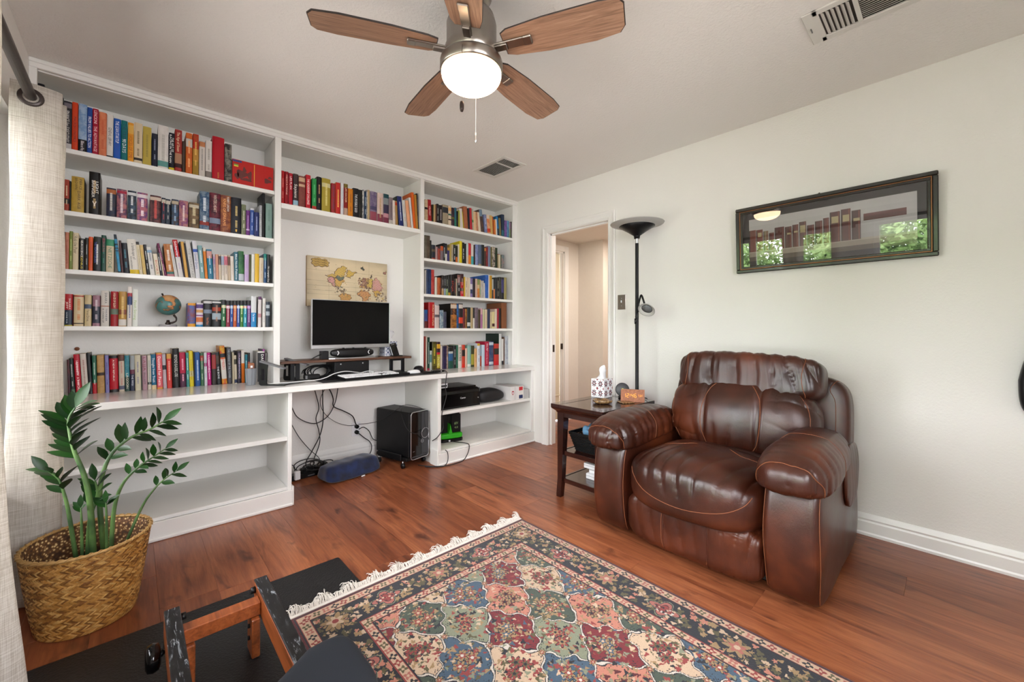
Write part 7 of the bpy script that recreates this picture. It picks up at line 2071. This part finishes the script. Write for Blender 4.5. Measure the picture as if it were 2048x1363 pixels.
V_, F_ = rblock(18, 1, 1, 1); q = soft(V_, 3.2); P_ = q * np.array([.16, .085, .062]); P_[:, 2] *= 1 - .45 * np.clip(q[:, 0], 0, 1) ** 2; P_ += np.array([2.465, 2.985, .494]); P_[:, 2] -= np.where(q[:, 0] > .3, .02 * (q[:, 0] - .3), 0); P_[:, 2] = np.maximum(P_[:, 2], .4312)
simple('nylon_black', '151518', .6, bump=.3, bscale=300); mobj('case_shell', P_, F_, 'nylon_black', sc_, smooth=True)
for k, (x0, x1, d, c, lab) in enumerate(((2.640, 2.735, .26, 'd9d6d4', 'white carton with a red shield emblem on the cabinet shelf'), (2.737, 2.812, .24, 'dcd8d2', 'white carton with red and blue squares on the cabinet shelf'), (2.815, 2.885, .22, 'b4b2b0', 'plain grey carton at the right end of the cabinet shelf'))):
    simple('carton_%d' % k, c, .7); t_ = thing('carton', lab, 'box', ((x0 + x1) / 2, 2.95, .43), 'small cartons in the right cabinet')
    zt_ = (.560, .556, .520)[k]
    box('carton_body', x0, x1, 2.862, 2.862 + d, .4304, zt_, 'carton_%d' % k, t_, .002)
    if k == 0:
        simple('emblem_red', 'a8303c', .6)
        m = MB().prism([(0, -.022), (.014, -.008), (.014, .016), (0, .020), (-.014, .016), (-.014, -.008)], 0, .0006, 'y', (2.668, 2.8612, .50)); m.build('shield_emblem', 'emblem_red', t_)
        m = MB().prism([(0, -.016), (.008, -.006), (.008, .006), (-.008, .006), (-.008, -.006)], 0, .0006, 'y', (2.668, 2.8606, .502)); m.build('shield_centre', 'white_plastic', t_)
        box('carton_flap', x0 + .055, x0 + .0565, 2.8612, 2.8622, .432, zt_ - .002, 'mid_grey', t_)
    if k == 1:
        simple('label_red', 'b81c28', .6); simple('label_navy', '1c2c5c', .6)
        box('red_square', x0 + .012, x0 + .062, 2.8612, 2.8622, .516, .550, 'label_red', t_); box('navy_square', x0 + .012, x0 + .062, 2.8612, 2.8622, .438, .472, 'label_navy', t_)
simple('charger_green', '2fae1a', .45)
cg = thing('battery_charger', 'bright green battery charger holding two black battery packs', 'charger', (2.08, 3.06, .116))
cgm = place(2.085, 3.075, .1163, -12)
at_(MB().prism([(-.11, -.055), (-.085, -.075), (.085, -.075), (.11, -.05), (.11, .06), (-.11, .06)], 0, .022), cgm).build('charger_base', 'black_plastic', cg)
V_, F_ = rblock(12, 1, 1, 1); q = soft(V_, 5) * np.array([.110, .066, .026]) + np.array([0, -.005, .048]); mobj('charger_shell', [tuple(cgm @ Vector(p)) for p in q], F_, 'charger_green', cg, smooth=True)
at_(MB().prism([(-.030, .07), (.005, .07), (-.004, .11), (-.014, .155), (-.018, .11)], -.062, .03, 'y'), cgm).build('charger_spine', 'charger_green', cg)
for x0, x1, z1 in ((.0, .092, .235), (-.098, -.028, .252)):
    b_ = at_(MB().box(x0, x1, -.05 if x0 >= 0 else -.035, .05, .072, z1, .006), cgm).build('battery_pack', 'black_plastic', cg)
    at_(MB().box(x0 + .012, x1 - .012, -.045, .04, z1 + .0002, z1 + .012, .004), cgm).build('battery_latch', 'dark_grey_plastic', b_)
simple('charge_mark', '9ab878', .6)
lettering('battery_lettering', '60V', cgm @ Matrix.Translation((.046, -.0506, .155)), .024, 'charge_mark', cg, .036)
lettering('battery_lettering', '4.0', cgm @ Matrix.Translation((.046, -.0506, .118)), .018, 'charge_mark', cg, .032)
at_(MB().box(-.035, -.02, -.077, -.0752, .005, .018), cgm).build('status_window', 'white_plastic', cg)
cable('charger_cord', [(2.06, 2.985, .125), (2.09, 2.93, .122), (2.12, 2.87, .122), (2.12, 2.825, .115), (2.09, 2.795, .07), (2.03, 2.775, .02), (1.95, 2.775, .006), (1.85, 2.79, .005), (1.76, 2.86, .005), (1.70, 2.95, .006)], .0035, parent=cg)
cable('floor_cable', [(1.87, 2.815, .125), (1.885, 2.80, .10), (1.875, 2.785, .04), (1.84, 2.785, .008), (1.78, 2.815, .006), (1.72, 2.88, .006)], .0035)
tag(bpy.data.objects['floor_cable'], 'short black cord curling round the cabinet foot', 'cable')
# ------------------------------------------------------------------ potted plant in a woven basket
bk_ = thing('planter_basket', 'tan herringbone woven basket holding the green plant', 'basket', (-.12, 2.262, 0))
BC = np.array([-.12, 2.262]); BH = .30
def brad(z): return .134 + .044 * (z / BH) ** .8
rb_ = np.random.RandomState(2)
V, F, Cc = [], [], []
band = .0118; nb_ = int(BH / band)
for b in range(nb_):
    z0 = b * band + .003; nst = 112
    for k in range(nst):
        sg = 1 if b % 2 == 0 else -1
        th0 = 2 * PI * (k + .25 * rb_.rand()) / nst
        r0 = brad(z0)
        dth = .021 / r0 * sg; wz = .0036; ln = []
        c = np.array(srgb(rb_.choice(['8f5f25', 'a87433', 'b98745', 'c79a57', '7a4c1c', 'b07c38']))) * (.85 + .3 * rb_.rand())
        k0 = len(V)
        for j in range(4):
            u = j / 3; th = th0 + dth * u; z = z0 + band * 1.15 * u - .001
            lift = .0018 * math.sin(PI * u) + .0008
            for e in (-1, 1):
                # strip edges lie across its own direction
                thh = th + e * wz * .55 / r0 * (-sg); zz = z + e * wz * .5
                r = brad(min(max(zz, 0), BH)) + lift
                V.append((BC[0] + r * math.cos(thh), BC[1] + r * math.sin(thh), min(max(zz, .001), BH)))
        for j in range(3):
            F.append((k0 + 2 * j, k0 + 2 * j + 1, k0 + 2 * j + 3, k0 + 2 * j + 2)); Cc.append(c)
t = NT('straw_strip'); a_ = t.n('ShaderNodeAttribute', attribute_name='Col'); v_ = t.coord('Object'); nz_s = t.noise(v_, 150, 3); t.base(t.mix(1.0, a_.outputs[0], t.ramp(nz_s.outputs[0], [(.3, .75), (.7, 1.0)]), 'MULTIPLY')); t.set(Roughness=.6); t.bump(nz_s.outputs[0], .4, .001)
wv = mobj('weave', V, F, 'straw_strip', bk_, col=Cc); wv['kind'] = 'stuff'
t = NT('straw_shell'); v_ = t.coord('Object', (1, 1, 1)); vo = t.n('ShaderNodeTexVoronoi'); vo.inputs['Scale'].default_value = 95; t.l(v_, vo.inputs['Vector']); t.base(t.ramp(vo.outputs['Distance'], [(.22, 'cdb07c'), (.4, '6a431c'), (.8, '3a220d')])); t.set(Roughness=.8)
MB().lathe([(.0, .004), (.128, .004), (.132, .01)] + [(brad(z) - .001, z) for z in np.linspace(.01, BH, 10)] + [(brad(z) - .0045, z) for z in np.linspace(BH, .02, 10)] + [(0, .02)], (BC[0], BC[1], 0), 48).build('basket_wall', 'straw_shell', bk_)
simple('straw_rim', 'a8824c', .6)
MB().tube([(BC[0] + (brad(BH) - .001) * math.cos(a), BC[1] + (brad(BH) - .001) * math.sin(a), BH + .002 + .004 * math.sin(a + .6)) for a in np.linspace(0, 2 * PI, 65)], .0055, 6, False).build('rim', 'straw_rim', bk_)
m = MB()
for k in range(44):
    a = 2 * PI * k / 44; rr = brad(BH) - .001
    pts = []
    for j in range(5):
        u = j / 4; aa = a + .14 * u; ph = PI * (u * 1.2 + .4)
        pts.append((BC[0] + (rr + .0075 * math.sin(ph)) * math.cos(aa), BC[1] + (rr + .0075 * math.sin(ph)) * math.sin(aa), BH + .002 + .004 * math.sin(aa + .6) + .0075 * -math.cos(ph)))
    m.tube(pts, .0018, 4)
wb = m.build('rim_wrap', 'straw_rim', bk_); wb['kind'] = 'stuff'
simple('potting_soil', '2a1d14', .95, bump=.8, bscale=120, bdist=.006)
so_ = thing('potted_plant', 'green arching house plant with glossy leaves standing in the woven basket', 'plant', (-.12, 2.262, .02))
MB().lathe([(0, .022), (.09, .022), (.112, .195), (.118, .20), (.112, .204), (.104, .195), (0, .19)], (BC[0], BC[1], 0), 28).build('nursery_pot', 'black_plastic', so_)
MB().lathe([(0, .198), (.06, .202), (.103, .197)], (BC[0], BC[1], 0), 24).build('soil', 'potting_soil', so_)
t = NT('plant_leaf'); v_ = t.coord('Object'); oi = t.n('ShaderNodeObjectInfo'); t.base(t.mix(oi.outputs['Random'], '0a2209', '1c4414')); t.set(Roughness=.38); t.b.inputs['Specular IOR Level'].default_value = .35
t = NT('plant_stem'); v_ = t.coord('Object'); nz_p = t.noise(v_, 12, 3); t.base(t.ramp(nz_p.outputs[0], [(.35, '2f4a26'), (.65, '56743c')])); t.set(Roughness=.45)
# leaf, pointed oval folded along its midrib, x = length
lv, lf = [], []
prof = [(0, .02), (.12, .30), (.3, .72), (.5, .88), (.7, .70), (.88, .32), (1, .0)]
for u, w in prof:
    zc_ = -.10 * (u - .3) ** 2
    lv += [(u, -w * .21, zc_ + .05 * w), (u, 0, zc_), (u, w * .21, zc_ + .05 * w)]
for i in range(6):
    a = i * 3; lf += [(a, a + 3, a + 4, a + 1), (a + 1, a + 4, a + 5, a + 2)]
k0 = len(lv); lv += [(x, y, z - .012) for x, y, z in lv]
lf += [tuple(k0 + q for q in f[::-1]) for f in lf]
LM = [None]
rl = random.Random(12)
def leaf(p, d, up, L):
    d = Vector(d).normalized(); up = Vector(up); s = d.cross(up)
    if s.length < 1e-4: s = d.orthogonal()
    s.normalize(); n = s.cross(d)
    mtx = Matrix((d * L, s * -L, n * L)).transposed().to_4x4(); mtx.translation = p
    if LM[0] is None:
        o = mobj('leaf', lv, lf, 'plant_leaf', so_, smooth=True); LM[0] = o.data
    else: o = link(bpy.data.objects.new('leaf', LM[0]), so_)
    o.matrix_basis = mtx
ST = {
 'A': ([(-.105, 2.235, .195), (-.116, 2.22, .436), (-.133, 2.22, .553), (-.157, 2.22, .642), (-.17, 2.22, .713), (-.174, 2.22, .769), (-.158, 2.22, .81)], .0105, 26, .45, .092),
 'B': ([(-.15, 2.265, .195), (-.173, 2.26, .403), (-.187, 2.26, .49), (-.2, 2.26, .544), (-.225, 2.26, .579)], .0075, 9, .5, .072),
 'C': ([(-.06, 2.29, .195), (-.053, 2.3, .372), (-.029, 2.3, .471), (.016, 2.3, .528), (.054, 2.3, .555), (.102, 2.3, .589)], .008, 13, .5, .052),
 'D': ([(-.075, 2.25, .195), (-.091, 2.24, .422), (-.085, 2.24, .536), (-.058, 2.24, .618), (-.005, 2.24, .669), (.052, 2.24, .692), (.091, 2.24, .717)], .0095, 15, .42, .072),
 'E': ([(-.03, 2.29, .195), (.029, 2.3, .358), (.068, 2.3, .425), (.103, 2.3, .461), (.139, 2.3, .484)], .006, 6, .55, .052),
 'F': ([(-.068, 2.21, .195), (-.071, 2.2, .391), (-.073, 2.2, .439)], .006, 4, .7, .045),
 'G': ([(-.135, 2.23, .195), (-.138, 2.22, .377), (-.14, 2.22, .434)], .006, 3, .75, .045),
 'H': ([(-.122, 2.24, .195), (-.117, 2.24, .373), (-.098, 2.24, .463), (-.105, 2.24, .522)], .009, 8, .5, .062)}
for key, (pts, r0, nl, t0, LL) in ST.items():
    sp_ = spline(pts, 8); n = len(sp_)
    MB().tube(sp_, [r0 * (1 - .72 * i / (n - 1)) for i in range(n)], 8).build('stem', 'plant_stem', so_)
    for q in range(nl):
        u = t0 + (1 - t0) * (q + .5) / nl; i = min(int(u * (n - 1)), n - 2); p = sp_[i]; tg = (sp_[i + 1] - sp_[i]).normalized()
        side = Vector((.73, -.68, 0)) if abs(tg.z) > .6 else Vector((0, -.3, 1))
        side = (side - tg * side.dot(tg)).normalized()
        s = side if q % 2 else -side
        dep = Vector((-.68, -.73, .1)) * (rl.random() - .35)
        d = s * 1.0 + tg * (.3 + .45 * u) + dep * .7 + Vector((0, 0, .05))
        up = Vector((-.3 + .6 * rl.random(), -.3 if key in 'AB' else -.55, 1.0 if key in 'AB' else .55 + .5 * rl.random()))
        leaf(p, d, up, LL * (.85 + .4 * rl.random()) * (1.1 - .35 * abs(u - .7)))
    leaf(sp_[-1], tg + Vector((0, 0, .15)), (-.2, -.7, .5), LL * 1.1)

# ------------------------------------------------------------------ curtains and rod
simple('rod_brown', '3d3431', .35, .5)
rd = thing('curtain_rod', 'dark brown metal curtain rod running above the window', 'curtain rod', (-.304, .8, 2.015))
MB().tube([(-.304, -.9, 2.015), (-.304, 2.72, 2.015)], .0165, 16).build('rod', 'rod_brown', rd)
MB().lathe([(.0, -.0), (.02, .004), (.028, .022), (.022, .04), (.0, .045)], (-.304, 2.72, 2.015), 16, axis='y').build('finial', 'rod_brown', rd)
for yy in (2.70, .77, -.88): MB().box(XL + .001, -.312, yy - .006, yy + .006, 2.0, 2.012, .002).box(XL + .0005, XL + .008, yy - .02, yy + .02, 1.97, 2.05, .002).build('bracket', 'rod_brown', rd)
def curtain(path, label, grom, seed, flare):
    P = spline(path, 8); n = len(P); rows = 60; z0, z1 = .022, 2.068
    V, F = [], []
    cx = sum(p[0] for p in path) / len(path)
    for j in range(rows + 1):
        u = j / rows; z = z0 + (z1 - z0) * u
        for i, p in enumerate(P):
            low = (1 - u)
            wob = .007 * math.sin(i * .5 + 5 * low + seed) * low + .004 * math.sin(z * 9 + i * .2)
            x = p[0] + wob * .6 + flare * max(0.0, 1 - z / 1.0) * max(0, (p[0] - cx) / .08)
            V.append((max(x, XL + .022), p[1] + wob * .6, z))
    for j in range(rows):
        for i in range(n - 1): a = j * n + i; F.append((a, a + 1, a + 1 + n, a + n))
    t_ = thing('curtain', label, 'curtain', (cx, path[0][1], z0), 'linen window curtains')
    c = mobj('fabric_panel', V, F, 'linen_curtain', t_, smooth=True)
    sd = c.modifiers.new('thickness', 'SOLIDIFY'); sd.thickness = .0016
    mid = [P[i] for i in range(n)]
    # stitched header band
    hb_ = [(p[0] + .0, p[1] - .0022, 1.925) for p in P[: n // 2]]
    MB().tube(hb_, .0012, 4).build('hem_stitch', 'linen_curtain', t_)
    for gx_, gy_, ang in grom:
        g = MB().lathe([(.022, -.003), (.034, -.003), (.036, 0), (.034, .003), (.022, .003), (.022, -.003)], (0, 0, 0), 28, axis='y'); g.xf(Matrix.Translation((gx_, gy_, 2.012)) @ Matrix.Rotation(R(ang), 4, 'Z')); g.build('grommet', 'rod_brown', t_)
    return t_
curtain([(-.358, 2.462), (-.31, 2.452), (-.26, 2.462), (-.222, 2.486), (-.235, 2.512), (-.30, 2.525), (-.356, 2.545), (-.345, 2.572), (-.28, 2.582), (-.226, 2.602), (-.24, 2.628), (-.31, 2.640), (-.357, 2.66)] and [(a, b, 0) for a, b in ((-.358, 2.462), (-.31, 2.452), (-.26, 2.462), (-.222, 2.486), (-.235, 2.512), (-.30, 2.525), (-.356, 2.545), (-.345, 2.572), (-.28, 2.582), (-.226, 2.602), (-.24, 2.628), (-.31, 2.640), (-.357, 2.66))],
        'cream linen curtain hanging between the window and the bookcase', [(-.304, 2.4525, 2), (-.304, 2.528, -8), (-.304, 2.582, 6)], 0, .012)
curtain([(a, b, 0) for a, b in ((-.36, 1.455), (-.31, 1.449), (-.258, 1.446), (-.225, 1.425), (-.23, 1.395), (-.30, 1.38), (-.355, 1.36), (-.34, 1.335), (-.28, 1.325), (-.235, 1.305), (-.245, 1.28), (-.30, 1.27), (-.355, 1.25))],
        'cream linen curtain close to the camera at the left edge', [(-.304, 1.4455, 0), (-.304, 1.38, -8), (-.304, 1.328, 6)], 2, .075)

# ------------------------------------------------------------------ mat and rowing machine
t = NT('rubber_mat'); v_ = t.coord('Object'); vo = t.n('ShaderNodeTexVoronoi'); vo.inputs['Scale'].default_value = 130; t.l(v_, vo.inputs['Vector']); nz_m = t.noise(v_, 4, 3); t.base(t.mix(nz_m.outputs[0], '0c0c0d', '161618')); t.set(Roughness=.5); t.bump(vo.outputs['Distance'], .5, .002)
m = MB().prism(rrect(-.36, .733, -.55, 2.02, .012), .0004, .0058); mt = m.build('exercise_mat', 'rubber_mat'); tag(mt, 'black textured exercise mat on the floor under the rowing machine', 'mat')
rw = thing('rowing_machine', 'wooden rowing machine rails with scratched black tops on the mat', 'rowing machine', (.22, 1.2, .006))
t = NT('scuffed_black'); v_ = t.coord('Object', (60, 9, 60)); nz_a = t.noise(v_, 1.2, 5, .7, 1.5); t.base(t.ramp(nz_a.outputs[0], [(.49, '0d0d0f'), (.58, '1c1d20'), (.66, '9aa0a5')])); t.set(Roughness=.35)
for x, s in ((.097, -1), (.345, 1)):
    box('rail', x - .020, x + .020, .1, 1.712, .120, .195, 'rower_wood', rw, .003)
    box('rail_track', x - .020, x + .020, .1, 1.716, .1955, .203, 'scuffed_black', rw, .002)
    MB().tube([(x - s * .021, 1.690, .178), (x - s * .034, 1.690, .178)], .011, 12).build('end_bumper', 'black_plastic', rw)
box('cross_bar', .1175, .3245, 1.60, 1.645, .135, .180, 'rower_wood', rw, .003)
for x in (.135, .308): box('front_leg', x - .012, x + .012, 1.585, 1.66, .0062, .134, 'rower_wood', rw, .003)
for x in (.097, .345): box('rear_leg', x - .014, x + .014, .2, .28, .0062, .119, 'rower_wood', rw, .003)
for zz in (.10, .06): MB().cyl((.296, 1.622, zz), (.290, 1.622, zz), .007, 10).build('bolt', 'black_metal', rw)
whl = MB().lathe([(.0, -.017), (.024, -.018), (.036, -.013), (.040, 0), (.036, .013), (.024, .018), (0, .017)], (.050, 1.645, .110), 26, axis='x'); whl.build('wheel', 'black_gloss', rw)
MB().cyl((.060, 1.645, .105), (.0765, 1.645, .12), .008, 10).build('axle', 'black_metal', rw)
MB().cyl((.036, 1.645, .105), (.042, 1.645, .105), .006, 10).build('axle_cap', 'black_plastic', rw)
V_, F_ = rblock(22, 1, 1, 1); q = soft(V_, 4.5); P_ = q * np.array([.125, .13, .028])
P_[:, 1] -= .085 * np.clip(-q[:, 0] + .25, 0, 2) * (q[:, 1] > -2); P_[:, 2] += .012 * q[:, 0] ** 2
P_ += np.array([.305, 1.005, .262])
simple('seat_vinyl', '1b2129', .5, bump=.15, bscale=300); mobj('seat_pad', P_, F_, 'seat_vinyl', rw, smooth=True)
box('seat_carriage', .09, .352, .90, 1.05, .2035, .232, 'black_plastic', rw, .004)

# ------------------------------------------------------------------ globe and small things on the shelves
gb = thing('desk_globe', 'small teal and brown globe on a bronze arm and stone base', 'globe', (.151, 3.2, 1.118))
t = NT('globe_print'); v_ = t.coord('Object', (1, 1, 1)); nz_g = t.noise(v_, 15, 3, .5, .6); nz_h = t.noise(v_, 60, 3); col = t.ramp(nz_g.outputs[0], [(.50, '3f7472'), (.525, '2a3a34'), (.54, 'b4713f'), (.62, 'c99a68')]); t.base(t.mix(t.ramp(nz_h.outputs[0], [(.4, 0.0), (.8, .35)]), col, '7a5a44')); t.set(Roughness=.35)
gc = Vector((.151, 3.2, 1.248)); GR = .0605
gs = MB().lathe([(GR * math.sin(a), GR * math.cos(a)) for a in np.linspace(.001, PI - .001, 25)], (0, 0, 0), 40); gs.xf(Matrix.Translation(gc) @ Matrix.Rotation(R(-24), 4, 'Y')); gs.build('sphere', 'globe_print', gb)
ax = Vector((math.sin(R(-24)), 0, math.cos(R(-24))))
MB().tube([gc + ax * GR * .98, gc + ax * (GR + .014)], .0045, 8).build('top_pin', 'bronze_dark', gb)
MB().tube(spline([gc - ax * (GR + .002), gc - ax * (GR + .010), gc - ax * (GR + .016) + Vector((.006, 0, -.008)), (.186, 3.2, 1.152), (.170, 3.2, 1.142), (.156, 3.2, 1.140)], 6), [.005 + .001 * math.sin(i * .3) for i in range(31)], 8).build('arm', 'bronze_dark', gb)
MB().lathe([(0, 1.131), (.012, 1.131), (.014, 1.138), (.009, 1.146), (.007, 1.158), (0, 1.158)], (.150, 3.2, 0), 14).build('arm_socket', 'bronze_dark', gb)
simple('stone_base', 'a9a4a6', .35); MB().lathe([(0, 1.1184), (.042, 1.1184), (.043, 1.122), (.042, 1.130), (0, 1.131)], (.150, 3.2, 0), 32).build('base', 'stone_base', gb)
gp = thing('pencil_cup', 'grey fluted cup beside the laptop stand with a small wooden block in it', 'cup', (.555, 3.07, ZT))
simple('cup_grey', '7e8288', .6); m = MB(); n = 40
prof = [(.024, .0006), (.027, .02), (.032, .10), (.033, .108), (.030, .108), (.028, .02), (0, .012)]
for r_, z in prof:
    for k in range(n):
        a = 2 * PI * k / n; rr = r_ * (1 + (.05 * math.sin(k * PI / 2) if r_ > .02 else 0)); m.v.append((.555 + rr * math.cos(a), 3.07 + rr * math.sin(a), ZT + z))
for i in range(len(prof) - 1):
    for k in range(n): m.f.append((i * n + k, i * n + (k + 1) % n, i * n + n + (k + 1) % n, i * n + n + k)); m.sm.append(False)
m.f.append(tuple(range(n - 1, -1, -1))); m.sm.append(False); m.build('cup_wall', 'cup_grey', gp)
wbk = thing('wooden_block', 'small tan wooden block with a white square sitting in the grey cup', 'block', (.555, 3.065, ZT + .09))
box('block', .538, .572, 3.052, 3.086, ZT + .085, ZT + .142, 'clock_wood', wbk, .005); box('white_square', .549, .561, 3.0508, 3.0519, ZT + .112, ZT + .126, 'white_plastic', wbk)
simple('red_cloth', 'a3152a', .8)
V_, F_ = rblock(10, 1, 1, 1); q = soft(V_, 2.3) * np.array([.065, .05, .016]); q[:, 2] += .006 * nz3(q, 5, (40, 40, 20)); q += np.array([2.70, 3.17, RS[1] + .137]); tag(mobj('red_cap', q, F_, 'red_cloth', None, smooth=True), 'crumpled red cloth cap lying on top of the second shelf books', 'cap')
kn = MB().lathe([(0, -.03), (.005, -.028), (.004, -.016), (.010, -.010), (.011, -.002), (.006, .003), (0, .004)], (-.236, YB - .001 - .003, .99), 14, axis='y'); tag(kn.build('wall_peg', 'clock_wood'), 'small round wooden peg on the wall above the countertop books', 'peg')
